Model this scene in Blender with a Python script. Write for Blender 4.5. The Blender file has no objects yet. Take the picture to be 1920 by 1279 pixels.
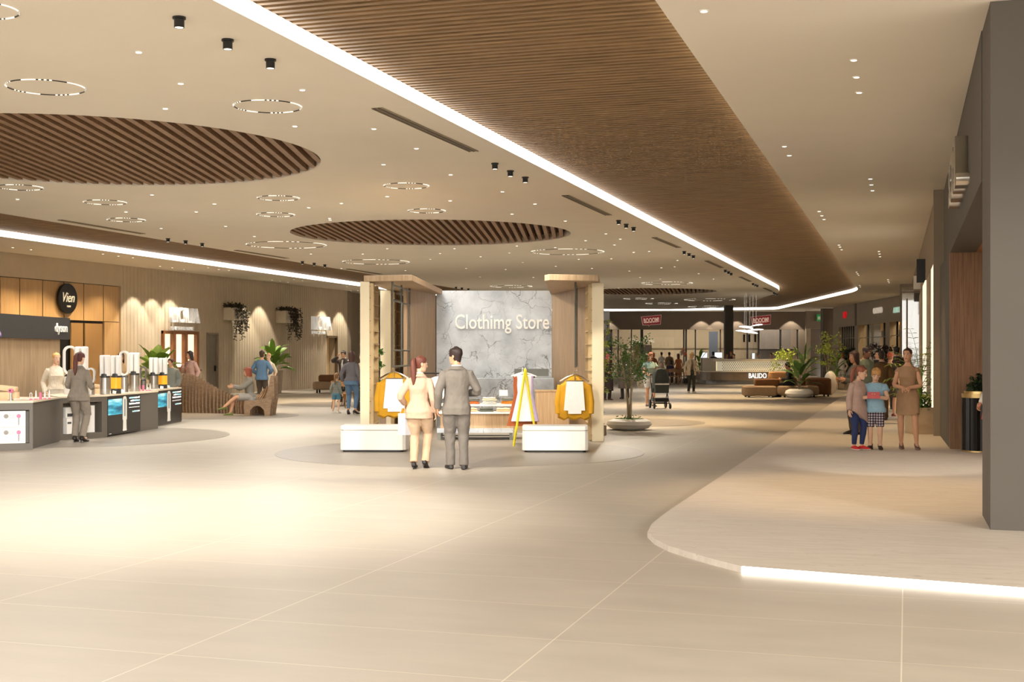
import bpy, bmesh, math, random
from mathutils import Vector, Matrix, noise
SC = bpy.context.scene
COL = SC.collection
PI = math.pi
# ---------------------------------------------------------------- camera numbers
FPX, VX, HY, CH, ZC = 2430.0, 1700.0, 664.0, 1.63, 4.80
YAW = math.atan((VX - 960) / FPX)
SN, CS = math.sin(YAW), math.cos(YAW)
def W(L, D, z=0.0):
    """point at distance D ahead of the viewer and L to the right, as x, y, z of the hall (y runs down the hall)"""
    return Vector((L * CS - D * SN, L * SN + D * CS, z))
def G(px, py, z=0.0):
    D = FPX * (CH - z) / (py - HY)
    return W((px - 960) / FPX * D, D, z)
def CL(px, py): return G(px, py, ZC)
def A(px, py, D): return W((px - 960) / FPX * D, D, CH - (py - HY) / FPX * D)
def dist(py, z=0.0): return FPX * (CH - z) / (py - HY)
def zat(py, D): return CH - (py - HY) / FPX * D
# ---------------------------------------------------------------- materials
MATS = {}
def _new(name):
    m = bpy.data.materials.new(name); m.use_nodes = True
    nt = m.node_tree; nt.nodes.clear()
    out = nt.nodes.new('ShaderNodeOutputMaterial'); b = nt.nodes.new('ShaderNodeBsdfPrincipled')
    nt.links.new(b.outputs[0], out.inputs[0])
    return m, nt, b
def lin(c):
    return tuple(((v / 255) / 12.92 if v / 255 <= .04045 else ((v / 255 + .055) / 1.055) ** 2.4) for v in c) + (1,)
def mat(name, rgb, rough=.6, metal=0, var=.06, scale=8, bump=0, bscale=60, stretch=(1, 1, 1), emit=0, ecol=None, coat=0, spec=None):
    """rgb is 0-255 display colour; a noise node varies it a little"""
    if name in MATS: return MATS[name]
    m, nt, b = _new(name)
    c = lin(rgb)
    tc = nt.nodes.new('ShaderNodeTexCoord'); mp = nt.nodes.new('ShaderNodeMapping')
    mp.inputs['Scale'].default_value = stretch
    nt.links.new(tc.outputs['Object'], mp.inputs[0])
    if var:
        n = nt.nodes.new('ShaderNodeTexNoise'); n.inputs['Scale'].default_value = scale; n.inputs['Detail'].default_value = 4
        nt.links.new(mp.outputs[0], n.inputs['Vector'])
        r = nt.nodes.new('ShaderNodeValToRGB')
        r.color_ramp.elements[0].position = .3; r.color_ramp.elements[1].position = .7
        r.color_ramp.elements[0].color = tuple(v * (1 - var) for v in c[:3]) + (1,)
        r.color_ramp.elements[1].color = tuple(min(1, v * (1 + var)) for v in c[:3]) + (1,)
        nt.links.new(n.outputs[0], r.inputs[0]); nt.links.new(r.outputs[0], b.inputs['Base Color'])
    else:
        b.inputs['Base Color'].default_value = c
    if bump:
        n2 = nt.nodes.new('ShaderNodeTexNoise'); n2.inputs['Scale'].default_value = bscale
        nt.links.new(mp.outputs[0], n2.inputs['Vector'])
        bp = nt.nodes.new('ShaderNodeBump'); bp.inputs['Strength'].default_value = bump; bp.inputs['Distance'].default_value = .02
        nt.links.new(n2.outputs[0], bp.inputs['Height']); nt.links.new(bp.outputs[0], b.inputs['Normal'])
    b.inputs['Roughness'].default_value = rough; b.inputs['Metallic'].default_value = metal
    if coat: b.inputs['Coat Weight'].default_value = coat
    if spec is not None: b.inputs['Specular IOR Level'].default_value = spec
    if emit:
        b.inputs['Emission Color'].default_value = lin(ecol or rgb); b.inputs['Emission Strength'].default_value = emit
    MATS[name] = m
    return m
def wood(name, rgb, rgb2, stretch=(14, 14, .5), scale=3, rough=.5, bump=.15):
    if name in MATS: return MATS[name]
    m, nt, b = _new(name)
    tc = nt.nodes.new('ShaderNodeTexCoord'); mp = nt.nodes.new('ShaderNodeMapping'); mp.inputs['Scale'].default_value = stretch
    nt.links.new(tc.outputs['Object'], mp.inputs[0])
    n = nt.nodes.new('ShaderNodeTexNoise'); n.inputs['Scale'].default_value = scale; n.inputs['Detail'].default_value = 6; n.inputs['Distortion'].default_value = .6
    nt.links.new(mp.outputs[0], n.inputs['Vector'])
    r = nt.nodes.new('ShaderNodeValToRGB'); r.color_ramp.elements[0].position = .32; r.color_ramp.elements[1].position = .68
    r.color_ramp.elements[0].color = lin(rgb2); r.color_ramp.elements[1].color = lin(rgb)
    nt.links.new(n.outputs[0], r.inputs[0]); nt.links.new(r.outputs[0], b.inputs['Base Color'])
    b.inputs['Roughness'].default_value = rough
    if bump:
        bp = nt.nodes.new('ShaderNodeBump'); bp.inputs['Strength'].default_value = bump; bp.inputs['Distance'].default_value = .01
        nt.links.new(n.outputs[0], bp.inputs['Height']); nt.links.new(bp.outputs[0], b.inputs['Normal'])
    MATS[name] = m
    return m
def glow(name, rgb, strength):
    if name in MATS: return MATS[name]
    m, nt, b = _new(name)
    b.inputs['Base Color'].default_value = (.8, .8, .8, 1)
    b.inputs['Emission Color'].default_value = lin(rgb); b.inputs['Emission Strength'].default_value = strength
    MATS[name] = m
    return m
def glass(name, tint=(235, 240, 240), alpha=.12, rough=.02):
    """thin pane: mostly transparent with a sharp reflection"""
    if name in MATS: return MATS[name]
    m = bpy.data.materials.new(name); m.use_nodes = True; nt = m.node_tree; nt.nodes.clear()
    out = nt.nodes.new('ShaderNodeOutputMaterial'); mix = nt.nodes.new('ShaderNodeMixShader')
    t = nt.nodes.new('ShaderNodeBsdfTransparent'); g = nt.nodes.new('ShaderNodeBsdfGlossy')
    t.inputs[0].default_value = lin(tint); g.inputs['Roughness'].default_value = rough
    mix.inputs[0].default_value = alpha
    nt.links.new(t.outputs[0], mix.inputs[1]); nt.links.new(g.outputs[0], mix.inputs[2]); nt.links.new(mix.outputs[0], out.inputs[0])
    MATS[name] = m
    return m
# ---------------------------------------------------------------- mesh builder
class MB:
    def __init__(s): s.v, s.f, s.m = [], [], []
    def add(s, vs, fs, mi=0):
        o = len(s.v); s.v += [tuple(p) for p in vs]
        for f in fs: s.f.append(tuple(i + o for i in f)); s.m.append(mi)
        return s
    def box(s, c, size, rz=0, mi=0):
        cx, cy, cz = c; a, b_, d = size[0] / 2, size[1] / 2, size[2] / 2; co, si = math.cos(rz), math.sin(rz)
        vs = []
        for z in (-d, d):
            for x, y in ((-a, -b_), (a, -b_), (a, b_), (-a, b_)):
                vs.append((cx + x * co - y * si, cy + x * si + y * co, cz + z))
        return s.add(vs, [(3, 2, 1, 0), (4, 5, 6, 7), (0, 1, 5, 4), (1, 2, 6, 5), (2, 3, 7, 6), (3, 0, 4, 7)], mi)
    def prism(s, poly, z0, z1, mi=0):
        n = len(poly); ar = sum(poly[i][0] * poly[(i + 1) % n][1] - poly[(i + 1) % n][0] * poly[i][1] for i in range(n))
        if ar < 0: poly = poly[::-1]
        vs = [(p[0], p[1], z0) for p in poly] + [(p[0], p[1], z1) for p in poly]
        fs = [tuple(range(n))[::-1], tuple(range(n, 2 * n))] + [(i, (i + 1) % n, n + (i + 1) % n, n + i) for i in range(n)]
        return s.add(vs, fs, mi)
    def loft(s, rings, cap=True, mi=0, closed=True):
        n = len(rings[0]); vs = [p for r in rings for p in r]; fs = []
        for k in range(len(rings) - 1):
            for i in range(n if closed else n - 1):
                j = (i + 1) % n; fs.append((k * n + i, k * n + j, (k + 1) * n + j, (k + 1) * n + i))
        if cap and closed: fs += [tuple(range(n))[::-1], tuple(range((len(rings) - 1) * n, len(rings) * n))]
        return s.add(vs, fs, mi)
    def lathe(s, prof, c=(0, 0, 0), n=24, mi=0, sx=1, sy=1):
        return s.loft([[(c[0] + r * sx * math.cos(2 * PI * i / n), c[1] + r * sy * math.sin(2 * PI * i / n), c[2] + z) for i in range(n)] for r, z in prof], True, mi)
    def cyl(s, c, r, h, n=20, mi=0): return s.lathe([(r, 0), (r, h)], c, n, mi)
    def tube(s, pts, r, n=8, mi=0, flat=1.0, cap=True, closed=False):
        pts = [Vector(p) for p in pts]; k = len(pts)
        rr = r if isinstance(r, (list, tuple)) else [r] * k
        rings = []; up = Vector((0, 0, 1)); prev = None
        for i, p in enumerate(pts):
            t = (pts[(i + 1) % k] - pts[i - 1]) if closed else (pts[min(i + 1, k - 1)] - pts[max(i - 1, 0)])
            t = t.normalized() if t.length > 1e-9 else Vector((0, 0, 1))
            if prev is None:
                a = t.cross(up) if abs(t.dot(up)) < .95 else t.cross(Vector((1, 0, 0)))
            else:
                a = prev - t * prev.dot(t)
            a = a.normalized(); prev = a; b_ = t.cross(a)
            rings.append([p + a * math.cos(2 * PI * j / n) * rr[i] + b_ * math.sin(2 * PI * j / n) * rr[i] * flat for j in range(n)])
        if closed:
            rings.append(rings[0]); return s.loft(rings, False, mi)
        return s.loft(rings, cap, mi)
    def sphere(s, c, r, n=12, m=8, mi=0):
        r = r if isinstance(r, (list, tuple)) else (r, r, r)
        return s.loft([[(c[0] + r[0] * math.sin(PI * (k + .02) / (m + .04)) * math.cos(2 * PI * i / n), c[1] + r[1] * math.sin(PI * (k + .02) / (m + .04)) * math.sin(2 * PI * i / n), c[2] - r[2] * math.cos(PI * (k + .02) / (m + .04))) for i in range(n)] for k in range(m + 1)], True, mi)
    def tri(s, pts, mi=0): return s.add(pts, [tuple(range(len(pts)))], mi)
    def tf(s, M):
        s.v = [tuple(M @ Vector(p)) for p in s.v]; return s
    def merge(s, o, M=None, mi=None):
        vs = [M @ Vector(p) for p in o.v] if M else o.v
        b = len(s.v); s.v += [tuple(p) for p in vs]
        for f, m_ in zip(o.f, o.m): s.f.append(tuple(i + b for i in f)); s.m.append(m_ if mi is None else mi)
        return s
    def mesh(s, name, ms, smooth=False):
        me = bpy.data.meshes.new(name); me.from_pydata(s.v, [], s.f)
        for m_ in (ms if isinstance(ms, (list, tuple)) else [ms]): me.materials.append(m_)
        if any(s.m): me.polygons.foreach_set('material_index', s.m)
        if smooth: me.polygons.foreach_set('use_smooth', [True] * len(me.polygons))
        me.update(); return me
    def build(s, name, ms, parent=None, smooth=False, world=False, bevel=0, loc=None, rz=None):
        if world and parent is not None:
            s.tf(XF[parent.name].inverted())
        me = s.mesh(name, ms, smooth)
        if smooth: me.set_sharp_from_angle(angle=math.radians(42))
        o = bpy.data.objects.new(name, me); COL.objects.link(o)
        if parent is not None: o.parent = parent
        if loc is not None: o.location = loc; XF[o.name] = Matrix.Translation(loc) @ Matrix.Rotation(rz or 0, 4, 'Z')
        if rz is not None: o.rotation_euler[2] = rz
        if bevel:
            bv = o.modifiers.new('bevel', 'BEVEL'); bv.width = bevel; bv.segments = 2; bv.limit_method = 'ANGLE'
        return o
XF = {}
def empty(name, loc=(0, 0, 0), rz=0.0):
    o = bpy.data.objects.new(name, None); COL.objects.link(o); o.empty_display_size = .2
    o.location = loc; o.rotation_euler = (0, 0, rz)
    XF[o.name] = Matrix.Translation(Vector(loc)) @ Matrix.Rotation(rz, 4, 'Z')
    return o
def tag(o, label, cat, group=None, kind=None):
    if label: o['label'] = label
    if cat: o['category'] = cat
    if group: o['group'] = group
    if kind: o['kind'] = kind
    return o
def thing(name, label, cat, loc=(0, 0, 0), rz=0.0, group=None): return tag(empty(name, loc, rz), label, cat, group)
def struct(o): o['kind'] = 'structure'; return o
def dup(root, loc, rz=None, label=None, group=None, scale=None):
    r = root.copy(); COL.objects.link(r); r.location = loc
    if rz is not None: r.rotation_euler = (0, 0, rz)
    if label: r['label'] = label
    if group: r['group'] = group
    if scale: r.scale = scale
    for ch in list(root.children):
        c = ch.copy(); COL.objects.link(c); c.parent = r
        for g in list(ch.children):
            d = g.copy(); COL.objects.link(d); d.parent = c
    XF[r.name] = Matrix.Translation(Vector(loc)) @ Matrix.Rotation(r.rotation_euler[2], 4, 'Z')
    return r
def fill2d(name, outer, holes, z0, z1, m):
    """flat slab with holes, from outlines"""
    cu = bpy.data.curves.new(name, 'CURVE'); cu.dimensions = '2D'; cu.fill_mode = 'BOTH'; cu.extrude = (z1 - z0) / 2
    for pl in [outer] + holes:
        sp = cu.splines.new('POLY'); sp.points.add(len(pl) - 1); sp.use_cyclic_u = True
        for p, q in zip(sp.points, pl): p.co = (q[0], q[1], 0, 1)
    t = bpy.data.objects.new(name + '_tmp', cu); COL.objects.link(t)
    dg = bpy.context.evaluated_depsgraph_get(); dg.update()
    me = bpy.data.meshes.new_from_object(t.evaluated_get(dg)); bpy.data.objects.remove(t); bpy.data.curves.remove(cu)
    me.name = name; me.materials.clear(); me.materials.append(m)
    me.transform(Matrix.Translation((0, 0, (z0 + z1) / 2)))
    o = bpy.data.objects.new(name, me); COL.objects.link(o)
    return o
def text_mesh(name, s, size, depth, m, sx=1.0, shear=0.0, spacing=1.0, bold=0.0):
    cu = bpy.data.curves.new(name, 'FONT'); cu.body = s; cu.size = size; cu.extrude = depth / 2; cu.align_x = 'CENTER'; cu.align_y = 'CENTER'
    cu.shear = shear; cu.space_character = spacing; cu.offset = bold; cu.resolution_u = 3
    t = bpy.data.objects.new(name + '_tmp', cu); COL.objects.link(t)
    dg = bpy.context.evaluated_depsgraph_get(); dg.update()
    me = bpy.data.meshes.new_from_object(t.evaluated_get(dg)); bpy.data.objects.remove(t); bpy.data.curves.remove(cu)
    me.name = name; me.materials.clear(); me.materials.append(m)
    me.transform(Matrix.Diagonal((sx, 1, 1, 1)))
    return me
def place_text(name, s, pos, n, size, depth, m, parent=None, sx=1.0, width=None, height=None, tilt=0, **k):
    """letters standing upright at pos (world), their front turned to the horizontal direction n"""
    me = text_mesh(name, s, size, depth, m, sx, **k)
    xs = [v.co.x for v in me.vertices]; ys = [v.co.y for v in me.vertices]
    cx, cy = (max(xs) + min(xs)) / 2, (max(ys) + min(ys)) / 2
    me.transform(Matrix.Translation((-cx, -cy, 0)))
    if width: me.transform(Matrix.Diagonal((width / (max(xs) - min(xs)), 1, 1, 1)))
    if height: me.transform(Matrix.Diagonal((1, height / (max(ys) - min(ys)), 1, 1)))
    n = Vector((n[0], n[1], 0)).normalized(); x = Vector((0, 0, 1)).cross(n); u = Vector((0, 0, 1))
    R = Matrix(((x.x, u.x, n.x), (x.y, u.y, n.y), (x.z, u.z, n.z))).to_4x4()
    M = Matrix.Translation(Vector(pos)) @ R @ Matrix.Rotation(tilt, 4, 'Z')
    if parent is not None: M = XF[parent.name].inverted() @ M
    me.transform(M)
    o = bpy.data.objects.new(name, me); COL.objects.link(o)
    if parent is not None: o.parent = parent
    return o
def light(kind, name, loc, energy, color=(255, 214, 160), target=None, **k):
    d = bpy.data.lights.new(name, kind); d.energy = energy; d.color = lin(color)[:3]
    for a, v in k.items(): setattr(d, a, v)
    o = bpy.data.objects.new(name, d); COL.objects.link(o); o.location = loc
    if target is not None:
        o.rotation_euler = (Vector(target) - Vector(loc)).to_track_quat('-Z', 'Y').to_euler()
    return o
TOCAM = Vector((SN, -CS, 0))     # the horizontal direction that faces the viewer
def at_px(px, D): p = A(px, 700, D); return (p.x, p.y)
def V(*a): return Vector(a)
# ================================================================= camera
cam_d = bpy.data.cameras.new('camera'); cam_d.sensor_width = 36; cam_d.lens = 36 * FPX / 1920
cam_d.shift_y = (HY - 639.5) / 1920; cam_d.clip_end = 400
cam = bpy.data.objects.new('camera', cam_d); COL.objects.link(cam)
cam.location = (0, 0, CH); cam.rotation_euler = (PI / 2, 0, YAW); SC.camera = cam
# ================================================================= surface materials
def floor_mat():
    m, nt, b = _new('floor tile'); N, K = nt.nodes.new, nt.links.new
    tc = N('ShaderNodeTexCoord')
    def grid(axis, off, pitch, wdt):
        sx = N('ShaderNodeSeparateXYZ'); K(tc.outputs['Object'], sx.inputs[0])
        a = N('ShaderNodeMath'); a.operation = 'ADD'; a.inputs[1].default_value = -off + 500 * pitch; K(sx.outputs[axis], a.inputs[0])
        d = N('ShaderNodeMath'); d.operation = 'MODULO'; d.inputs[1].default_value = pitch; K(a.outputs[0], d.inputs[0])
        l = N('ShaderNodeMath'); l.operation = 'LESS_THAN'; l.inputs[1].default_value = wdt; K(d.outputs[0], l.inputs[0])
        return l
    g1, g2 = grid(0, -.03, 1.9, .008), grid(1, 6.18, .96, .007)
    mx = N('ShaderNodeMath'); mx.operation = 'MAXIMUM'; K(g1.outputs[0], mx.inputs[0]); K(g2.outputs[0], mx.inputs[1])
    mp = N('ShaderNodeMapping'); mp.inputs['Scale'].default_value = (.7, 2.2, 1); K(tc.outputs['Object'], mp.inputs[0])
    n = N('ShaderNodeTexNoise'); n.inputs['Scale'].default_value = 1.6; n.inputs['Detail'].default_value = 9; n.inputs['Roughness'].default_value = .62; K(mp.outputs[0], n.inputs['Vector'])
    r = N('ShaderNodeValToRGB'); r.color_ramp.elements[0].position = .3; r.color_ramp.elements[1].position = .72
    r.color_ramp.elements[0].color = lin((177, 168, 154)); r.color_ramp.elements[1].color = lin((188, 179, 165)); K(n.outputs[0], r.inputs[0])
    mix = N('ShaderNodeMixRGB'); mix.inputs[2].default_value = lin((216, 206, 188)); K(mx.outputs[0], mix.inputs[0]); K(r.outputs[0], mix.inputs[1])
    K(mix.outputs[0], b.inputs['Base Color'])
    rr = N('ShaderNodeMapRange'); rr.inputs[3].default_value = .4; rr.inputs[4].default_value = .55; b.inputs['Specular IOR Level'].default_value = .3; K(n.outputs[0], rr.inputs[0]); K(rr.outputs[0], b.inputs['Roughness'])
    return m
def travertine(name, c1, c2, spec1):
    m, nt, b = _new(name); N, K = nt.nodes.new, nt.links.new
    tc = N('ShaderNodeTexCoord'); mp = N('ShaderNodeMapping'); mp.inputs['Rotation'].default_value = (0, 0, .9); mp.inputs['Scale'].default_value = (1.2, 7, 3)
    K(tc.outputs['Object'], mp.inputs[0])
    n = N('ShaderNodeTexNoise'); n.inputs['Scale'].default_value = 2.5; n.inputs['Detail'].default_value = 8; K(mp.outputs[0], n.inputs['Vector'])
    r = N('ShaderNodeValToRGB'); r.color_ramp.elements[0].position = .25; r.color_ramp.elements[0].color = lin(c1); r.color_ramp.elements[1].position = .75; r.color_ramp.elements[1].color = lin(c2)
    K(n.outputs[0], r.inputs[0])
    n2 = N('ShaderNodeTexNoise'); n2.inputs['Scale'].default_value = 5; n2.inputs['Detail'].default_value = 6; K(mp.outputs[0], n2.inputs['Vector'])
    r2 = N('ShaderNodeValToRGB'); r2.color_ramp.elements[0].position = .66; r2.color_ramp.elements[0].color = (0, 0, 0, 1); r2.color_ramp.elements[1].position = .72; r2.color_ramp.elements[1].color = (.8, .8, .8, 1); K(n2.outputs[0], r2.inputs[0])
    mix = N('ShaderNodeMixRGB'); mix.inputs[2].default_value = lin(spec1); K(r2.outputs[0], mix.inputs[0]); K(r.outputs[0], mix.inputs[1])
    K(mix.outputs[0], b.inputs['Base Color']); b.inputs['Roughness'].default_value = .5
    return m
def marble(name, base, vein, dark):
    m, nt, b = _new(name); N, K = nt.nodes.new, nt.links.new
    tc = N('ShaderNodeTexCoord')
    n = N('ShaderNodeTexNoise'); n.inputs['Scale'].default_value = 2.2; n.inputs['Detail'].default_value = 8; K(tc.outputs['Object'], n.inputs['Vector'])
    mixv = N('ShaderNodeMixRGB'); mixv.inputs[0].default_value = .42; K(tc.outputs['Object'], mixv.inputs[1]); K(n.outputs['Color'], mixv.inputs[2])
    def veins(scale, w0, w1):
        v = N('ShaderNodeTexVoronoi'); v.feature = 'DISTANCE_TO_EDGE'; v.inputs['Scale'].default_value = scale; K(mixv.outputs[0], v.inputs['Vector'])
        r = N('ShaderNodeValToRGB'); r.color_ramp.elements[0].position = w0; r.color_ramp.elements[0].color = (1, 1, 1, 1); r.color_ramp.elements[1].position = w1; r.color_ramp.elements[1].color = (0, 0, 0, 1); K(v.outputs['Distance'], r.inputs[0]); return r
    v1, v2 = veins(2.3, .001, .016), veins(5.5, .001, .011)
    r0 = N('ShaderNodeValToRGB'); r0.color_ramp.elements[0].position = .35; r0.color_ramp.elements[0].color = lin(dark); r0.color_ramp.elements[1].position = .62; r0.color_ramp.elements[1].color = lin(base); K(n.outputs[0], r0.inputs[0])
    nm = N('ShaderNodeTexNoise'); nm.inputs['Scale'].default_value = 1.9; K(tc.outputs['Object'], nm.inputs['Vector'])
    mr = N('ShaderNodeMapRange'); mr.inputs[1].default_value = .42; mr.inputs[2].default_value = .6; K(nm.outputs[0], mr.inputs[0])
    def masked(v, k):
        a = N('ShaderNodeMath'); a.operation = 'MULTIPLY'; K(v.outputs[0], a.inputs[0]); K(mr.outputs[0], a.inputs[1])
        c = N('ShaderNodeMath'); c.operation = 'MULTIPLY'; c.inputs[1].default_value = k; c.use_clamp = True; K(a.outputs[0], c.inputs[0]); return c
    m1 = N('ShaderNodeMixRGB'); m1.inputs[2].default_value = lin(vein); K(masked(v1, .8).outputs[0], m1.inputs[0]); K(r0.outputs[0], m1.inputs[1])
    m2 = N('ShaderNodeMixRGB'); m2.inputs[2].default_value = lin(vein); K(masked(v2, .75).outputs[0], m2.inputs[0]); K(m1.outputs[0], m2.inputs[1])
    K(m2.outputs[0], b.inputs['Base Color']); b.inputs['Roughness'].default_value = .18
    return m
M_FLOOR = floor_mat()
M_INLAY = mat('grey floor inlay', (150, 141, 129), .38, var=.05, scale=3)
M_PLAT = travertine('platform stone', (204, 194, 182), (222, 213, 202), (158, 146, 132))
M_TRAV = travertine('travertine', (196, 172, 138), (216, 194, 160), (160, 136, 104))
M_CEIL = mat('ceiling plaster', (236, 228, 214), .9, var=.015, scale=1)
M_WOODC = wood('ceiling slat wood', (156, 122, 80), (110, 84, 52), (.6, 16, 16), 3)
M_WOODS = wood('coffer slat wood', (156, 122, 92), (120, 90, 64), (9, 1.2, 9), 3)
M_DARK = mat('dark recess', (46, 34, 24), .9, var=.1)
M_STRIP = glow('strip light', (255, 250, 242), 3.2)
M_STRIPF = glow('step strip light', (255, 244, 226), 4.0)
M_WALL = mat('beige wall plaster', (186, 170, 146), .85, var=.05, scale=2, bump=.1, bscale=30)
M_WALLG = mat('taupe wall', (146, 132, 114), .85, var=.04, scale=2)
M_HEAD = mat('dark taupe header', (112, 98, 84), .8, var=.04, scale=1.5)
M_COLG = mat('grey column paint', (88, 83, 76), .75, var=.03, scale=2)
M_WOODP = wood('brown wall wood', (150, 112, 78), (116, 82, 54), (18, 18, .6), 2.5)
M_WOODL = wood('light oak', (206, 176, 138), (180, 146, 106), (22, 22, .7), 2.5)
M_WOODT = wood('tan panel wood', (190, 156, 112), (176, 142, 98), (10, 10, .5), 2)
M_BLACK = mat('black metal', (22, 21, 20), .35, var=.1, metal=.2)
M_WHITE = mat('white satin', (240, 238, 232), .4, var=.02)
M_CHROME = mat('chrome', (215, 212, 205), .2, metal=1, var=.03)
M_STEEL = mat('brushed steel', (178, 174, 168), .34, metal=1, var=.06, scale=30, stretch=(1, 1, .05))
M_GLASS = glass('shop glass', (238, 240, 238), .10)
M_GREY = mat('kiosk grey', (98, 92, 84), .5, var=.03)
# ================================================================= floor
Y0, Y1, X0, X1 = -6.0, 118.0, -46.0, 9.0
def quadslab(name, poly, z0, z1, m): return struct(MB().prism(poly, z0, z1).build(name, m))
quadslab('floor', [(X0, Y0), (X1, Y0), (X1, Y1), (X0, Y1)], -.2, 0, M_FLOOR)
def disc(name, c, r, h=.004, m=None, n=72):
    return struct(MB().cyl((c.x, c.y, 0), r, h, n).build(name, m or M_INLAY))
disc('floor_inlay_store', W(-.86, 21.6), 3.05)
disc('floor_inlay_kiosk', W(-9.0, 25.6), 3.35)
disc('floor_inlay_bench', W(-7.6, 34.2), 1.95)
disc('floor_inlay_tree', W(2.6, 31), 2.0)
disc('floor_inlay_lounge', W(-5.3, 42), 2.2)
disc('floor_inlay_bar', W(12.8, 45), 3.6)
# raised stone walkway along the right-hand shops
PH = .05
pl = []
pl += [(-2.3, 62), (-2.3, 13.3)]
cr = [(-2.3, 13.3), (-2.29, 12.5), (-2.27, 11.9), (-2.2, 11.35), (-2.06, 10.95), (-1.88, 10.6), (-1.66, 10.3), (-1.42, 10.0), (-1.17, 9.72)]
pl += cr[1:]
pl += [(1.6, 9.22), (6, 8.45), (6, 62)]
quadslab('floor_walkway', pl, 0, PH, M_PLAT)
a, b = Vector((-1.17, 9.72)), Vector((6, 8.45)); d = (b - a).normalized(); nn = Vector((d.y, -d.x))
o = MB().prism([a, b, b + nn * .022, a + nn * .022], .004, PH + .002).build('step_light', M_STRIPF)
tag(o, 'glowing white light strip along the front edge of the raised stone walkway', 'light strip')
# ================================================================= ceiling
def rnd(poly, idx, r, n=8):
    """round one corner of an outline"""
    p0, p, p1 = (Vector(poly[i % len(poly)]) for i in (idx - 1, idx, idx + 1))
    a_, b_ = p + (p0 - p).normalized() * r, p + (p1 - p).normalized() * r
    return [tuple((1 - t) ** 2 * a_ + 2 * t * (1 - t) * p + t * t * b_) for t in [i / n for i in range(n + 1)]]
def roundpoly(poly, radii):
    out = []
    for i, p in enumerate(poly): out += rnd(poly, i, radii[i]) if radii[i] else [tuple(p)]
    return out
YN = 4.0
isl = roundpoly([(-5.94, YN), (-5.98, 66.5), (-11.4, 89.2), (-16, 91), (-22, 88.5), (-20.4, 48.1), (-18.75, YN)], [0, 3.2, 4, 0, 3, 0, 0])
hole = roundpoly([(-2.14, YN + .02), (-2.27, 67.2), (-8.95, 94.2), (-14, 94.2), (-26.0, 93.5), (-24.5, 55.9), (-22.35, YN + .02)], [0, 2.6, 1.5, 0, 3, 0, 0])
def circ(c, r, n=96): return [(c.x + r * math.cos(2 * PI * i / n), c.y + r * math.sin(2 * PI * i / n)) for i in range(n)]
COFF = [(W(-6.8, 20.75), 3.7, 0.0), (W(-2.13, 34.2), 3.68, math.radians(3)), (W(6.75, 66.0), 3.62, math.radians(9))]
RIM = .18
ci = struct(fill2d('ceiling_island', isl, [circ(c, r) for c, r, _ in COFF], ZC, ZC + RIM, M_CEIL))
co_ = struct(fill2d('ceiling_outer', [(X0, YN), (X1, YN), (X1, Y1), (X0, Y1)], [hole], ZC, ZC + RIM, M_CEIL))
def ribbon(poly, z0, z1, off, skip):
    mb = MB(); n = len(poly)
    for i in range(n):
        p, q = Vector(poly[i]), Vector(poly[(i + 1) % n])
        if skip(p, q) or (q - p).length < 1e-6: continue
        nn_ = Vector(((q - p).y, -(q - p).x)).normalized() * off
        mb.add([(p.x + nn_.x, p.y + nn_.y, z0), (q.x + nn_.x, q.y + nn_.y, z0), (q.x + nn_.x, q.y + nn_.y, z1), (p.x + nn_.x, p.y + nn_.y, z1)], [(0, 1, 2, 3)])
    return mb
near = lambda p, q: p.y < YN + .1 and q.y < YN + .1
tag(ribbon(isl, ZC + .004, ZC + RIM - .005, .004, near).build('cove_light', M_STRIP), 'continuous white cove light running around the edge of the central ceiling', 'light strip')
tag(ribbon(hole, ZC + .012, ZC + RIM - .005, -.003, near).build('cove_light', M_STRIP), 'white cove light on the outer ceiling edge facing the wood slat band', 'light strip')
# wood slats across the recessed band between the two ceilings
def crossings(poly, y):
    xs = []
    for i in range(len(poly)):
        (xa, ya), (xb, yb) = poly[i], poly[(i + 1) % len(poly)]
        if (ya <= y) != (yb <= y): xs.append(xa + (y - ya) / (yb - ya) * (xb - xa))
    return sorted(xs)
mb = MB(); y = YN + .1
while y < 94:
    h_, i_ = crossings(hole, y), crossings(isl, y)
    if len(h_) >= 2:
        spans = [(h_[0], i_[0]), (i_[-1], h_[-1])] if len(i_) >= 2 else [(h_[0], h_[-1])]
        for xa, xb in spans: mb.box(((xa + xb) / 2, y, 5.02), (xb - xa + .1, .072, .095))
    y += .15
struct(mb.build('ceiling_wood_slats', M_WOODC))
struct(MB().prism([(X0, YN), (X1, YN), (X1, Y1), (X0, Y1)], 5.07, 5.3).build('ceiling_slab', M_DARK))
# round coffers with timber fins
for k, (c, r, ang) in enumerate(COFF):
    mb = MB(); dirv = Vector((-SN, CS, 0)); dirv.rotate(Matrix.Rotation(-ang, 3, 'Z')); sd = Vector((dirv.y, -dirv.x, 0)); rz = math.atan2(dirv.y, dirv.x)
    t = -r + .1
    while t < r - .06:
        hl = math.sqrt(max(.01, r * r - t * t)) - .015
        p = c + sd * t
        mb.box((p.x, p.y, ZC + .095), (2 * hl, .095, .15), rz)
        t += .2
    struct(mb.build('ceiling_coffer_fins', M_WOODS))
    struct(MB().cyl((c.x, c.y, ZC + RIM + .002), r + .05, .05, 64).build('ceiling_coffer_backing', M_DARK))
# ================================================================= walls
def WX(px, py, x):
    """point of the plane X = x seen at a place of the photograph"""
    return A(px, py, x * FPX / (CS * (px - VX)))
XL = -26.8
YS = WX(230, 600, XL).y                       # seam between panelled shop front and ribbed wall
YE = WX(652, 600, XL).y
zh = WX(228, 537, XL).z                       # underside of the header over the panels
zd = zat(603, WX(180, 603, XL - .05) .length and XL * FPX / (CS * (180 - VX)))
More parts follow.
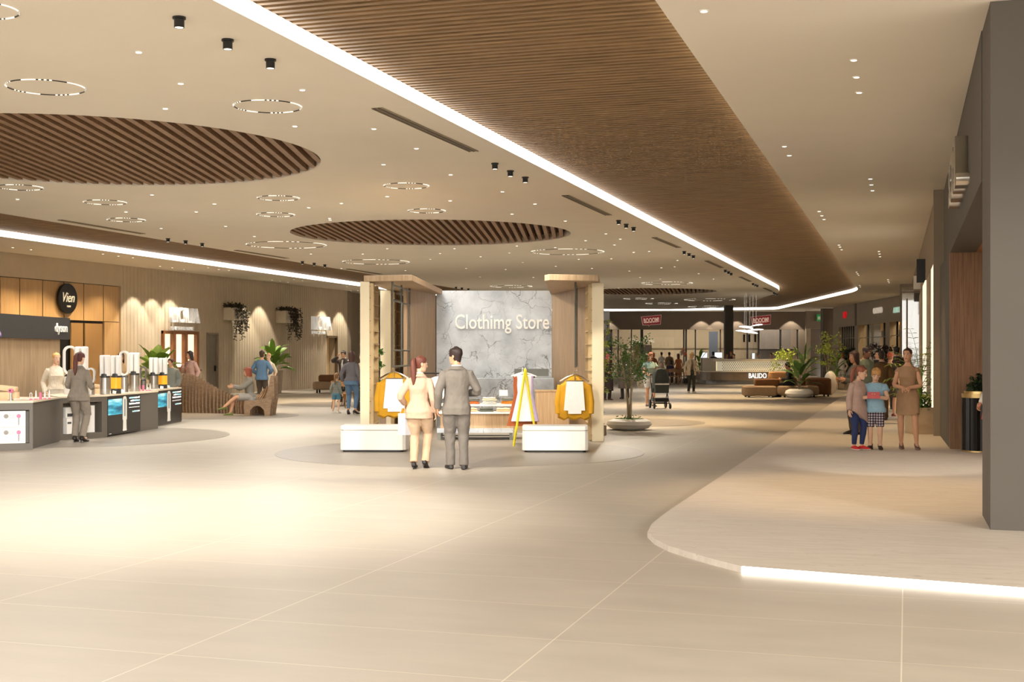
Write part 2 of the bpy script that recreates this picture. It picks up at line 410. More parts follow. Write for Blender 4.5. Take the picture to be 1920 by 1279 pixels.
# panelled shop front
mb = MB(); mb.prism([(XL, 4), (XL, YS), (XL - .6, YS), (XL - .6, 4)], zh, ZC); struct(mb.build('wall_left_header', M_WALL))
mb = MB(); mb.prism([(XL, YS - .1), (XL, YS + .02), (XL - .6, YS + .02), (XL - .6, YS - .1)], 0, zh); struct(mb.build('wall_left_pier', M_WALL))
seams = [WX(px, 600, XL - .06).y for px in (-90, -40, 0, 37, 80, 120, 157, 194)]
mb = MB(); ys = [4.0] + [s_ for s_ in seams if s_ > 4.3] + [YS - .1]
for a_, b_ in zip(ys[:-1], ys[1:]): mb.box((XL - .1, (a_ + b_) / 2, (zh + zd) / 2), (.08, b_ - a_ - .05, zh - zd - .04))
struct(mb.build('wall_left_panels', M_WOODT))
mb = MB(); mb.prism([(XL - .14, 4), (XL - .14, YS - .1), (XL - .5, YS - .1), (XL - .5, 4)], 0, zh); struct(mb.build('wall_left_backing', M_BLACK))
# doors in black frames under the panels
k = 0
for pa, pb in ((133, 157), (159, 193)):
    ya, yb = WX(pa, 700, XL - .06).y, WX(pb, 700, XL - .06).y
    o = MB().box((XL - .09, (ya + yb) / 2, zd / 2 - .02), (.05, yb - ya - .05, zd - .1)).build('door_%d' % (k + 1), mat('brown door glass', (150, 118, 78), .25, var=.08, scale=1))
    struct(o); MB().cyl((XL - .03, yb - .22, .95), .02, .35, 10).build('door_handle', M_BLACK, o); k += 1
ya, yb = WX(196, 700, XL - .06).y, YS - .1
struct(MB().box((XL - .1, (ya + yb) / 2, zd / 2), (.08, yb - ya, zd)).build('wall_left_panel', M_WOODT))
struct(MB().box((XL - .1, 18, zd / 2), (.06, 28, zd)).build('wall_left_panel_rear', M_WOODT))
# ribbed wall, with openings left for the window, the grey door and a lit niche
def ribbed(y0, y1, z0, z1, mb, pitch=.22):
    n = max(2, int((y1 - y0) / pitch)); prof = []
    for i in range(n):
        t0 = y0 + (y1 - y0) * i / n; t1 = y0 + (y1 - y0) * (i + 1) / n; w_ = t1 - t0
        prof += [(XL - .03, t0), (XL, t0 + .15 * w_), (XL, t0 + .85 * w_)]
    prof += [(XL - .03, y1), (XL - .6, y1), (XL - .6, y0)]
    mb.prism(prof, z0, z1)
def LWr(pa, pb, ya, yb):
    p, q = WX(pa, yb, XL), WX(pb, ya, XL); return p.y, q.y, max(0, p.z), q.z
win = LWr(303, 370, 622, 693); gd = LWr(388, 409, 626, 760); ni = LWr(613, 632, 632, 760)
win = (win[0], win[1], 1.02, win[3]); gd = (gd[0], gd[1], 0, gd[3]); ni = (ni[0], ni[1], 0, ni[3])
mb = MB(); cuts = [win, gd, ni]; y = YS + .02
for c_ in cuts:
    ribbed(y, c_[0], 0, ZC, mb); ribbed(c_[0], c_[1], c_[3], ZC, mb)
    if c_[2] > .05: ribbed(c_[0], c_[1], 0, c_[2], mb)
    y = c_[1]
ribbed(y, YE, 0, ZC, mb)
struct(mb.build('wall_left', M_WALL))
# window with three glowing panes in a brown frame
M_WINF = wood('window frame wood', (150, 96, 54), (116, 70, 38), (9, 9, .7))
M_PANE = glow('lit blind', (255, 236, 196), 1.15)
o = thing('window_1', None, None, (XL, (win[0] + win[1]) / 2, 0)); struct(o)
wd = win[1] - win[0]
mb = MB(); xs = [WX(p, 650, XL).y for p in (304, 321.5, 327, 343, 349, 364, 369)]
for yy, t in ((win[0] + .05, .1), ((xs[1] + xs[2]) / 2, xs[2] - xs[1]), ((xs[3] + xs[4]) / 2, xs[4] - xs[3]), (win[1] - .08, .16)):
    mb.box((XL + .01, yy, (win[2] + win[3]) / 2), (.14, t, win[3] - win[2]))
for zz in (win[2] + .05, win[3] - .06): mb.box((XL + .008, (win[0] + win[1]) / 2, zz), (.13, wd, .12))
mb.build('window_frame', M_WINF, o, world=True)
MB().box((XL - .12, (win[0] + win[1]) / 2, (win[2] + win[3]) / 2), (.03, wd, win[3] - win[2])).build('window_pane', M_PANE, o, world=True)
MB().box((XL + .06, (win[0] + win[1]) / 2, win[2] - .03), (.22, wd + .1, .06)).build('window_sill', M_WINF, o, world=True)
# grey door and niche
o = struct(MB().box((XL - .08, (gd[0] + gd[1]) / 2, gd[3] / 2), (.06, gd[1] - gd[0] - .08, gd[3] - .06)).build('door_3', mat('grey door paint', (126, 114, 100), .5)))
mb = MB(); mb.box((XL - .02, gd[1] - .2, 1.05), (.06, .05, .22)); mb.box((XL + .03, gd[1] - .26, 1.1), (.03, .18, .03)); mb.build('door_handle', M_BLACK, o)
mb = MB(); mb.box((XL - .03, gd[0] + .03, gd[3] / 2), (.12, .07, gd[3])); mb.box((XL - .03, gd[1] - .03, gd[3] / 2), (.12, .07, gd[3])); mb.box((XL - .03, (gd[0] + gd[1]) / 2, gd[3]), (.12, gd[1] - gd[0], .07))
struct(mb.build('trim_1', mat('grey door frame', (140, 126, 108), .6)))
struct(MB().box((XL - .45, (ni[0] + ni[1]) / 2, ni[3] / 2), (.06, ni[1] - ni[0], ni[3])).build('door_4', mat('pale niche', (226, 198, 150), .6)))
mb = MB(); mb.box((XL - .02, ni[1] - .04, ni[3] / 2), (.12, .1, ni[3])); mb.box((XL - .02, (ni[0] + ni[1]) / 2, ni[3]), (.12, ni[1] - ni[0], .1))
struct(mb.build('trim_2', mat('dark bronze frame', (88, 70, 50), .5)))
# end of the left side
struct(MB().prism([(XL, YE), (XL - .6, YE), (XL - .6, YE + .4), (XL, YE + .4)], 0, ZC).build('wall_left_end', M_WALLG))
struct(MB().prism([(XL - .6, YE + 6), (-22.5, YE + 6), (-22.5, YE + 6.3), (XL - .6, YE + 6.3)], 0, ZC).build('wall_left_far', mat('dark blue grey wall', (88, 84, 82), .7)))
struct(MB().prism([(XL - .6, YE + .4), (XL - .6, YE + 6), (XL - .9, YE + 6), (XL - .9, YE + .4)], 0, ZC).build('wall_left_return', M_WALLG))
# ================================================================= far wall
DF = 97.0; RF = Matrix.Rotation(YAW, 4, 'Z')
def FW(px, D=DF): return W((px - 960) / FPX * D, D)
def fslab(pa, pb, z0, z1, D, th, mb, mi=0):
    p, q = FW(pa, D), FW(pb, D); r_, s_ = FW(pb, D) + Vector((-SN, CS, 0)) * th, FW(pa, D) + Vector((-SN, CS, 0)) * th
    mb.prism([p, q, r_, s_], z0, z1, mi); return mb
zf = zat(618, DF)
struct(fslab(1143, 1512, zf, ZC, DF, .5, MB()).build('wall_far_header', M_HEAD))
M_MUL = mat('dark mullion', (58, 52, 50), .5)
mb = MB()
for a_, b_ in ((1143, 1148), (1158, 1160.5), (1183, 1185), (1201, 1206), (1281, 1283.5), (1285, 1288), (1303, 1305), (1350, 1352), (1400, 1403), (1421, 1424), (1462, 1465), (1494, 1497)): fslab(a_, b_, 0, zf, DF + .1, .15, mb)
fslab(1421, 1497, zat(657, DF), zat(654.5, DF), DF + .1, .12, mb)
struct(mb.build('wall_far_mullions', M_MUL))
struct(fslab(1497, 1512, 0, zf, DF, .5, MB()).build('wall_far_pier', M_WALLG))
struct(fslab(1143, 1497, 0, zf, DF + .17, .02, MB()).build('window_2', M_GLASS))
M_INT = mat('shop interior wall', (190, 166, 136), .8, var=.05, scale=.6)
struct(fslab(1100, 1540, 0, ZC, DF + 7, .3, MB()).build('wall_shop_rear', M_INT))
struct(fslab(1100, 1540, zat(654, DF + 6.8), zat(653, DF + 6.8), DF + 6.9, .05, MB()).build('trim_3', mat('dark interior line', (110, 90, 66), .7)))
for nm, a_, b_, z0, z1, D, c_ in (('cabinet', 1206, 1222, 0, zat(647, 103), 101, (92, 80, 76)), ('cabinet', 1190, 1201, 0, zat(643, 103), 101, (126, 92, 60))):
    tag(fslab(a_, b_, z0, z1, D, .9, MB()).build(nm, mat('cabinet %d' % a_, c_, .6)), 'dark grey cabinet inside the far shop behind the glass' if a_ == 1206 else 'brown shelf cabinet inside the far shop behind the planter tree', 'cabinet')
struct(fslab(1330, 1346, 0, zat(622, 103), 102.5, .2, MB()).build('wall_shop_niche', mat('slate niche', (96, 100, 112), .6)))
struct(fslab(1423, 1497, zat(655, 103), ZC, 102, .2, MB()).build('wall_shop_screen', mat('mauve grey screen', (150, 134, 122), .7)))
struct(fslab(1423, 1497, 0, zat(657, 103), 102.4, .2, MB()).build('wall_shop_base', mat('mauve base', (116, 104, 98), .7)))
# light panel with dark lettering at the left end of the far wall
o = thing('wall_sign', 'pale grey shop front panel with dark lettering seen just right of the cream column', 'sign', FW(1137, 95))
fslab(1128, 1143, zat(618, 95), zat(583, 95), 95, .3, MB()).build('panel', mat('pale panel', (206, 206, 206), .5), o, world=True)
place_text('lettering', 'EII-', FW(1137.5, 94.95) + Vector((0, 0, zat(604, 95))), TOCAM, .5, .05, M_BLACK, o, width=.36, height=.2)
place_text('lettering', '7', FW(1139, 94.95) + Vector((0, 0, zat(614, 95))), TOCAM, .5, .05, M_BLACK, o, width=.16, height=.36)
struct(fslab(1110, 1143, 0, zat(618, 95), 96, .3, MB()).build('wall_far_left', mat('blue grey pane', (140, 140, 146), .4)))
struct(fslab(560, 1128, 0, ZC, 96, .3, MB()).build('wall_far_left_end', M_HEAD))
# free-standing grey columns
def colbox(name, pa, pb, D, m):
    return struct(fslab(pa, pb, 0, ZC, D, (pb - pa) / FPX * D, MB()).build(name, m))
colbox('column_far', 1359.5, 1375, 84, M_COLG)
# recess with dark door and green sign
struct(fslab(1512, 1546, zat(616, 95), ZC, 95.5, .4, MB()).build('wall_far_right_header', M_HEAD))
struct(fslab(1512, 1520, 0, zat(616, 95), 95.5, .4, MB()).build('wall_far_right_pier', M_WALLG))
struct(fslab(1520, 1546, 0, zat(616, 95), 96.3, .1, MB()).build('door_5', mat('dark glazed door', (84, 74, 66), .25)))
colbox('column_right_far', 1543, 1562, 90, M_COLG)
# angled shop front on the right at the far end
PA_, PB_ = FW(1562, 88.5), FW(1693, 69.4); AD = (PB_ - PA_); AN = Vector((AD.y, -AD.x, 0)).normalized()
if AN.x > 0: AN = -AN
def AW(px, off=0.0):
    """point of the angled shop front at photograph column px"""
    t0, t1 = 0.0, 1.0
    for _ in range(40):
        t = (t0 + t1) / 2; p = PA_ + AD * t; D = -p.x * SN + p.y * CS; L = p.x * CS + p.y * SN
        if L / D * FPX + 960 < px: t0 = t
        else: t1 = t
    return PA_ + AD * t - AN * off
def aslab(pa, pb, z0, z1, off, th, mb, mi=0):
    p, q = AW(pa, off), AW(pb, off); mb.prism([p, q, q - AN * th, p - AN * th], z0, z1, mi); return mb
ZA = 3.42
struct(aslab(1562, 1693, ZA, ZC, 0, .5, MB()).build('wall_right_far_header', M_WALLG))
mb = MB(); aslab(1562, 1573, 0, ZA, 0, .5, mb); aslab(1603, 1609, 0, ZA, 0, .5, mb); aslab(1660, 1668, 0, ZA, 0, .5, mb)
struct(mb.build('wall_right_far_piers', M_WALLG)); struct(aslab(1603.5, 1606, ZA, ZC, -.06, .06, MB()).build('trim_4', M_HEAD))
struct(aslab(1562, 1693, 0, ZC, 3.2, .2, MB()).build('wall_right_far_rear', wood('lit lattice wood', (214, 176, 122), (176, 136, 88), (1.5, 1.5, .3))))
mb = MB()
for px in range(1574, 1603, 4): aslab(px, px + 1.4, 0, ZA, .12, .12, mb)
aslab(1573, 1603, zat(635, 85), zat(634, 85), .1, .06, mb); aslab(1609, 1660, zat(633.5, 78), zat(632.5, 78), .1, .06, mb); aslab(1668, 1693, zat(630, 73), zat(629, 73), .1, .06, mb)
for px in (1622, 1652, 1656, 1676, 1683): aslab(px, px + .8, 0, ZA, .12, .1, mb)
struct(mb.build('wall_right_far_mullions', M_BLACK))
mb = MB()
for px in range(1614, 1660, 3): aslab(px, px + .5, 0, ZA, 2.2, .06, mb)
for zz in (1.2, 2.0, 2.7): aslab(1612, 1660, zz, zz + .05, 2.2, .08, mb)
struct(mb.build('wall_right_far_lattice', mat('lattice brown', (110, 80, 48), .6)))
struct(aslab(1573, 1693, 0, ZA, .3, .02, MB()).build('window_3', M_GLASS))
o = thing('shop_sign', 'dark hanging sign board with small white letters inside the lit right far shop', 'sign', AW(1637, 1.0))
aslab(1621, 1654, zat(632, 78), zat(620.5, 78), 1.0, .1, MB()).build('board', mat('sign board dark', (58, 56, 54), .5), o, world=True)
mb = MB()
for i in range(5): aslab(1628 + i * 2.2, 1629.5 + i * 2.2, zat(626, 78), zat(617, 78), .96, .03, mb)
mb.build('lettering', M_WHITE, o, world=True)
# ================================================================= right-hand wall
def XR(y): return .66 - .0085 * (y - 13)
struct(MB().prism([(.72, 12.4), (4.5, 12.4), (4.5, 13.5), (.71, 13.5)], 0, ZC).build('column_right', M_COLG))
ZO = 3.32
struct(MB().prism([(.70, 13.5), (.69, 26.3), (1.1, 26.3), (1.1, 13.5)], ZO, ZC).build('wall_right_header', M_COLG))
M_SOFF = wood('soffit wood', (176, 120, 72), (136, 88, 48), (.6, 14, 14), 3)
struct(MB().prism([(1.1, 13.5), (1.1, 22.8), (4.5, 22.8), (4.5, 13.5)], ZO, ZO + .1).build('ceiling_alcove', M_SOFF))
struct(MB().prism([(.69, 22.8), (4.5, 22.8), (4.5, 23), (.688, 23)], 0, ZO).build('wall_alcove', M_WOODP))
struct(MB().prism([(4.3, 13.5), (4.5, 13.5), (4.5, 22.8), (4.3, 22.8)], 0, ZO).build('wall_alcove_side', M_WOODP))
struct(MB().prism([(.688, 23.0), (.62, 26.3), (1.1, 26.3), (1.1, 23.0)], 0, ZO).build('wall_right_strip', M_COLG))
struct(MB().prism([(.50, 26.3), (.50, 26.75), (1.3, 26.75), (1.3, 26.3)], 0, ZC).build('wall_right_pier', M_WALLG))
struct(MB().prism([(.56, 26.75), (.10, 72), (.7, 72), (1.1, 26.75)], 3.45, ZC).build('wall_right_far_upper', M_WALLG))
def rs(y0, y1, dx, z0, z1, mb, mi=0):
    mb.prism([(XR(y0) + dx, y0), (XR(y1) + dx, y1), (XR(y1) + dx + .3, y1), (XR(y0) + dx + .3, y0)], z0, z1, mi)
M_LITP = glow('lit door panel', (255, 238, 208), .9)
for k, (y0, y1, dx, m_) in enumerate(((26.75, 27.6, .02, M_BLACK), (27.6, 29.4, -.02, M_LITP), (29.4, 30.6, .06, M_BLACK), (30.6, 33.5, -.02, M_WALL), (33.5, 36.6, -.05, M_LITP), (36.6, 38.6, .05, M_BLACK), (38.6, 43, -.04, M_WALL), (43, 48, .03, M_WOODP), (48, 60, 0, M_WALL), (60, 72, 0, M_WALLG))):
    mb = MB(); rs(y0, y1, dx, 0, 3.45, mb); struct(mb.build('wall_right_bay', m_))
struct(MB().prism([(X1, 12.4), (X1 + .2, 12.4), (X1 + .2, 72), (X1, 72)], 0, ZC).build('wall_right_outer', M_WALLG))
struct(MB().prism([(X0, Y1), (X1, Y1), (X1, Y1 + .2), (X0, Y1 + .2)], 0, ZC).build('wall_rear', M_WALLG))
# projecting glass screen with its frame
xg, yg = -.17, 42.0
o = thing('glass_screen', 'tall framed glass screen standing out from the right wall beyond the palm planter', 'screen', (XR(yg), yg, PH))
mb = MB(); mb.box((xg, yg, 1.92), (.07, .07, 3.75)); mb.box(((xg + XR(yg)) / 2, yg, 3.76), (XR(yg) - xg, .08, .1)); mb.box(((xg + XR(yg)) / 2, yg, 3.55), (XR(yg) - xg, .05, .05)); mb.box((xg + .18, yg, 1.7), (.05, .05, 3.3))
mb.build('frame', mat('bronze frame', (110, 96, 80), .4, metal=.5), o, world=True)
MB().box(((xg + XR(yg)) / 2, yg, 1.85), (XR(yg) - xg - .05, .015, 3.5)).build('pane', glass('screen glass', (222, 228, 230), .3), o, world=True)
# ================================================================= ceiling fixtures
M_LED = glow('led', (255, 244, 222), 2.5); M_LED2 = glow('ring led', (255, 246, 230), .9)
M_RIMB = mat('ring light housing', (34, 30, 28), .3, metal=.4)
RINGS = [(-32, 18, 128, 'cut off by the top left corner'), (86, 163, 142, 'above the largest slatted recess at the left'), (502, 199, 126, 'right of the largest slatted recess'),
 (38, 351, 82, 'below the largest slatted recess'), (197, 379, 78, 'below the middle of the largest slatted recess'), (237, 412, 69, 'above the left slot vent'),
 (522, 371, 78, 'nearer of two by the tip of the largest slatted recess'), (517, 402, 70, 'farther of two by the tip of the largest slatted recess'),
 (762, 348, 84, 'in front of the second slatted recess, nearer of two'), (800, 395, 70, 'in front of the second slatted recess, farther of two'),
 (537, 459, 148, 'left of the second slatted recess'), (705, 491, 124, 'behind the second slatted recess over the left canopy'), (1064, 472, 136, 'at the right end of the second slatted recess'),
 (1250, 531, 95, 'in front of the far slatted recess'), (958, 537, 78, 'just above the marble wall'), (1197, 560, 56, 'behind the far slatted recess, leftmost'), (1240, 569, 60, 'behind the far slatted recess, second from left'), (1330, 562, 95, 'behind the far slatted recess, right one'), (1325, 575, 70, 'near the far cove light')]
for px, py, w_, where in RINGS:
    c = CL(px, py); D = dist(py, ZC); R = w_ / 2 / FPX * D
    o = thing('ceiling_ring_light', 'thin dashed ring light, ' + where, 'light', (c.x, c.y, ZC - .003), 0, 'ring lights in the central ceiling')
    t = max(.0045, .0004 * D); n = 96
    mb = MB(); rings = []
    for i in range(n):
        a_ = 2 * PI * i / n
        rings.append([(math.cos(a_) * r, math.sin(a_) * r, z) for r, z in ((R - t, 0), (R + t, 0), (R + t, -.009), (R - t, -.009))])
    rings.append(rings[0]); mb.loft(rings, False)
    for f in range(len(mb.f)):
        sg = f // 4; mb.m[f] = 1 if (sg // 6) % 3 == 0 or ((sg // 6) % 3 == 1 and sg % 2) else 0
    mb.build('rim', [M_RIMB, M_LED2], o)
# recessed downlights
d0 = None
def downlight(px, py, label, group, r=.05):
    global d0
    c = CL(px, py)
    if d0 is None:
        d0 = thing('recessed_downlight', label, 'light', (c.x, c.y, ZC), 0, group)
        MB().lathe([(.046, 0), (.046, -.006), (.034, -.008)], n=16).build('trim_ring', M_WHITE, d0); MB().cyl((0, 0, -.012), .031, .004, 16).build('lamp', M_LED, d0)
    else: dup(d0, (c.x, c.y, ZC), 0, label, group)
CEN = [(260, 97), (339, 156), (310, 203), (567, 168), (553, 236), (285, 365), (402, 382), (33, 373), (236, 397), (368, 397), (579, 389), (618, 409), (423, 424), (701, 241), (781, 278), (719, 308), (845, 327), (726, 368), (942, 359), (844, 376), (1003, 382), (640, 381), (619, 412), (960, 401), (1060, 414), (1136, 438), (1163, 448), (1152, 459), (1098, 451), (1217, 471), (1188, 473), (1146, 485), (969, 461), (1041, 464), (955, 474), (852, 466), (901, 481), (825, 475), (807, 486), (726, 466), (680, 476), (583, 476), (302, 428), (477, 443), (874, 503), (948, 505), (1042, 499), (1110, 503), (1180, 508), (1070, 517), (1000, 520), (1240, 502), (1270, 488), (1200, 520), (760, 507), (640, 503), (900, 519), (1338, 523), (1160, 540), (1238, 523), (980, 492), (1265, 500), (1085, 486), (1310, 513)]
for px, py in CEN: downlight(px, py, 'small round white downlight recessed in the central plaster ceiling', 'downlights in the central ceiling')
RT = [(1601, 112), (1606, 144), (1611, 173), (1632, 335), (1634, 346), (1636, 357), (1648, 471), (1649, 476), (1650, 481), (1665, 524), (1666, 527), (1667, 530)]
for px, py in RT: downlight(px, py, 'small round downlight in the right ceiling, in the row nearer the shop fronts', 'downlights in the right ceiling by the shops')
RL = [(1320, 20), (1471, 274), (1480, 291), (1536, 396), (1541, 404), (1545, 411), (1573, 459), (1575, 463), (1578, 468), (1606, 510), (1608, 513), (1610, 516), (1612, 535), (1613, 538)]
for px, py in RL: downlight(px, py, 'small round downlight in the right ceiling, in the row beside the wood slat band', 'downlights in the right ceiling by the slat band')
LT = [(24, 464), (58, 468), (193, 476), (222, 480), (249, 483), (300, 499), (323, 502), (345, 505), (390, 502), (410, 505), (429, 507), (510, 525), (525, 527), (540, 529), (551, 524), (567, 526), (650, 537), (658, 545), (671, 545)]
for px, py in LT: downlight(px, py, 'small round downlight in the ceiling strip over the left shop walls', 'downlights in the left ceiling strip')
# black surface spotlights in threes
TRIO = [([(336, 32), (427, 74), (507, 111)], 'first trio at the top left'), ([(928, 306), (957, 320), (985, 332)], 'second trio, past the longest slot vent'), ([(1160, 413), (1174, 420), (1188, 426)], 'third trio along the right cove light'),
 ([(1283, 471), (1292, 475), (1300, 479)], 'fourth trio along the right cove light'), ([(1360, 506), (1366, 509), (1371, 512)], 'fifth trio along the right cove light'), ([(1412, 531), (1416, 533), (1420, 534.5)], 'sixth trio along the right cove light'), ([(1451, 548), (1454, 549.5), (1457, 551)], 'last trio at the cove light curve'),
 ([(315, 447), (348, 451), (379, 456)], 'nearer trio along the left slat band'), ([(567, 490), (589, 493), (609, 496)], 'farther trio along the left slat band'), ([(855, 538), (866, 539.5), (878, 541)], 'trio above the marble wall')]
s0 = None
for trio, nm in TRIO:
    for (px, py), od in zip(trio, ('nearest', 'middle one', 'farthest')):
        c = CL(px, py); lb = 'black ceiling spotlight, %s of the %s' % (od, nm)
        if s0 is None:
            s0 = thing('ceiling_spotlight', lb, 'light', (c.x, c.y, ZC), 0, 'black ceiling spotlights')
            MB().lathe([(.062, 0), (.062, -.02), (.048, -.022), (.048, -.10), (.04, -.10), (.04, -.085)], n=20).build('housing', M_BLACK, s0); MB().cyl((0, 0, -.098), .04, .008, 16).build('lens', M_LED, s0)
        else: dup(s0, (c.x, c.y, ZC), 0, lb)
# slot vents
VENT = [((707, 202), (888, 283), 'longest slot vent in the ceiling beside the cove light'), ((1060, 366), (1141, 403), 'second slot vent along the right cove light'), ((1227, 445), (1273, 464), 'third slot vent along the right cove light'), ((1325, 489), (1354, 502), 'fourth slot vent along the right cove light'), ((1388, 519), (1408, 528), 'fifth slot vent along the right cove light'), ((1433, 540), (1448, 546.5), 'farthest slot vent along the right cove light'),
 ((113, 412), (268, 438), 'long slot vent along the left slat band'), ((443, 469), (538, 484), 'second slot vent along the left slat band'), ((652, 504), (714, 514), 'slot vent just above the left timber canopy')]
for p, q, lb in VENT:
    p, q = CL(*p), CL(*q); c = (p + q) / 2; d = q - p; rz = math.atan2(d.y, d.x); ln = d.length
    o = thing('slot_vent', 'dark ' + lb, 'vent', (c.x, c.y, ZC), rz, 'linear ceiling vents')
    MB().box((0, 0, -.004), (ln, .13, .012)).build('slot', mat('vent dark', (72, 58, 42), .6), o)
    mb = MB()
    for dy in (-.07, 0, .07): mb.box((0, dy, -.008), (ln + .02, .012, .016))
    mb.build('frame', mat('vent frame', (150, 134, 108), .5), o)
# ---------------------------------------------------------------- the light they give
WARM, NEUT = (255, 243, 224), (255, 251, 243)
for px, py, w_, where in RINGS:
    if py > 545: continue
    c = CL(px, py); R = w_ / 2 / FPX * dist(py, ZC)
    light('AREA', 'area_lamp', (c.x, c.y, ZC - .06), 110 if py < 300 else 95 if py < 420 else 200, NEUT, shape='DISK', size=2 * R, spread=math.radians(170))
def pool(p, e, col=WARM, size=85, blend=.7, target=None, r=.12, z=ZC - .13):
    light('SPOT', 'spot_lamp', (p.x, p.y, z), e, col, target or (p.x, p.y, 0), spot_size=math.radians(size), spot_blend=blend, shadow_soft_size=r)
for (trio, nm), e in zip(TRIO, (820, 900, 1600, 1300, 1300, 1100, 900, 650, 800, 500)):
    c = (CL(*trio[0]) + CL(*trio[1]) + CL(*trio[2])) / 3
    pool(c, e, WARM if 'first' in nm or 'second' in nm else (255, 222, 172), target=tuple(W(-.35, 25.5, 1.0)) if nm.startswith('second') else None)
AMB = (255, 216, 160)
for i in range(0, len(RT), 3): pool((CL(*RT[i]) + CL(*RT[i + 2])) / 2, 420, AMB, 70)
for i in (3, 6, 9): pool((CL(*RL[i]) + CL(*RL[min(i + 2, 13)])) / 2, 420, AMB, 70)
# extra beams added at two nearest black spotlights to brighten the marble shop
pool(CL(427, 74), 1150, WARM, 44, .5, tuple(W(-.5, 22.5, .9)), .06); pool(CL(507, 111), 700, WARM, 50, .5, tuple(W(-1.8, 19.5, 1.0)), .06)
pool(CL(1160, 413), 900, WARM, 60, .6, tuple(W(2.4, 27, .3)), .06)  # extra beam added to brighten the tree planter
pool(CL(1606, 144), 420, WARM, 34, .5, tuple(W(5.1, 17.8, .9)), .06)  # another added beam, brightens the woman and children at the right
# wall washers close to the left wall and the far header
for px in (250, 285, 318, 452, 486, 604, 636):
    q = WX(px, 600, XL); light('SPOT', 'wash_lamp', (XL + .9, q.y, ZC - .05), 420, WARM, (XL + .45, q.y, 0), spot_size=math.radians(72), spot_blend=.25, shadow_soft_size=.04)
for px in (20, 70, 130, 190):
    q = WX(px, 600, XL); light('SPOT', 'wash_lamp', (XL + 1.6, q.y, ZC - .05), 420, (255, 224, 176), (XL + .6, q.y, 0), spot_size=math.radians(95), spot_blend=.6, shadow_soft_size=.05)
for px in (1139, 1317, 1348, 1384, 1486):
    q = W((px - 960) / FPX * (DF - .6), DF - .6); light('SPOT', 'wash_lamp', (q.x, q.y, ZC - .05), 260, WARM, (q.x, q.y, 0), spot_size=math.radians(86), spot_blend=.2, shadow_soft_size=.03)
# unseen area lamps added to brighten the far shops and the alcove
for px, D, e in ((1180, 101, 110), (1250, 101, 150), (1320, 101, 150), (1390, 101, 110), (1460, 100.5, 110)):
    q = W((px - 960) / FPX * D, D); light('AREA', 'area_lamp', (q.x, q.y, ZC - .1), e, NEUT, shape='SQUARE', size=2.2)
for px, e in ((1585, 220), (1635, 320), (1680, 260)):
    q = AW(px, 1.8); light('AREA', 'area_lamp', (q.x, q.y, ZC - .1), e, (255, 226, 180), shape='SQUARE', size=1.6)
light('AREA', 'area_lamp', (2.6, 18.5, ZO - .05), 70, WARM, shape='SQUARE', size=1.0)  # no fixture here, added because the alcove was too dark
# ================================================================= clothes shop in the middle
M_CREAM = mat('cream pillar', (236, 224, 194), .6, var=.03, scale=3)
M_MARB = marble('white marble', (204, 211, 219), (70, 68, 70), (170, 178, 188))
M_MARBG = marble('grey marble', (166, 170, 176), (66, 64, 66), (132, 136, 142))
M_FRAME = mat('grey metal', (120, 120, 112), .4, metal=.6, var=.04)
def wbox(mb, L0, L1, D0, D1, z0, z1, mi=0):
    return mb.prism([W(L0, D0), W(L1, D0), W(L1, D1), W(L0, D1)], z0, z1, mi)
RZ = YAW
def pillar(L0, L1, D0, dep, side, label):
    o = thing('pillar', label, 'pillar', W((L0 + L1) / 2, D0 + dep / 2), RZ, 'cream pillars of the marble shop')
    mb = wbox(MB(), L0, L1, D0, D0 + dep, 0, 2.96)
    mb.build('shaft', M_CREAM, o, world=True, bevel=.008)
    mb = MB()
    for k in range(14):
        for L in (L0, L1): mb.merge(MB().box((*W(L, D0 + .02)[:2], .12 + k * .212), (.035, .012, .012), RZ))
    mb.build('pegs', mat('bronze peg', (120, 104, 76), .4, metal=.6), o, world=True)
    Ls = L1 if side > 0 else L0
    mb = MB(); sg = side
    for k in range(12):
        z = .1 + k * .245; c = W(Ls + sg * .04, D0 + dep / 2); mb.box((c.x, c.y, z), (.08, dep, .025), RZ)
    for k in range(1, 6):
        c = W(Ls + sg * .03, D0 + dep * k / 6); mb.box((c.x, c.y, .72), (.06, .03, 1.24), RZ)
    c = W(Ls + sg * .035, D0 + dep - .03); mb.box((c.x, c.y, 1.48), (.07, .05, 2.9), RZ); c = W(Ls + sg * .035, D0 + .05); mb.box((c.x, c.y, 1.48), (.07, .04, 2.9), RZ)
    mb.build('side_lattice', mat('lattice wood', (196, 172, 130), .6), o, world=True)
pillar(-2.79, -2.615, 23.8, .95, 1, 'cream pillar standing at the front left of the marble shop')
pillar(-2.755, -2.53, 27.1, 1.3, 1, 'cream pillar behind the front left one, under the left timber canopy')
pillar(1.49, 1.71, 24.15, .9, -1, 'cream pillar standing at the front right of the marble shop')
pillar(1.60, 1.84, 27.0, .9, -1, 'cream pillar half hidden behind the front right one')
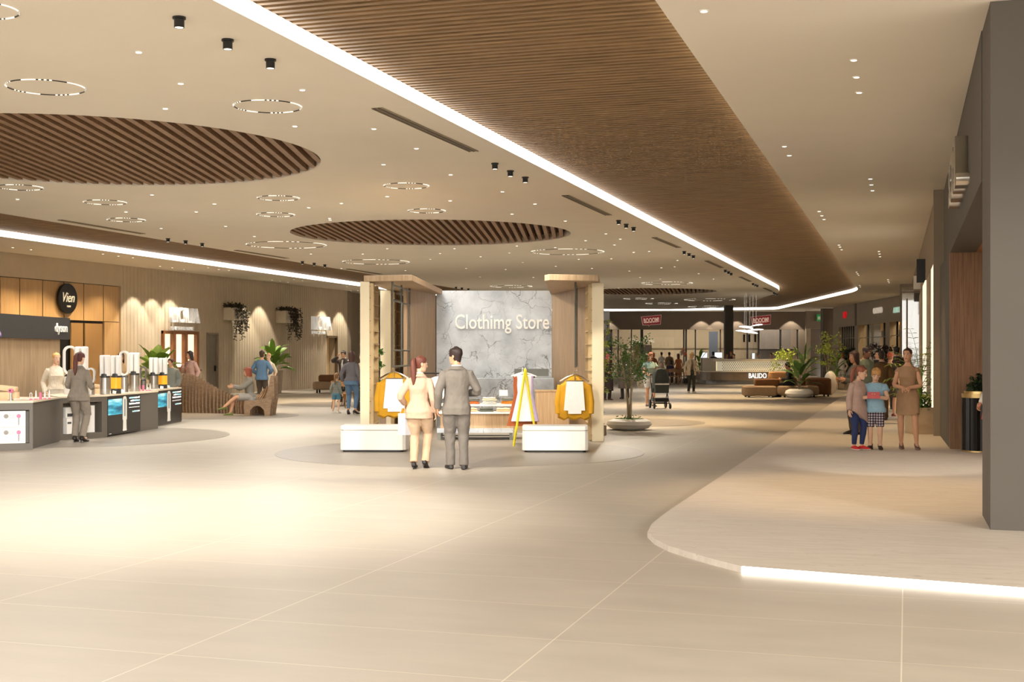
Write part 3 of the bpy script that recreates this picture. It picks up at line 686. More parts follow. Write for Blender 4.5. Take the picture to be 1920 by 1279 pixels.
# timber canopies
M_CAN = wood('canopy oak', (196, 172, 142), (168, 142, 112), (9, 9, .8), 2.5)
def canopy(pts, label, wp):
    P = [G(px, py, 2.965) for px, py in pts]; c = sum(P, Vector()) / len(P)
    o = thing('canopy', label, 'canopy', (c.x, c.y, 0), RZ, 'timber canopies of the marble shop')
    MB().prism(P, 2.965, 3.075).build('roof_slab', M_CAN, o, world=True, bevel=.006)
    MB().prism([W(*p) for p in wp], 0, 2.963).build('wall_panel', M_WOODW, o, world=True)
M_WOODW = wood('shop wall oak', (182, 156, 124), (148, 122, 92), (20, 20, .6), 2.5)
canopy([(682, 528), (773, 526.5), (829, 552), (755, 553), (726, 544)], 'angled timber canopy and oak wall on the left of the marble shop', [(-1.70, 28.9), (-2.12, 26.2), (-2.2, 26.25), (-2.2, 28.95)])
canopy([(1021, 527), (1030, 525.5), (1122, 527), (1128, 550), (1034, 555)], 'timber canopy and dark oak wall on the right of the marble shop', [(.89, 28.9), (1.52, 25.6), (1.6, 25.6), (1.56, 28.95)])
# marble wall with the shop name
o = thing('marble_wall', 'white veined marble wall with the raised shop name Clothimg Store', 'wall panel', W(-.4, 29.1), RZ)
wbox(MB(), -1.69, .89, 29.0, 29.25, 0, 3.05).build('panel', M_MARB, o, world=True)
pc = A(941.5, 607.5, 28.93); place_text('lettering', 'Clothimg Store', pc, TOCAM, .5, .07, mat('white letter', (252, 251, 248), .4, var=0), o, width=2.1, height=.43, bold=.005)
# lower grey marble bar
o = thing('marble_bar', 'low grey marble slab standing in front of the white marble wall', 'counter', W(.1, 28), RZ)
wbox(MB(), -1.45, .90, 27.9, 28.1, .36, 1.10).build('slab', M_MARBG, o, world=True); wbox(MB(), -1.45, .9, 27.92, 28.5, 1.08, 1.11).build('top', M_MARB, o, world=True); wbox(MB(), -1.4, .85, 28.0, 28.5, 0, .36).build('base', M_WOODL, o, world=True)
o = thing('till_counter', 'oak cash counter panel under the yellow coat at the right', 'counter', W(1.0, 26.6), RZ)
wbox(MB(), .48, 1.16, 26.3, 26.8, .08, .87).build('body', M_WOODL, o, world=True); wbox(MB(), .5, 1.14, 26.36, 26.8, 0, .08).build('plinth', M_BLACK, o, world=True); wbox(MB(), .46, 1.18, 26.28, 26.82, .87, .895).build('top', M_WOODL, o, world=True)
o = thing('computer_screen', 'dark grey screen standing on the grey marble bar', 'screen', W(.42, 28.25, 1.11), RZ)
wbox(MB(), .05, .80, 28.22, 28.26, 1.15, 1.31).build('display', mat('screen grey', (104, 108, 104), .3), o, world=True); wbox(MB(), .35, .5, 28.2, 28.34, 1.11, 1.15).build('foot', M_BLACK, o, world=True)
# display table
o = thing('display_table', 'low oak display table with two white shelves in front of the marble bar', 'table', W(-.66, 25.0), RZ)
wbox(MB(), -1.42, .02, 24.5, 25.4, .14, .225).build('platform', M_MARB, o, world=True)
wbox(MB(), -1.36, .02, 24.62, 25.4, .225, .50).build('front_panel', M_WOODL, o, world=True)
wbox(MB(), -1.42, .20, 24.5, 25.4, .50, .535).build('shelf', M_WHITE, o, world=True); wbox(MB(), -1.42, .20, 24.78, 25.4, .635, .67).build('shelf', M_WHITE, o, world=True)
for L in (-1.38, -.02): wbox(MB(), L - .03, L + .03, 24.55, 24.61, 0, .14).build('leg', M_FRAME, o, world=True); wbox(MB(), L - .03, L + .03, 25.3, 25.36, 0, .14).build('leg', M_FRAME, o, world=True)
mb = MB()
for z in (.03, .075): wbox(mb, -1.38, -.02, 24.56, 24.6, z, z + .02)
mb.build('rail', M_BLACK, o, world=True)
for L in (-1.3, -.6, .1): wbox(MB(), L - .02, L + .02, 24.9, 25.3, .535, .635).build('support', M_WHITE, o, world=True)
# folded clothes
def folded(label, px, D, z, rgb, w_=.27, d=.2, h=.05, group='folded clothes on the display table'):
    p = A(px, 700, D); o = thing('folded_garment', label, 'garment', (p.x, p.y, z), RZ + random.uniform(-.1, .1), group)
    m_ = mat('knit %d %d %d' % rgb, rgb, .9, bump=.3, bscale=120)
    def slab(x0, x1, z0, z1):
        mb = MB(); rings = []
        for t in (-1, -.93, -.8, -.4, 0, .4, .8, .93, 1):
            k = (1 - abs(t) ** 6) ** .5 if abs(t) < 1 else 0.15; zc = (z0 + z1) / 2; hh = (z1 - z0) / 2 * (.55 + .45 * k); dd = d / 2 * (.9 + .1 * k); x = (x0 + x1) / 2 + t * (x1 - x0) / 2
            rings.append([(x, math.copysign(abs(math.cos(a_)) ** .5, math.cos(a_)) * dd, zc + math.copysign(abs(math.sin(a_)) ** .6, math.sin(a_)) * hh + .004 * math.sin(x * 40)) for a_ in [2 * PI * i / 16 for i in range(16)]])
        return mb.loft(rings)
    slab(-w_ / 2, w_ / 2, 0, h * .55).build('body', m_, o, True); slab(-w_ / 2 + .01, w_ / 2 - .015, h * .5, h).build('fold', m_, o, True)
random.seed(4)
for lb, px, D, z, c_, h in [('rust orange folded top, under the grey one left on the upper shelf', 886, 25.0, .67, (206, 110, 50), .05), ('grey folded top, upper one of the left stack on the upper shelf', 886, 25.0, .722, (112, 112, 106), .055),
 ('pale grey folded top, under the cream one on the upper shelf', 918, 25.0, .67, (224, 218, 208), .055), ('cream folded top, upper one of the middle stack on the upper shelf', 918, 25.0, .727, (244, 228, 196), .07),
 ('orange yellow folded top, under the grey one right on the upper shelf', 953, 25.0, .67, (224, 130, 40), .055), ('grey folded top, upper one of the right stack on the upper shelf', 953, 25.0, .727, (124, 124, 116), .06),
 ('peach folded top on the lower shelf beside the man in grey', 882, 24.66, .535, (238, 196, 150), .07), ('dark green grey folded top in the middle of the lower shelf', 912, 24.66, .535, (92, 96, 86), .075), ('cream folded top at the right of the lower shelf', 944, 24.66, .535, (246, 216, 172), .07),
 ('white folded top on the lower shelf behind the man in grey', 852, 24.66, .535, (240, 236, 228), .07)]:
    folded(lb, px, D, z, c_, h=h)
o = thing('price_card', 'blank white price card on a thin stand on the upper shelf', 'card', A(944, 757, 25.3), RZ)
MB().cyl((0, 0, 0), .05, .008, 14).cyl((0, 0, 0), .006, .15, 8).build('stand', M_CHROME, o); MB().box((0, 0, .21), (.165, .012, .115)).build('card', M_WHITE, o)
# white benches
def bench(pxc, D, label):
    p = A(pxc, 700, D); o = thing('bench', label, 'bench', (p.x, p.y, 0), RZ + math.radians(-2), 'white benches of the marble shop')
    ch = .05; out = [(-.545, -.22), (-.545 + ch, -.27), (.545 - ch, -.27), (.545, -.22), (.545, .22), (.545 - ch, .27), (-.545 + ch, .27), (-.545, .22)]
    MB().prism(out, .035, .355).build('body', M_WHITE, o, bevel=.006)
    MB().prism([(x * .975, y * .965) for x, y in out], .353, .368).build('groove', mat('groove grey', (168, 164, 156), .6), o)
    MB().prism(out, .366, .44).build('seat_slab', M_WHITE, o, bevel=.012)
    MB().prism([(x * .93, y * .9) for x, y in out], 0, .036).build('plinth', M_BLACK, o)
bench(703, 21.78, 'white block bench in front of the left cream pillar, beside the woman in beige'); bench(1041, 21.7, 'white block bench in front of the right cream pillar under the yellow coat')
# grey hanging frames
def grid_frame(L0, D0, L1, D1, label):
    c = W((L0 + L1) / 2, (D0 + D1) / 2); o = thing('hanging_grid_screen', label, 'frame', (c.x, c.y, 2.96), RZ, 'hanging grid frames')
    zb = 1.38
    def P(t, z): v = W(L0 + (L1 - L0) * t, D0 + (D1 - D0) * t); return (v.x, v.y, z)
    for t in (0, .5, 1): MB().tube([P(t, 2.96), P(t, zb)], .020, 4).build('post', M_FRAME, o, world=True)
    for z in (2.9, 2.62, 1.7, 1.4): MB().tube([P(0, z), P(1, z)], .018, 4).build('crossbar', M_FRAME, o, world=True)
grid_frame(-2.19, 23.75, -2.07, 26.2, 'grey metal grid frame hanging from the left canopy over the yellow coat'); grid_frame(1.17, 23.9, 1.31, 26.2, 'grey metal grid frame seen edge on under the right canopy')
# hanging clothes
def shell(name, outline, th, m, parent, world_c, rz, wave=0, seedv=0):
    """a hanging garment: two bulging sides closed along an outline of (x, z)"""
    n = len(outline); mb = MB(); cx = sum(p[0] for p in outline) / n; cz = sum(p[1] for p in outline) / n
    rings = []
    for k, s_ in ((-1.0, .06), (-1.0, .55), (-.72, .9), (0, 1.0), (.72, .9), (1.0, .55), (1.0, .06)):
        rings.append([(cx + (x - cx) * s_, k * th * (1 + wave * math.sin(x * 26 + seedv)) , cz + (z - cz) * s_) for x, z in outline])
    mb.loft(rings); return mb.build(name, m, parent, True)
M_YEL = mat('mustard wool', (212, 158, 34), .9, bump=.2, bscale=90); M_PAPER = mat('white cotton', (246, 246, 244), .8, var=.02)
def coat(px, py, D, rz, label, lab2):
    p = A(px, py, D); z = p.z; o = thing('yellow_coat', label, 'coat', (p.x, p.y, z), RZ + rz, 'yellow coats hanging in the shop')
    k = D / FPX
    out = [(-.06, -.02), (.06, -.02), (.2, -.14), (.28, -.2), (.30, -.5), (.31, -.80), (.2, -.85), (.12, -.81), (0, -.85), (-.12, -.81), (-.2, -.85), (-.31, -.80), (-.30, -.5), (-.28, -.2), (-.2, -.14)]
    shell('body', [(x * .98, z_) for x, z_ in out], .10, M_YEL, o, p, 0)
    for s_ in (-1, 1): MB().tube([(s_ * .25, 0, -.2), (s_ * .305, -.02, -.5), (s_ * .30, -.04, -.72)], [.065, .06, .055], 10).build('sleeve', M_YEL, o, True)
    MB().tube([(-.27, -.02, -.13), (-.13, -.02, -.05), (0, -.02, .0), (.13, -.02, -.05), (.27, -.02, -.13)], .018, 6).tube([(0, -.02, 0), (.01, -.02, .06), (.05, -.02, .08)], .008, 6).build('hanger', M_CHROME, o, True)
    q = thing('hanging_shirt', lab2, 'garment', (p.x, p.y, z), RZ + rz, 'white tops hanging in front of the yellow coats')
    ot = [(-.15, -.13), (.15, -.13), (.19, -.66), (.12, -.66), (.12, -.72), (-.12, -.72), (-.12, -.66), (-.20, -.66)]
    mb = MB(); mb.loft([[(x, y, z_) for x, z_ in ot] for y in (-.155, -.135)]); mb.build('body', M_PAPER, q, bevel=.004); MB().tube([(-.16, -.146, -.12), (.16, -.146, -.12)], .012, 6).tube([(0, -.146, -.12), (0, -.1, -.02), (0, -.03, .01)], .007, 6).build('hanger_bar', M_CHROME, q, True)
coat(1077, 702, 23.8, 0, 'mustard yellow coat hanging under the right canopy above the bench', 'white top hanging in front of the right mustard coat')
coat(739, 697, 23.5, .12, 'mustard yellow coat hanging at the left beside the woman in beige', 'white top hanging in front of the left mustard coat')
p = A(819, 706, 24.3); o = thing('white_shirt', 'white shirt hanging between the walking woman and man', 'garment', (p.x, p.y, p.z), RZ)
shell('body', [(-.03, 0), (.03, 0), (.17, -.06), (.17, -.4), (.12, -.42), (-.12, -.42), (-.17, -.4), (-.17, -.06)], .04, M_PAPER, o, p, 0); MB().tube([(0, 0, 0), (0, 0, .04), (.03, 0, .06), (.05, 0, .03)], .008, 6).build('hanger', M_CHROME, o, True)
o2 = thing('garment_rail', 'black garment rail standing behind the walking couple', 'rail', W(-1.43, 24.3), RZ)
for dx in (-.35, .35): MB().tube([(dx, 0, 0), (dx, 0, 1.27)], .015, 6).build('post', M_BLACK, o2); MB().box((dx, 0, .01), (.04, .4, .02)).build('foot', M_BLACK, o2)
MB().tube([(-.37, 0, 1.27), (.37, 0, 1.27)], .014, 6).build('top_bar', M_BLACK, o2)
# yellow trestle rack with dresses
M_NEON = mat('yellow painted bar', (238, 226, 60), .4, var=.02); M_ORB = mat('orange painted bar', (236, 166, 62), .4)
Lc, Dc = (985 - 960) / FPX * 22.9, 22.9
pr = W(Lc, Dc + .25); RK = thing('dress_rack', 'yellow A frame trestle rack hung with dresses beside the right bench', 'rack', (pr.x, pr.y, 0), RZ)
for dy in (-.25, .3):
    MB().tube([(-.205, dy, 0), (.0, dy, 1.36)], .02, 4).build('leg', M_NEON if dy > 0 else M_NEON, RK); MB().tube([(.215, dy, 0), (.0, dy, 1.36)], .02, 4).build('leg', M_NEON, RK)
MB().tube([(0, -.28, 1.35), (0, .33, 1.35)], .022, 6).build('top_bar', M_NEON, RK); MB().box((0, .02, .22), (.3, .5, .02)).build('tray', M_WHITE, RK)
def dress(label, y, sc, mats, dx=0, dz=0):
    o = thing('dress', label, 'dress', tuple(W(Lc + dx, Dc + .25 + y, 1.30 + dz)), RZ, 'dresses on the yellow rack')
    n = 40; rings = []
    for z, rx, ry in ((-.04, .10, .02), (-.06, .15, .045), (-.12, .14, .05), (-.22, .145, .055), (-.36, .135, .055), (-.5, .165, .06), (-.68, .205, .075), (-.86, .245, .085)):
        rings.append([((1 + .05 * math.sin(9 * a_) * max(0, -z - .3)) * rx * math.cos(a_) * sc, (1 + .25 * math.sin(9 * a_) * max(0, -z - .3)) * ry * math.sin(a_), z * sc) for a_ in [2 * PI * i / n for i in range(n)]])
    mb = MB().loft(rings)
    for f in range(len(mb.f)): mb.m[f] = (f % n // 5) % len(mats) if f < len(mb.f) - 2 else 0
    mb.build('body', mats, o, True)
    MB().tube([(-.2, 0, -.07), (-.1, 0, -.03), (0, 0, 0), (.1, 0, -.03), (.2, 0, -.07)], .012, 6).tube([(0, 0, 0), (.0, 0, .03), (.0, .02, .07), (0, .0, .085)], .006, 6).build('hanger', M_WHITE, o, True)
MWD, MLI, MPU, MRU = mat('white dress', (248, 246, 244), .8), mat('lilac dress', (206, 186, 222), .8), mat('purple dress', (150, 124, 176), .8), mat('rust dress', (176, 92, 44), .8)
dress('white sleeveless dress with lilac panels, front one on the yellow rack', -.12, 1.0, [MWD, MWD, MLI, MWD, MWD])
dress('purple dress hanging second on the yellow rack', .05, 1.02, [MPU, MPU, MLI], .0, 0); dress('rust brown dress hanging lowest at the back of the yellow rack', .2, 1.12, [MRU], -.05)
# ================================================================= appliance kiosk at the left
M_TOP = mat('kiosk top', (232, 218, 194), .35, var=.03); M_KB = mat('kiosk dark', (44, 40, 37), .5)
ZT = .83
def unit(label, poly, faces):
    """counter: body with optional display niches on its faces; faces = [(i, j, t0, t1, za, zb)]"""
    P = [W(L, D) for L, D in poly]; c = sum(P, Vector()) / len(P)
    o = thing('kiosk_counter', label, 'counter', (c.x, c.y, 0), 0, 'grey counters of the appliance kiosk')
    body = MB(); dep = .34; inner = list(P); niche = {f[0]: f for f in faces}
    n = len(P); core = []
    for i in range(n):
        if i in niche: continue
    # core polygon: pull niche edges inwards
    cp = list(P)
    for i, f in niche.items():
        a_, b_ = P[i], P[(i + 1) % n]; d = (b_ - a_).normalized(); nn_ = Vector((-d.y, d.x, 0))
        if nn_.dot(c - a_) < 0: nn_ = -nn_
        t0, t1, za, zb = f[1:]
        A0, A1 = a_ + (b_ - a_) * t0, a_ + (b_ - a_) * t1
        fr = MB()
        fr.prism([a_, A0, A0 + nn_ * dep, a_ + nn_ * dep * .999], 0.0, ZT - .03); fr.prism([A1, b_, b_ + nn_ * dep * .5, A1 + nn_ * dep], 0.0, ZT - .03)
        fr.prism([A0, A1, A1 + nn_ * dep, A0 + nn_ * dep], 0, za); fr.prism([A0, A1, A1 + nn_ * dep, A0 + nn_ * dep], zb, ZT - .03)
        body.merge(fr); cp[i] = a_ + nn_ * dep; cp[(i + 1) % n] = b_ + nn_ * dep * (.5 if (i + 1) % n not in niche else 1)
        MB().prism([A0 + nn_ * (dep - .02), A1 + nn_ * (dep - .02), A1 + nn_ * dep, A0 + nn_ * dep], za, zb).build('niche_back', M_KB, o, world=True)
    body.prism(cp, 0.0, ZT - .03); body.build('body', M_GREY, o, world=True)
    MB().prism([p + (p - c).normalized() * .015 for p in P], ZT - .03, ZT).build('top', M_TOP, o, world=True)
    return o
unit('grey kiosk counter nearest the left edge, with an open display niche', [(-9.7, 21.45), (-8.17, 22.1), (-8.43, 24.15), (-9.95, 24.3)], [(0, .42, .965, .11, .68)])
U2 = unit('grey middle kiosk counter with a box niche and a blue poster', [(-8.52, 24.4), (-7.93, 25.4), (-7.73, 28.3), (-8.6, 28.5), (-9.3, 25.7)], [(0, .07, .88, .11, .70)])
U3 = unit('grey far kiosk counter with a blue poster beside the slatted bench', [(-7.97, 28.85), (-7.96, 31.2), (-8.75, 31.3), (-8.75, 29.0)], [])
# posters
def pic_mat():
    m, nt, b = _new('sky picture'); N, K = nt.nodes.new, nt.links.new
    tc = N('ShaderNodeTexCoord'); mp = N('ShaderNodeMapping'); mp.inputs['Scale'].default_value = (.8, .8, 5); K(tc.outputs['Object'], mp.inputs[0])
    n = N('ShaderNodeTexNoise'); n.inputs['Scale'].default_value = 1.6; n.inputs['Detail'].default_value = 5; K(mp.outputs[0], n.inputs[0])
    r = N('ShaderNodeValToRGB'); e = r.color_ramp.elements; e[0].position = .35; e[0].color = lin((14, 84, 120)); e[1].position = .7; e[1].color = lin((190, 232, 238)); x = e.new(.52); x.color = lin((58, 178, 208)); K(n.outputs[0], r.inputs[0])
    K(r.outputs[0], b.inputs['Base Color']); K(r.outputs[0], b.inputs['Emission Color']); b.inputs['Emission Strength'].default_value = .35; return m
M_PIC = pic_mat(); M_POST = mat('poster black', (34, 28, 24), .4); M_CY = glow('poster cyan', (64, 200, 214), .7); M_WT = glow('poster white', (240, 240, 240), .7)
def poster(parent, a_, b_, z0, z1, label):
    """poster panel on a counter face between plan points a_, b_"""
    rt = parent
    def wb(mb, nm, m):
        mb.tf(XF[rt.name].inverted()); return mb.build(nm, m, parent)
    d = (b_ - a_); ln = d.length; d.normalize(); n_ = Vector((d.y, -d.x, 0))
    def B(u0, u1, v0, v1, off, th, m, nm):
        p, q = a_ + d * ln * u0 + n_ * off, a_ + d * ln * u1 + n_ * off
        return wb(MB().prism([p, q, q + n_ * th, p + n_ * th], z0 + (z1 - z0) * v0, z0 + (z1 - z0) * v1), nm, m)
    parent = B(0, 1, 0, 1, .001, .008, M_POST, 'poster'); B(.01, .42, .52, .93, .009, .002, M_PIC, 'poster_picture')
    mb = MB(); pr = [(.05, .0), (.06, .04), (.05, .05), (.045, .3), (.06, .34), (.06, .9), (.045, .97), (.02, 1.0)]
    out = [(.5 + u * 1.05, .06 + v * .92) for u, v in pr] + [(.5 - u * 1.05, .06 + v * .92) for u, v in pr[::-1]]
    def PT(u, v, o): q = a_ + d * ln * u + n_ * o; return (q.x, q.y, z0 + (z1 - z0) * v)
    _m = MB().loft([[PT(u, v, .009) for u, v in out], [PT(u, v, .012) for u, v in out]]); wb(_m, 'printed_fan', M_WHITE)
    slot = [(.5 + u, v) for u, v in ((-.022, .45), (.022, .45), (.022, .88), (0, .92), (-.022, .88))]
    _m = MB().loft([[PT(u, v, .0122) for u, v in slot], [PT(u, v, .0135) for u, v in slot]]); wb(_m, 'printed_fan_slot', mat('slot grey', (150, 160, 164), .5))
    rnd_ = random.Random(7)
    for row, (v, hh, u0, m1, m2, sp) in enumerate(((.9, .05, .64, M_CY, M_WT, .5), (.82, .05, .68, M_WT, M_CY, .3), (.74, .05, .64, M_WT, M_WT, .5), (.655, .02, .63, M_WT, M_WT, .5), (.53, .04, .74, M_CY, M_WT, .7), )):
        for mm, ua, ub in ((m1, u0, u0 + (.98 - u0) * sp), (m2, u0 + (.98 - u0) * sp, .98)):
            mb = MB(); u = ua
            while u < ub - .015:
                p, q = a_ + d * ln * u + n_ * .009, a_ + d * ln * (u + .014) + n_ * .009; hz = hh * rnd_.uniform(.7, 1.15)
                mb.prism([p, q, q + n_ * .003, p + n_ * .003], z0 + (z1 - z0) * v, z0 + (z1 - z0) * (v + hz))
                p2, q2 = a_ + d * ln * u + n_ * .009, a_ + d * ln * min(ub, u + .024) + n_ * .009
                mb.prism([p2, q2, q2 + n_ * .003, p2 + n_ * .003], z0 + (z1 - z0) * (v + hh * .55), z0 + (z1 - z0) * (v + hh * .75)); u += .024
            wb(mb, 'poster_text', mm)
    B(.04, .1, .03, .04, .009, .002, M_WT, 'poster_footnote')
f0, f1 = W(-7.93, 25.4), W(-7.73, 28.3)
poster(U2, f0, f0 + (f1 - f0) * .62, .03, .79, 0)
poster(U3, W(-7.97, 28.9), W(-7.96, 31.2), .03, .79, 0)
# sign wall
o = thing('kiosk_sign_wall', 'wood back wall of the kiosk with a dark dyson sign board on top', 'sign', W(-9.9, 26.8), 0)
sa, sb = W(-10.0, 24.2), W(-9.72, 28.5); sd_ = (sb - sa).normalized(); sn_ = Vector((sd_.y, -sd_.x, 0))
pa_, pb_ = sa, W(-9.74, 28.2)
MB().prism([pa_ - sn_ * .1, pb_ - sn_ * .1, pb_ - sn_ * .22, pa_ - sn_ * .22], 0, 1.95).build('back_panel', M_WOODW, o, world=True)
MB().prism([sa, sb, sb - sn_ * .3, sa - sn_ * .3], 1.95, 2.42).build('sign_board', mat('charcoal board', (48, 46, 45), .5), o, world=True)
tc_ = A(110, 614, 28.0); t_ = (tc_ - sa).dot(sd_); pc = sa + sd_ * t_ + sn_ * .015; pc.z = 2.17
place_text('lettering', 'dyson', pc, sn_, .4, .03, M_WHITE, o, width=.62, height=.25, bold=.004)
def photo_mat():
    m, nt, b = _new('lilac photo print'); N, K = nt.nodes.new, nt.links.new
    tc = N('ShaderNodeTexCoord'); v = N('ShaderNodeTexVoronoi'); v.inputs['Scale'].default_value = 9; K(tc.outputs['Object'], v.inputs[0])
    r = N('ShaderNodeValToRGB'); e = r.color_ramp.elements; e[0].color = lin((236, 232, 246)); e[1].color = lin((40, 36, 48)); e[1].position = .6; x = e.new(.3); x.color = lin((150, 120, 190)); K(v.outputs['Distance'], r.inputs[0]); K(r.outputs[0], b.inputs['Base Color']); return m
pts = []
for i in range(15):
    a_ = PI / 2 * i / 14; pts.append((math.cos(a_) * .95, math.sin(a_) * .43))
p0 = sa + sd_ * .05 + sn_ * .004
MB().loft([[(p0.x + sd_.x * u + sn_.x * k, p0.y + sd_.y * u + sn_.y * k, 1.955 + v) for u, v in [(0, 0)] + pts] for k in (0, .006)]).build('photo_print', photo_mat(), o, world=True)
# ---------------------------------------------------------------- fans and purifiers
M_PWH = mat('appliance white', (240, 238, 234), .3, var=.01); M_PSI = mat('appliance silver', (186, 184, 180), .3, metal=.8, var=.03); M_PDK = mat('appliance charcoal', (52, 54, 54), .4); M_POR = mat('amber filter', (250, 170, 40), .35, emit=.35); M_NK = mat('appliance nickel', (120, 116, 112), .3, metal=.8)
def stadium(w_, h, n=10):
    r = w_ / 2; return [(r * math.cos(PI * i / n), h / 2 - r + r * math.sin(PI * i / n)) for i in range(n + 1)] + [(-r * math.cos(PI * i / n), -h / 2 + r - r * math.sin(PI * i / n)) for i in range(n + 1)]
def hoop(label, px, D, h, w_, hoopm, basem, rz=0, basef=.36, z=ZT):
    p = A(px, 700, D); o = thing('hoop_fan', label, 'fan', (p.x, p.y, z + .001), RZ + rz, 'hoop fans on the kiosk counters'); r = w_ * .42
    MB().lathe([(r, 0), (r, h * basef * .8), (r * .96, h * basef)], n=28).build('base', basem, o, True)
    MB().lathe([(r * .97, h * basef), (r * .9, h * basef + .02), (r * .5, h * basef + .06)], n=28).build('collar', M_PDK, o, True)
    hh = h * (1 - basef) - .03; out, inn = stadium(w_, hh), stadium(w_ * .62, hh - w_ * .38); zc = h - hh / 2; d = w_ * .32
    mb = MB(); mb.loft([[(x, y, zc + v) for x, v in o_] for o_, y in ((out, -d), (out, d), (inn, d), (inn, -d), (out, -d))], False)
    mb.build('hoop', hoopm, o, bevel=.008)
    return o
def tower(label, px, D, h, w_, basem, rz=0, z=ZT):
    p = A(px, 700, D); o = thing('air_purifier', label, 'air purifier', (p.x, p.y, z + .001), RZ + rz, 'white topped air purifiers on the kiosk counters'); r = w_ / 2
    MB().lathe([(r * .98, 0), (r, .01), (r, h * .13)], n=32).build('foot', M_PSI if basem is not M_POR else M_PDK, o, True)
    MB().lathe([(r * .99, h * .13), (r * .99, h * .42)], n=32).build('base', basem, o, True)
    n = 32; rings = []
    for zz, k in ((h * .42, 0), (h * .5, 1)): rings.append([(r * .95 * math.cos(a_), r * .95 * math.sin(a_), zz + k * .022 * math.cos(2 * a_ - PI)) for a_ in [2 * PI * i / n for i in range(n)]])
    MB().loft(rings).build('collar', M_PDK, o, True)
    for s_ in (-1, 1):
        mb = MB(); rings = []
        for zz, k in ((h * .47, .96), (h * .96, 1), (h * .985, .94), (h, .7)):
            rings.append([(s_ * r * .5 + x * r * .47 * k, y * r * .8 * k, zz) for x, y in [(math.copysign(abs(math.cos(a_)) ** .6, math.cos(a_)), math.copysign(abs(math.sin(a_)) ** .6, math.sin(a_))) for a_ in [2 * PI * (i + .5) / 20 for i in range(20)]]])
        mb.loft(rings); mb.build('head', M_PWH, o, True)
hoop('tall white hoop fan behind the ponytailed customer', 131, 26.1, .97, .27, M_PWH, M_PWH, .4)
tower('tall white air purifier right of the ponytailed customer', 153, 26.0, .95, .25, M_PWH)
hoop('short silver hoop fan right of the ponytailed customer', 170, 25.5, .53, .18, M_PSI, M_STEEL, .1)
tower('white and silver purifier at the corner of the middle counter', 197, 25.75, .78, .2, M_STEEL); tower('purifier with amber base on the middle counter', 217.5, 26.25, .77, .2, M_POR)
hoop('tall white hoop fan with silver base between two purifiers on the middle counter', 233, 27.2, .87, .2, M_PWH, M_STEEL, .1); tower('tallest white purifier with steel base on the middle counter', 252, 27.75, .83, .21, M_STEEL)
hoop('short dark grey hoop fan in front of the leafy plant', 269, 29.3, .52, .15, M_NK, M_NK)
tower('white and silver purifier on the far counter', 288, 29.75, .72, .2, M_STEEL); tower('purifier with amber base on the far counter beside the boy', 305.5, 30.2, .71, .2, M_POR)
# small items
M_PINK = mat('pink plastic', (232, 120, 160), .4); M_CASE = mat('tan storage case', (232, 200, 160), .55)
def case(label, px, D, s_=1.0):
    p = A(px, 700, D); o = thing('storage_case', label, 'case', (p.x, p.y, ZT + .001), RZ + .1, 'tan cases on the kiosk')
    MB().loft([[(x * s_ * k, y * s_ * k, z * s_) for x, y in [(.17 * math.copysign(abs(math.cos(a_)) ** .5, math.cos(a_)), .1 * math.copysign(abs(math.sin(a_)) ** .5, math.sin(a_))) for a_ in [2 * PI * i / 24 for i in range(24)]]] for z, k in ((0, .94), (.012, 1), (.12, 1), (.13, .98))]).build('box', M_CASE, o, True)
    mb = MB().loft([[(x * s_ * k, y * s_ * k, z * s_) for x, y in [(.165 * math.copysign(abs(math.cos(a_)) ** .5, math.cos(a_)), .1 * math.copysign(abs(math.sin(a_)) ** .5, math.sin(a_))) for a_ in [2 * PI * i / 24 for i in range(24)]]] for z, k in ((0, .94), (.012, 1), (.07, 1), (.085, .94))])
    mb.tf(Matrix.Translation((-.03, .02, .15 * s_)) @ Matrix.Rotation(.12, 4, 'Y')); mb.build('lid', M_CASE, o, True)
case('tan storage case with its lid ajar on the left counter', 17, 22.9); case('small tan storage case seen through the short hoop fan', 182, 26.2, .8)
def dryer(label, px, D):
    p = A(px, 700, D); o = thing('hair_dryer', label, 'hair dryer', (p.x, p.y, ZT + .001), RZ, 'pink hair dryers')
    MB().lathe([(.05, 0), (.05, .008), (.022, .012), (.02, .14)], n=18).build('handle', M_PSI, o, True)
    mb = MB().lathe([(.036, -.04), (.04, -.03), (.04, .03), (.036, .04)], n=20).tf(Matrix.Translation((0, 0, .165)) @ Matrix.Rotation(PI / 2, 4, 'X')); mb.build('head', M_PINK, o, True)
    mb = MB().lathe([(.016, -.002), (.016, .002)], n=16).tf(Matrix.Translation((0, -.043, .165)) @ Matrix.Rotation(PI / 2, 4, 'X')); mb.build('nozzle', M_PDK, o, True)
dryer('silver hair dryer with a pink head standing on the left counter', 20.5, 22.45); dryer('pink headed hair dryer at the back edge of the middle counter', 257, 27.9)
def attach(label, px, D, kind):
    p = A(px, 700, D); o = thing('styling_attachment', label, 'attachment', (p.x, p.y, ZT + .001), RZ, 'styling attachments on the kiosk counters')
    MB().lathe([(.026, 0), (.026, .012), (.016, .022)], n=16).build('foot', M_PINK, o, True)
    if kind == 0: MB().tube([(-.018, 0, .02), (-.018, 0, .11), (-.01, 0, .122), (.01, 0, .122), (.018, 0, .11), (.018, 0, .02)], .006, 6).build('loop', M_PWH, o, True)
    elif kind == 1: MB().lathe([(.018, .02), (.014, .08), (.006, .16)], n=14).build('barrel', M_PWH, o, True)
    else: MB().lathe([(.02, .02), (.024, .05), (.024, .11), (.018, .125)], n=14).build('brush', M_PINK, o, True)
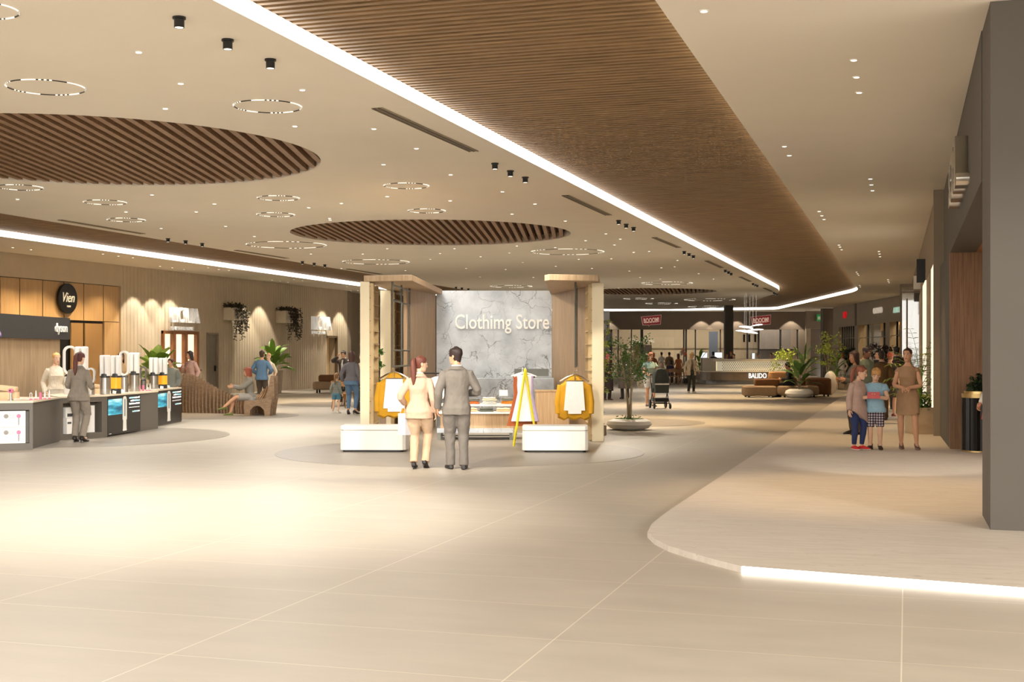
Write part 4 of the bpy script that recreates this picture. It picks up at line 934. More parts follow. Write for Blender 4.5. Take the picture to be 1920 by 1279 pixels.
for i, (px, k, w_) in enumerate(((58, 0, 'loop shaped attachment'), (67.5, 1, 'white cone attachment, next to the loop one'), (76, 2, 'pink brush attachment'), (84, 1, 'white cone attachment right of the pink brush'), (92.5, 1, 'white cone attachment nearest the customer'))):
    attach(w_ + ' on the left counter', px, 22.55 + .14 * i, k)
for i, (px, k, w_) in enumerate(((253.5, 1, 'white cone attachment left of the pink hair dryer'), (261, 2, 'small pink brush right of the pink hair dryer'), (268.5, 2, 'second pink brush'), (275.5, 1, 'white cone attachment past the pink brushes'), (281.5, 1, 'last white cone attachment'))):
    attach(w_ + ' on the middle counter', px, 28.0 + .06 * i, k)
def wedge(label, px, D):
    p = A(px, 700, D); o = MB().prism([(-.035, 0), (.035, 0), (.035, .01), (-.035, .01)], 0, .07); o.tf(Matrix.Rotation(-.7, 4, 'X') @ Matrix.Rotation(.35, 4, 'Y')); zl = min(v[2] for v in o.v)
    tag(o.build('price_label', M_PWH, loc=Vector((p.x, p.y, ZT + .001 - zl)), rz=RZ + .6), label, 'label', 'white tilted price labels')
for px, D, lb in ((214, 25.85, 'white tilted price label before the amber purifier on the middle counter'), (230, 26.6, 'white tilted price label before the white hoop fan'), (303, 29.55, 'white tilted price label before the amber purifier on the far counter'), (315, 30.3, 'white tilted price label at the far end of the kiosk')): wedge(lb, px, D)
mb = MB().tube([W(-8.75, 22.75, .838), W(-8.6, 22.8, .85), W(-8.5, 22.9, .838), W(-8.45, 23.2, .838)], .008, 6); tag(mb.build('cable', M_PWH, None, True), 'white cable lying beside the tan case on the left counter', 'cable')
# boxed goods in the niches
def carton(label, p, size, rz, art=True):
    o = thing('product_box', label, 'box', tuple(p), rz, 'white product boxes in the kiosk niches')
    top_ = o; o = MB().box((0, 0, size[2] / 2), size).build('carton', M_PWH, top_, bevel=.003)
    if art:
        y = -size[1] / 2 - .002; m2 = mat('print grey', (150, 146, 142), .6)
        def disc_(x, z, r, m_, nm): MB().lathe([(r, 0), (r, .002)], n=20).tf(Matrix.Translation((x, y, z)) @ Matrix.Rotation(PI / 2, 4, 'X')).build(nm, m_, o)
        disc_(-.10, size[2] * .68, .038, m2, 'printed_diffuser'); disc_(.1, size[2] * .68, .035, M_PINK, 'printed_dryer_head'); MB().box((.1, y, size[2] * .38), (.018, .003, size[2] * .5)).build('printed_handle', m2, o)
        mb = MB()
        for x in (-.035, .03): mb.tube([(x + .018, y, size[2] * .75), (x - .018, y, size[2] * .75), (x - .018, y, size[2] * .58), (x + .018, y, size[2] * .58)], .003, 4)
        mb.build('printed_nozzles', m2, o)
    return o
fa, fb = W(-9.7, 21.45), W(-8.17, 22.1); fd = (fb - fa); fz = math.atan2(fd.y, fd.x); fn = Vector((-fd.y, fd.x, 0)).normalized()
q = fa + fd * .805 + fn * .17
carton('white hair dryer box, lower of the stack in the left niche', (q.x, q.y, .111), (.42, .24, .275), fz); carton('white hair dryer box, upper of the stack in the left niche', (q.x, q.y, .388), (.42, .24, .275), fz)
q = fa + fd * .51 + fn * .17; carton('white product box cut off by the left edge of the photo', (q.x, q.y, .111), (.3, .24, .2), fz, False)
fa, fb = W(-8.52, 24.4), W(-7.93, 25.4); fd = (fb - fa); fz = math.atan2(fd.y, fd.x); fn = Vector((-fd.y, fd.x, 0)).normalized()
for t, dd, sz, lb in ((.24, .10, (.16, .14, .30), 'short white box at the left of the middle counter niche'), (.37, .24, (.26, .12, .50), 'tall white box behind the customer legs in the middle niche'), (.66, .18, (.30, .2, .52), 'tall white box at the right of the middle counter niche')):
    q = fa + fd * t + fn * dd; o = carton(lb, (q.x, q.y, .111), sz, fz, False)
    MB().box((-.02, -sz[1] / 2 - .002, sz[2] * .7), (sz[0] * .55, .003, sz[2] * .12)).build('printed_panel', mat('print dark', (70, 70, 72), .5), o)
# round black shop sign and letter signs on the left wall
sp_ = WX(124, 560, XL); sx_ = Vector((1, 0, 0))
o = thing('round_sign', 'round black sign with a white script word on the panelled shop front', 'sign', (XL, sp_.y, sp_.z), PI / 2)
R_ = .505
MB().lathe([(R_ * 1.0, -.0), (R_, .08), (R_ * .97, .09)], n=40).tf(Matrix.Rotation(PI / 2, 4, 'Y')).tf(Matrix.Rotation(-PI / 2, 4, 'Z')).build('disc', M_BLACK, o)
place_text('lettering', 'Vien', Vector((XL + .1, sp_.y, sp_.z + .04)), sx_, .4, .03, M_WHITE, o, width=.62, height=.32, shear=.35)
place_text('lettering', 'TOKEN', Vector((XL + .1, sp_.y, sp_.z - .26)), sx_, .1, .02, M_WHITE, o, width=.2, height=.06)
M_LETW = mat('white lit letter', (244, 240, 232), .4, emit=.25)
def tallsign(p0, p1, y0, y1, word, sub, label, ys):
    a_, b_ = WX(p0, y0, XL), WX(p1, y1, XL); c = WX((p0 + p1) / 2, (y0 + y1) / 2, XL)
    o = thing('wall_sign', label, 'sign', (XL, c.y, c.z), PI / 2, 'raised letter signs on the ribbed wall')
    place_text('lettering', word, Vector((XL + .22, c.y, c.z)), sx_, .8, .14, M_LETW, o, width=abs(b_.y - a_.y), height=abs(a_.z - b_.z))
    c2 = WX((p0 + p1) / 2, ys, XL); place_text('sub_lettering', sub, Vector((XL + .1, c2.y, c2.z)), sx_, .2, .08, M_LETW, o, width=abs(b_.y - a_.y) * .78, height=.14)
tallsign(311, 364, 576, 607, 'LICILIA', 'LAMAR MORE', 'large white raised letters over the glowing window on the ribbed wall', 616)
tallsign(578, 612, 593, 620, 'LICILIA', 'MORE', 'smaller white raised letters at the far end of the ribbed wall', 624)
# ================================================================= plants
M_LEAF = mat('deep green leaf', (86, 122, 54), .45, var=.25, scale=5); M_LEAFL = mat('lime leaf', (184, 200, 84), .5, var=.2, scale=5); M_LEAFD = mat('dark leaf', (44, 62, 34), .5, var=.25, scale=5); M_LEAFG = mat('bright banana leaf', (124, 160, 62), .4, var=.25, scale=3)
M_STEM = mat('pale bark', (182, 166, 142), .8, var=.15, scale=20); M_STEMD = mat('brown bark', (96, 72, 50), .8, var=.15); M_SOIL = mat('soil', (54, 42, 32), .95, var=.2, scale=20); M_MOSS = mat('moss', (74, 104, 42), .9, var=.35, scale=40, bump=.5)
M_STONE = mat('white planter stone', (250, 246, 238), .55, var=.04, scale=4); M_CONC = mat('warm grey planter', (170, 152, 130), .7, var=.05)
def leaf(mb, base, d, ln, wd, droop, rnd_, cup=.25):
    d = Vector(d).normalized(); side = d.cross(V(0, 0, 1)); side = side.normalized() if side.length > .05 else V(1, 0, 0); side = (side + V(0, 0, rnd_.uniform(-.5, .5))).normalized()
    n = 5; p = Vector(base); vs = []; cur = d.copy()
    for i in range(n + 1):
        t = i / n; w_ = wd * math.sin(PI * min(1, .08 + .92 * t)) ** .7 if i < n else .002; up = side.cross(cur)
        vs += [p - side * w_ + up * w_ * cup, p.copy(), p + side * w_ + up * w_ * cup]; cur = (cur + V(0, 0, -droop / n)).normalized(); p = p + cur * ln / n
    mb.add(vs, [f for i in range(n) for f in ((3 * i, 3 * i + 1, 3 * i + 4, 3 * i + 3), (3 * i + 1, 3 * i + 2, 3 * i + 5, 3 * i + 4))])
def sprig(mb, c, r, n, ln, rnd_):
    for _ in range(n):
        d = V(rnd_.gauss(0, 1), rnd_.gauss(0, 1), rnd_.gauss(.2, .8)).normalized(); p = c + d * r * rnd_.random() ** .5
        u = V(rnd_.gauss(0, 1), rnd_.gauss(0, 1), rnd_.gauss(0, .6)).normalized(); s_ = u.cross(V(rnd_.gauss(0, 1), rnd_.gauss(0, 1), rnd_.gauss(0, 1))).normalized() * ln * .3; l_ = ln * rnd_.uniform(.7, 1.2)
        mb.add([p, p + u * l_ * .5 + s_, p + u * l_, p + u * l_ * .5 - s_], [(0, 1, 2, 3)])
def bigleaf(label, loc, h, spread, n, lm, rnd_, pot=None, name='leafy_plant', lw=.11, ll=.55, z=0.0, rz=0):
    o = thing(name, label, 'plant', (loc[0], loc[1], z), rz); zb = 0
    if pot: zb = pot(o)
    st, fo = MB(), MB()
    for i in range(n):
        a_ = 2.4 * i + rnd_.uniform(-.3, .3); t = (i + .5) / n; zz = zb + (h - zb) * (.15 + .62 * t); out = spread * (.55 - .3 * t) * rnd_.uniform(.5, 1)
        b_ = V(math.cos(a_) * out * .6, math.sin(a_) * out * .6, zz); st.tube([V(0, 0, zb - .02), V(math.cos(a_) * out * .2, math.sin(a_) * out * .2, zb + (zz - zb) * .6), b_], [.014, .010, .007], 5)
        el = .35 + .9 * t + rnd_.uniform(-.25, .25); d = V(math.cos(a_) * math.cos(el), math.sin(a_) * math.cos(el), math.sin(el)); leaf(fo, b_, d, ll * rnd_.uniform(.8, 1.25), lw * rnd_.uniform(.8, 1.2), rnd_.uniform(.4, 1.2), rnd_)
    st.build('stems', M_LEAFG if lm is M_LEAFG else M_STEM, o, True); fo.build('foliage', lm, o, True); return o
def round_pot(r0, r1, h, m):
    def f(o):
        MB().lathe([(r0, 0), (r0 + (r1 - r0) * .5, h * .5), (r1, h * .96), (r1, h), (r1 * .9, h), (r1 * .88, h * .9)], n=32).build('pot', m, o, True); MB().cyl((0, 0, h * .86), r1 * .88, .02, 24).build('soil', M_SOIL, o); return h * .9
    return f
def box_pot(sx_, sy_, h, m):
    def f(o):
        mb = MB(); t = .05
        for x, y, a_, b_ in ((0, -sy_ / 2 + t / 2, sx_, t), (0, sy_ / 2 - t / 2, sx_, t), (-sx_ / 2 + t / 2, 0, t, sy_ - 2 * t), (sx_ / 2 - t / 2, 0, t, sy_ - 2 * t)): mb.box((x, y, h / 2), (a_, b_, h))
        mb.build('pot', m, o); MB().box((0, 0, h * .86), (sx_ - 2 * t, sy_ - 2 * t, .03)).build('soil', M_SOIL, o); return h * .88
    return f
def bowl_pot(r, h, m):
    def f(o):
        MB().lathe([(r * .55, 0), (r * .85, h * .18), (r, h * .5), (r * .93, h * .8), (r * .72, h * .97), (r * .66, h), (r * .62, h * .94), (r * .6, h * .85)], n=40).build('pot', m, o, True); MB().cyl((0, 0, h * .82), r * .62, .03, 28).build('soil', M_SOIL, o); return h * .9
    return f
def tree(label, loc, h, cr, n, lm, rnd_, pot=None, stems=3, leafn=26, lsz=.07, name='small_tree', z=0.0, rz=0, bark=None, lowest=.45):
    o = thing(name, label, 'tree', (loc[0], loc[1], z), rz); zb = pot(o) if pot else 0
    tr, fo = MB(), MB(); tips = []
    for i in range(stems):
        a_ = 2 * PI * i / stems + rnd_.uniform(-.4, .4); pts = [V(.03 * math.cos(a_), .03 * math.sin(a_), zb - .03)]; out = cr * rnd_.uniform(.25, .6)
        for k in range(1, 6): t = k / 5; pts.append(V(math.cos(a_) * out * t ** 1.3 + rnd_.uniform(-.03, .03), math.sin(a_) * out * t ** 1.3 + rnd_.uniform(-.03, .03), zb + (h - zb) * .88 * t))
        tr.tube(pts, [.022, .018, .014, .011, .008, .004], 6); tips.append(pts)
    for i in range(n):
        pts = tips[i % stems]; t = lowest + (1 - lowest) * rnd_.random(); k = t * 5; j = min(4, int(k)); b_ = pts[j].lerp(pts[j + 1], k - j); a_ = rnd_.uniform(0, 2 * PI); L_ = cr * rnd_.uniform(.35, .9) * (1.15 - .6 * t)
        e_ = b_ + V(math.cos(a_) * L_, math.sin(a_) * L_, L_ * rnd_.uniform(.1, .7)); tr.tube([b_, b_.lerp(e_, .5) + V(0, 0, .02), e_], [.006, .004, .002], 4)
        sprig(fo, e_, cr * .26, leafn, lsz, rnd_); sprig(fo, b_.lerp(e_, .6), cr * .18, leafn // 2, lsz, rnd_)
    tr.build('trunk', bark or M_STEM, o, True); fo.build('foliage', lm, o); return o
rn = random.Random(11)
def moss(o, r, z, n=120, m=None):
    mb = MB().lathe([(r, 0), (r * .9, .03), (r * .4, .045), (.02, .05)], (0, 0, z), 24); sprig(mb, V(0, 0, z + .03), r * .85, n, .05, rn); mb.v = [(x, y, max(zz, z - .02) if zz < z + .12 else z + .09) for x, y, zz in mb.v]; mb.build('moss', m or M_MOSS, o)
bigleaf('broad leaved plant behind the purifiers, in front of the glowing window', at_px(291, 43), 1.75, 1.3, 30, M_LEAFG, rn, round_pot(.3, .36, .6, M_CONC), lw=.17, ll=.62)
p = W((512 - 960) / FPX * 54, 54); bigleaf('broad leaved plant in tall grey pot behind the blond woman in white', p, 1.95, 1.1, 36, M_LEAFG, rn, round_pot(.34, .42, .95, M_CONC), lw=.15, ll=.6)
o = tree('multi stemmed young tree in low white bowl planter right of the cream pillar', G(1180, 806), 2.06, .56, 40, M_LEAF, rn, bowl_pot(.49, .24, M_STONE), stems=5, leafn=30, lsz=.055); moss(o, .36, .21)
o = tree('slim climbing shrub growing behind the left front pillar', W(-2.72, 26.0), 1.9, .16, 40, M_LEAF, rn, box_pot(.3, .3, .45, M_CONC), stems=2, leafn=26, lsz=.06, lowest=.1)
o = tree('leafy vine creeping behind the right cream pillar', W(1.80, 26.0), 2.55, .2, 26, M_LEAFL, rn, box_pot(.16, .16, .2, M_CONC), stems=2, leafn=14, lsz=.05, lowest=.3)
# palm in a travertine box
o = thing('potted_palm', 'feathery palm in a tall travertine box behind the woman in taupe', 'plant', G(1725, 813, PH), RZ); zb = box_pot(.46, .46, .52, M_TRAV)(o); st, fo = MB(), MB()
for i in range(22):
    a_ = 2.4 * i; t = (i + 1) / 22; L_ = .55 + .5 * rn.random(); el = .5 + .9 * t; p = V(.04 * math.cos(a_), .04 * math.sin(a_), zb + .12 + .62 * t); cur = V(math.cos(a_) * math.cos(el), math.sin(a_) * math.cos(el), math.sin(el)); pts = [V(.03 * math.cos(a_), .03 * math.sin(a_), zb - .02), p.copy()]
    for k in range(8): p = p + cur * L_ / 8; cur = (cur + V(0, 0, -.19)).normalized(); pts.append(p.copy())
    st.tube(pts, [.009] + [.007 - .0006 * k for k in range(9)], 4)
    for k in range(2, 10):
        u = (pts[k] - pts[k - 1]).normalized(); s_ = u.cross(V(0, 0, 1)).normalized()
        for sg in (-1, 1): leaf(fo, pts[k], s_ * sg + u * .7 + V(0, 0, -.15), .24 * (1 - .05 * k), .014, .5, rn)
def keepoff(mb):
    for i, (x, y, z_) in enumerate(mb.v):
        ex = o.location[0] + x * CS - y * SN - .47
        if ex > 0: mb.v[i] = (x - ex * CS, y + ex * SN, z_)
    return mb
keepoff(st).build('stems', M_LEAFG, o, True); keepoff(fo).build('foliage', mat('palm leaf', (126, 140, 58), .5, var=.2, scale=4), o)
mb = MB(); sprig(mb, V(0, 0, zb + .12), .27, 260, .09, rn); mb.v = [(max(-.24, min(.24, x)), max(-.24, min(.24, y)), max(zz, zb)) for x, y, zz in mb.v]; keepoff(mb).build('underplanting', M_LEAF, o)
# fluted black planter by the wood wall
pp = A(1838, 700, 21.0); o = thing('bin_planter', 'fluted black cylinder planter with brass rims beside the wood alcove wall', 'planter', (pp.x, pp.y, 0), RZ)
n = 72; R0 = .27; M_BRASS = mat('brass', (214, 186, 130), .3, metal=.9)
MB().loft([[((R0 + .012 * math.cos(i * PI / 2)) * math.cos(2 * PI * i / n), (R0 + .012 * math.cos(i * PI / 2)) * math.sin(2 * PI * i / n), z) for i in range(n)] for z in (.05, .93)]).build('body', M_BLACK, o)
MB().lathe([(.245, 0), (.25, .05), (.29, .052), (.29, .075)], n=36).build('base_rim', M_BRASS, o, True); MB().lathe([(.288, .925), (.292, .99), (.25, .992), (.25, 1.03), (.235, 1.03), (.23, .95)], n=36).build('top_rim', M_BRASS, o, True)
mb = MB(); sprig(mb, V(0, 0, 1.10), .2, 420, .09, rn); mb.v = [(x, y, max(z_, .97)) for x, y, z_ in mb.v]; mb.build('shrub', M_LEAFD, o)
# hanging wall planters with trailing vines on the ribbed wall
def wallpot(px, py0, py1, w_, label):
    q = WX(px, py0, XL); h = q.z - WX(px, py1, XL).z; o = thing('hanging_wall_planter', label, 'planter', (XL + .003, q.y, q.z), 0, 'wall planters on the ribbed wall')
    MB().prism([(0, -w_ / 2), (.5, -w_ / 2 + .03), (.5, w_ / 2 - .03), (0, w_ / 2)], -h, 0).build('pot', mat('cream wall pot', (204, 192, 170), .6), o, bevel=.02)
    mb = MB()
    for i in range(46):
        x, y = rn.uniform(.12, .62), rn.uniform(-w_ * .5, w_ * .95); L_ = rn.uniform(.2, 1.25) * (1 if y > 0 else .35); p = V(x * .8, y * .9, .05); pts = [p, V(x + .06, y, .05), V(x + .10, y + .03, -.15)]
        while pts[-1].z > -L_: pts.append(pts[-1] + V(rn.uniform(-.03, .03), rn.uniform(-.03, .04), -.13))
        mb.tube(pts, .007, 3)
        for q_ in pts[1:]: sprig(mb, q_, .07, 5, .09, rn)
    for _ in range(46): sprig(mb, V(rn.uniform(.05, .55), rn.uniform(-w_ * .6, w_ * .75), .06), .12, 7, .12, rn)
    mb.v = [(max(.03, x), y, z) for x, y, z in mb.v]; mb.build('vines', mat('dry dark vine', (62, 54, 36), .8, var=.2), o)
wallpot(427, 577, 601, .75, 'cream wall planter with dark trailing vines, nearer one beside the grey door'); wallpot(524, 583, 606, .75, 'cream wall planter with dark trailing vines, farther one above the man in denim')
# ================================================================= slatted bench
M_PLY = wood('bench plywood', (168, 140, 112), (136, 110, 84), (4, 4, 12), 2)
o = thing('slatted_bench', 'curvy bench of brown plywood ribs under the seated red haired woman', 'bench', W(-7.9, 35.3), 0)
ctrl = [(-9.35, 36.5), (-8.9, 36.25), (-8.3, 35.95), (-7.7, 35.75), (-7.2, 35.5), (-6.85, 35.15), (-6.66, 34.7), (-6.72, 34.2)]
path = []
for i in range(len(ctrl) - 1):
    for k in range(8): t = k / 8; path.append((ctrl[i][0] + (ctrl[i + 1][0] - ctrl[i][0]) * t, ctrl[i][1] + (ctrl[i + 1][1] - ctrl[i][1]) * t))
path.append(ctrl[-1]); P3 = [W(*q) for q in path]; acc = [0]
for a_, b_ in zip(P3, P3[1:]): acc.append(acc[-1] + (b_ - a_).length)
NR = 36
for r in range(NR):
    s_ = acc[-1] * r / (NR - 1); j = max(i for i in range(len(acc)) if acc[i] <= s_ + 1e-9); j = min(j, len(P3) - 2); q = (s_ - acc[j]) / max(1e-9, acc[j + 1] - acc[j]); c = P3[j].lerp(P3[j + 1], q)
    d = (P3[min(j + 3, len(P3) - 1)] - P3[max(0, j - 2)]).normalized(); nrm = V(d.y, -d.x, 0); t = r / (NR - 1)      # nrm: right of travel
    hL = .44 + .64 * max(0, min(1, math.exp(-((t - .14) / .26) ** 2))); hR = .42 + .64 * max(0, min(1, (t - .6) / .26)) ** .8 * (1 if t < .955 else .12)
    dp = .34
    out = [(dp, 0), (dp + .02, .2), (dp, hL if t < .55 else .40)]
    if t < .55: out += [(dp - .10, hL + .0), (dp - .17, .44 + .3 * (hL - .44)), (dp - .26, .43)]
    out += [(.0, .40)]
    if t > .6: out += [(-dp + .20, .43), (-dp + .10, .42 + .45 * (hR - .42)), (-dp + .04, hR), (-dp - .05, hR - .02), (-dp - .06, .45)]
    else: out += [(-dp, .42)]
    out += [(-dp, 0), (-.2, 0), (-.19, .14), (-.1, .24), (0, .27), (.1, .24), (.19, .14), (.2, 0)]
    th = .022; mb = MB(); mb.loft([[c + nrm * u + V(0, 0, v) + d * k for u, v in out] for k in (-th, th)]); mb.build('rib', M_PLY, o, world=True)
# ================================================================= sofas and lounge
M_SOF, M_SOFD = mat('taupe sofa fabric', (150, 126, 100), .9, bump=.15, bscale=90), mat('brown sofa fabric', (112, 76, 46), .9, bump=.15, bscale=90)
def cushion(mb, c, size, rz=0, r=.12):
    n = 28; a_, b_, h = size[0] / 2, size[1] / 2, size[2]; rings = []
    for k, (zz, ins) in enumerate(((0, .06), (.04, .01), (h * .5, 0), (h - .05, .01), (h, .08))):
        rg = []
        for i in range(n):
            q = 2 * PI * i / n; e = .35; x = math.copysign(abs(math.cos(q)) ** e, math.cos(q)) * (a_ - ins); y = math.copysign(abs(math.sin(q)) ** e, math.sin(q)) * (b_ - ins); rg.append((c[0] + x * math.cos(rz) - y * math.sin(rz), c[1] + x * math.sin(rz) + y * math.cos(rz), c[2] + zz))
        rings.append(rg)
    return mb.loft(rings)
def pxbox(p0, p1, ytop, ybot, D, dep):
    return dict(c=W(((p0 + p1) / 2 - 960) / FPX * D, D + dep / 2, max(.04, zat(ybot, D))), size=((p1 - p0) / FPX * D, dep, zat(ytop, D) - max(.04, zat(ybot, D))))
def sofa(label, parts, loc):
    o = thing('sofa', label, 'sofa', (loc.x, loc.y, 0), 0, 'lounge sofas')
    for nm, a_, m_ in parts: cushion(MB(), a_['c'], a_['size'], RZ).build(nm, m_, o, True, world=True)
    b_ = parts[0][1]; c, sz = b_['c'], b_['size']
    for sx_ in (-1, 1):
        for sy_ in (-1, 1): q = c + V(CS, SN, 0) * sx_ * sz[0] * .36 + V(-SN, CS, 0) * sy_ * sz[1] * .36; MB().cyl((q.x, q.y, 0), .035, c.z + .01, 10).build('foot', M_BLACK, o, world=True)
    return o
sofa('taupe sofa with brown back block beside the little girl', [('seat', pxbox(584, 652, 716, 731, 54, 1.0), M_SOF), ('backrest', pxbox(596, 650, 703, 716.5, 54.5, .4), M_SOFD)], W(-7.6, 54.5))
DS = 48.6
sofa('taupe sofa section with two brown back blocks left of the man in black', [('seat', pxbox(1397, 1459, 724, 743, DS, 1.0), M_SOF), ('backrest', pxbox(1416, 1462, 710, 724.5, DS + .55, .42), M_SOFD)], W(9.4, DS + .5))
sofa('taupe sofa section behind the round stone planter', [('seat', pxbox(1462, 1539, 724, 742, DS + .05, 1.05), M_SOF), ('backrest', pxbox(1472, 1512, 709, 724.5, DS + .65, .35), M_SOFD)], W(10.8, DS + .5))
sofa('tall tan sofa block facing the island bar', [('seat', pxbox(1443, 1482, 718, 735, DS + 1.5, .9), M_SOF), ('backrest', pxbox(1443, 1482, 697, 718, DS + 1.5, .4), mat('tan sofa fabric', (166, 124, 82), .9))], W(10.2, DS + 1.9))
sofa('dark brown sofa block at the right end of the lounge', [('seat', pxbox(1514, 1561, 709, 740, DS + .9, .9), M_SOFD)], W(11.9, DS + 1.3))
MB().sphere((0, 0, .48), (.26, .3, .48), 24, 14).build('stone_ball_stool', M_STONE, None, True, loc=tuple(W((1557 - 960) / FPX * 51.5, 51.5)), rz=0); tag(bpy.data.objects['stone_ball_stool'], 'pale egg shaped stone seat right of the dark brown sofa block', 'stool')
bigleaf('broad dark leaved plant in round stone bowl in front of the sofas', G(1498.5, 746), 1.25, .8, 15, M_LEAF, rn, bowl_pot(.53, .33, M_STONE), lw=.11, ll=.6, name='potted_plant')
# long planters and shrubs at the far right
def pxz(px, D): p = W((px - 960) / FPX * D, D); return p
tree('lime green shrub tree in a stone box beside the far grey column', pxz(1553, 60), 2.75, .8, 26, M_LEAFL, rn, box_pot(.9, .6, .5, M_TRAV), stems=4, leafn=15, lsz=.12, name='potted_tree', lowest=.3)
tree('low lime shrub growing behind the seated man in black', pxz(1478, 58), 1.75, .8, 20, M_LEAFL, rn, box_pot(.6, .5, .4, M_TRAV), stems=3, leafn=22, lsz=.11, name='potted_shrub', lowest=.4)
bigleaf('spiky green plant in a stone trough right of the seated man', pxz(1508, 57), 1.75, .8, 26, M_LEAF, rn, box_pot(.9, .5, .4, M_TRAV), lw=.05, ll=.75, name='potted_plant')
bigleaf('upright bright green plant in a stone box by the lime tree', pxz(1569, 61), 1.75, .45, 14, M_LEAFG, rn, box_pot(.7, .6, .45, M_TRAV), lw=.08, ll=.7, name='potted_plant')
tree('dark leaved shrub in a pot before the striped shop front', pxz(1592, 66), 1.95, .55, 26, M_LEAFD, rn, round_pot(.22, .28, .5, M_SOFD), stems=3, leafn=24, lsz=.12, name='potted_shrub', lowest=.2)
tree('dark purple leaved shrub by the lattice shop front behind the group', pxz(1651, 46), 1.95, .5, 26, mat('dusky leaf', (66, 52, 56), .6, var=.3), rn, round_pot(.22, .28, .5, M_SOFD), stems=3, leafn=24, lsz=.1, name='potted_shrub', z=PH, lowest=.4)
tag(MB().prism([pxz(1522, 63), pxz(1600, 63), pxz(1600, 64), pxz(1522, 64)], 0, .22).build('stone_step', M_TRAV), 'low travertine step in front of the far right shops', 'step')
bigleaf('green plant on the floor by the far shop glass behind the tree', pxz(1205, 62), 1.5, .8, 22, M_LEAF, rn, round_pot(.25, .32, .5, M_CONC), lw=.08, ll=.55, name='potted_plant')
bigleaf('broad leaved plant standing left of the bar screens', pxz(1312, 75), 1.75, .6, 12, M_LEAFG, rn, round_pot(.25, .32, .7, M_CONC), lw=.11, ll=.6, name='potted_plant')
# ================================================================= island bar
DB = 69.5; BAR = thing('island_bar', 'long island bar with perforated lit front and glowing letters on its base', 'bar', W(12.6, 72), RZ)
def bx(px): return (px - 960) / FPX * DB
def bpoly(x0, x1, ins, back=4.2):
    L0, L1 = bx(x0), bx(x1); pts = [(L0 + ins, DB + back), (L0 + ins, DB + 1.7)]
    for i in range(9): q = PI / 2 * i / 8; pts.append((L0 + ins + 1.6 * (1 - math.cos(q)), DB + ins + 1.6 * (1 - math.sin(q))))
    pts += [(L1, DB + ins), (L1, DB + back)]; return [W(*p) for p in pts]
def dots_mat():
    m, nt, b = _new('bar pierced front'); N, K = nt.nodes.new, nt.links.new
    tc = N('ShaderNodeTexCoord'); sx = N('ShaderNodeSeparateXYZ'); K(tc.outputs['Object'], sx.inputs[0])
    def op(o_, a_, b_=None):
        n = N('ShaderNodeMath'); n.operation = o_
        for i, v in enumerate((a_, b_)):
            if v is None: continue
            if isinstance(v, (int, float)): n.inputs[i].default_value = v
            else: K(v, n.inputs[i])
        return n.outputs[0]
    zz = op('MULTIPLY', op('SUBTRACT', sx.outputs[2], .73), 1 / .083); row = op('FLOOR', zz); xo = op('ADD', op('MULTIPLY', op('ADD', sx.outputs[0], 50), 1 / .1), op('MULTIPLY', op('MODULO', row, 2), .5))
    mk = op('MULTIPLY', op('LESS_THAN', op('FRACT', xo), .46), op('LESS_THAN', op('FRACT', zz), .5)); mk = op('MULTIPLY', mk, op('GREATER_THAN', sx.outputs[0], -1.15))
    mx = N('ShaderNodeMixRGB'); mx.inputs[1].default_value = lin((232, 220, 190)); mx.inputs[2].default_value = lin((60, 50, 36)); K(mk, mx.inputs[0]); K(mx.outputs[0], b.inputs['Base Color']); K(mx.outputs[0], b.inputs['Emission Color']); b.inputs['Emission Strength'].default_value = .4; return m  # front glows by itself to look brightly lit, it is no lamp
M_BARW = mat('bar white stone', (228, 218, 196), .4); M_BARB = mat('bar brown base', (128, 112, 94), .4, metal=.3)
MB().prism(bpoly(1322, 1500, .25), 0, .22).build('plinth', mat('bar plinth', (176, 172, 166), .4), BAR, world=True)
MB().prism(bpoly(1318, 1500, .0), .22, .66).build('base', M_BARB, BAR, world=True); MB().prism(bpoly(1318, 1500, -.05), .66, .71).build('ledge', M_BARW, BAR, world=True)
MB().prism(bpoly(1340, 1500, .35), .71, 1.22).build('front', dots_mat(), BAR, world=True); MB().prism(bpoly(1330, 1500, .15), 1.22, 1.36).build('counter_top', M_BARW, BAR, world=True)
wbox(MB(), bx(1322), bx(1348), DB + 1.0, DB + 1.6, .71, 1.40).build('end_block', M_STEEL, BAR, world=True)
place_text('lettering', 'BALIDO', W(bx(1420.5), DB - .02, zat(704.5, DB)), TOCAM, .4, .04, glow('white sign glow', (250, 250, 250), 1.2), BAR, width=.95, height=.27)
for px, lb in ((1319, 'white screen left of the barista in black waistcoat'), (1347, 'white screen right of the barista in black waistcoat')):
    c = W((px - 960) / FPX * 79, 79); o = thing('menu_screen', lb, 'screen', (c.x, c.y, 0), RZ); MB().box((0, 0, zat(666, 79)), (.45, .04, .32)).build('display', glow('screen white', (244, 246, 250), 1.0), o); MB().box((0, .05, zat(666, 79)), (.5, .05, .37)).build('casing', M_BLACK, o); MB().cyl((0, .05, 0), .03, 1.45, 10).build('post', M_BLACK, o)
for px, lb, h in ((1412, 'tall lit display column inside the island bar', .6),):
    c = W((px - 960) / FPX * 78, 78); o = thing('display_column', lb, 'display', (c.x, c.y, 0), RZ); MB().box((0, 0, .85), (.22, .2, 1.7)).build('body', M_STEEL, o); MB().box((0, -.105, 1.45), (.16, .01, .46)).build('lit_face', glow('lit face', (230, 244, 236), 1.0), o)
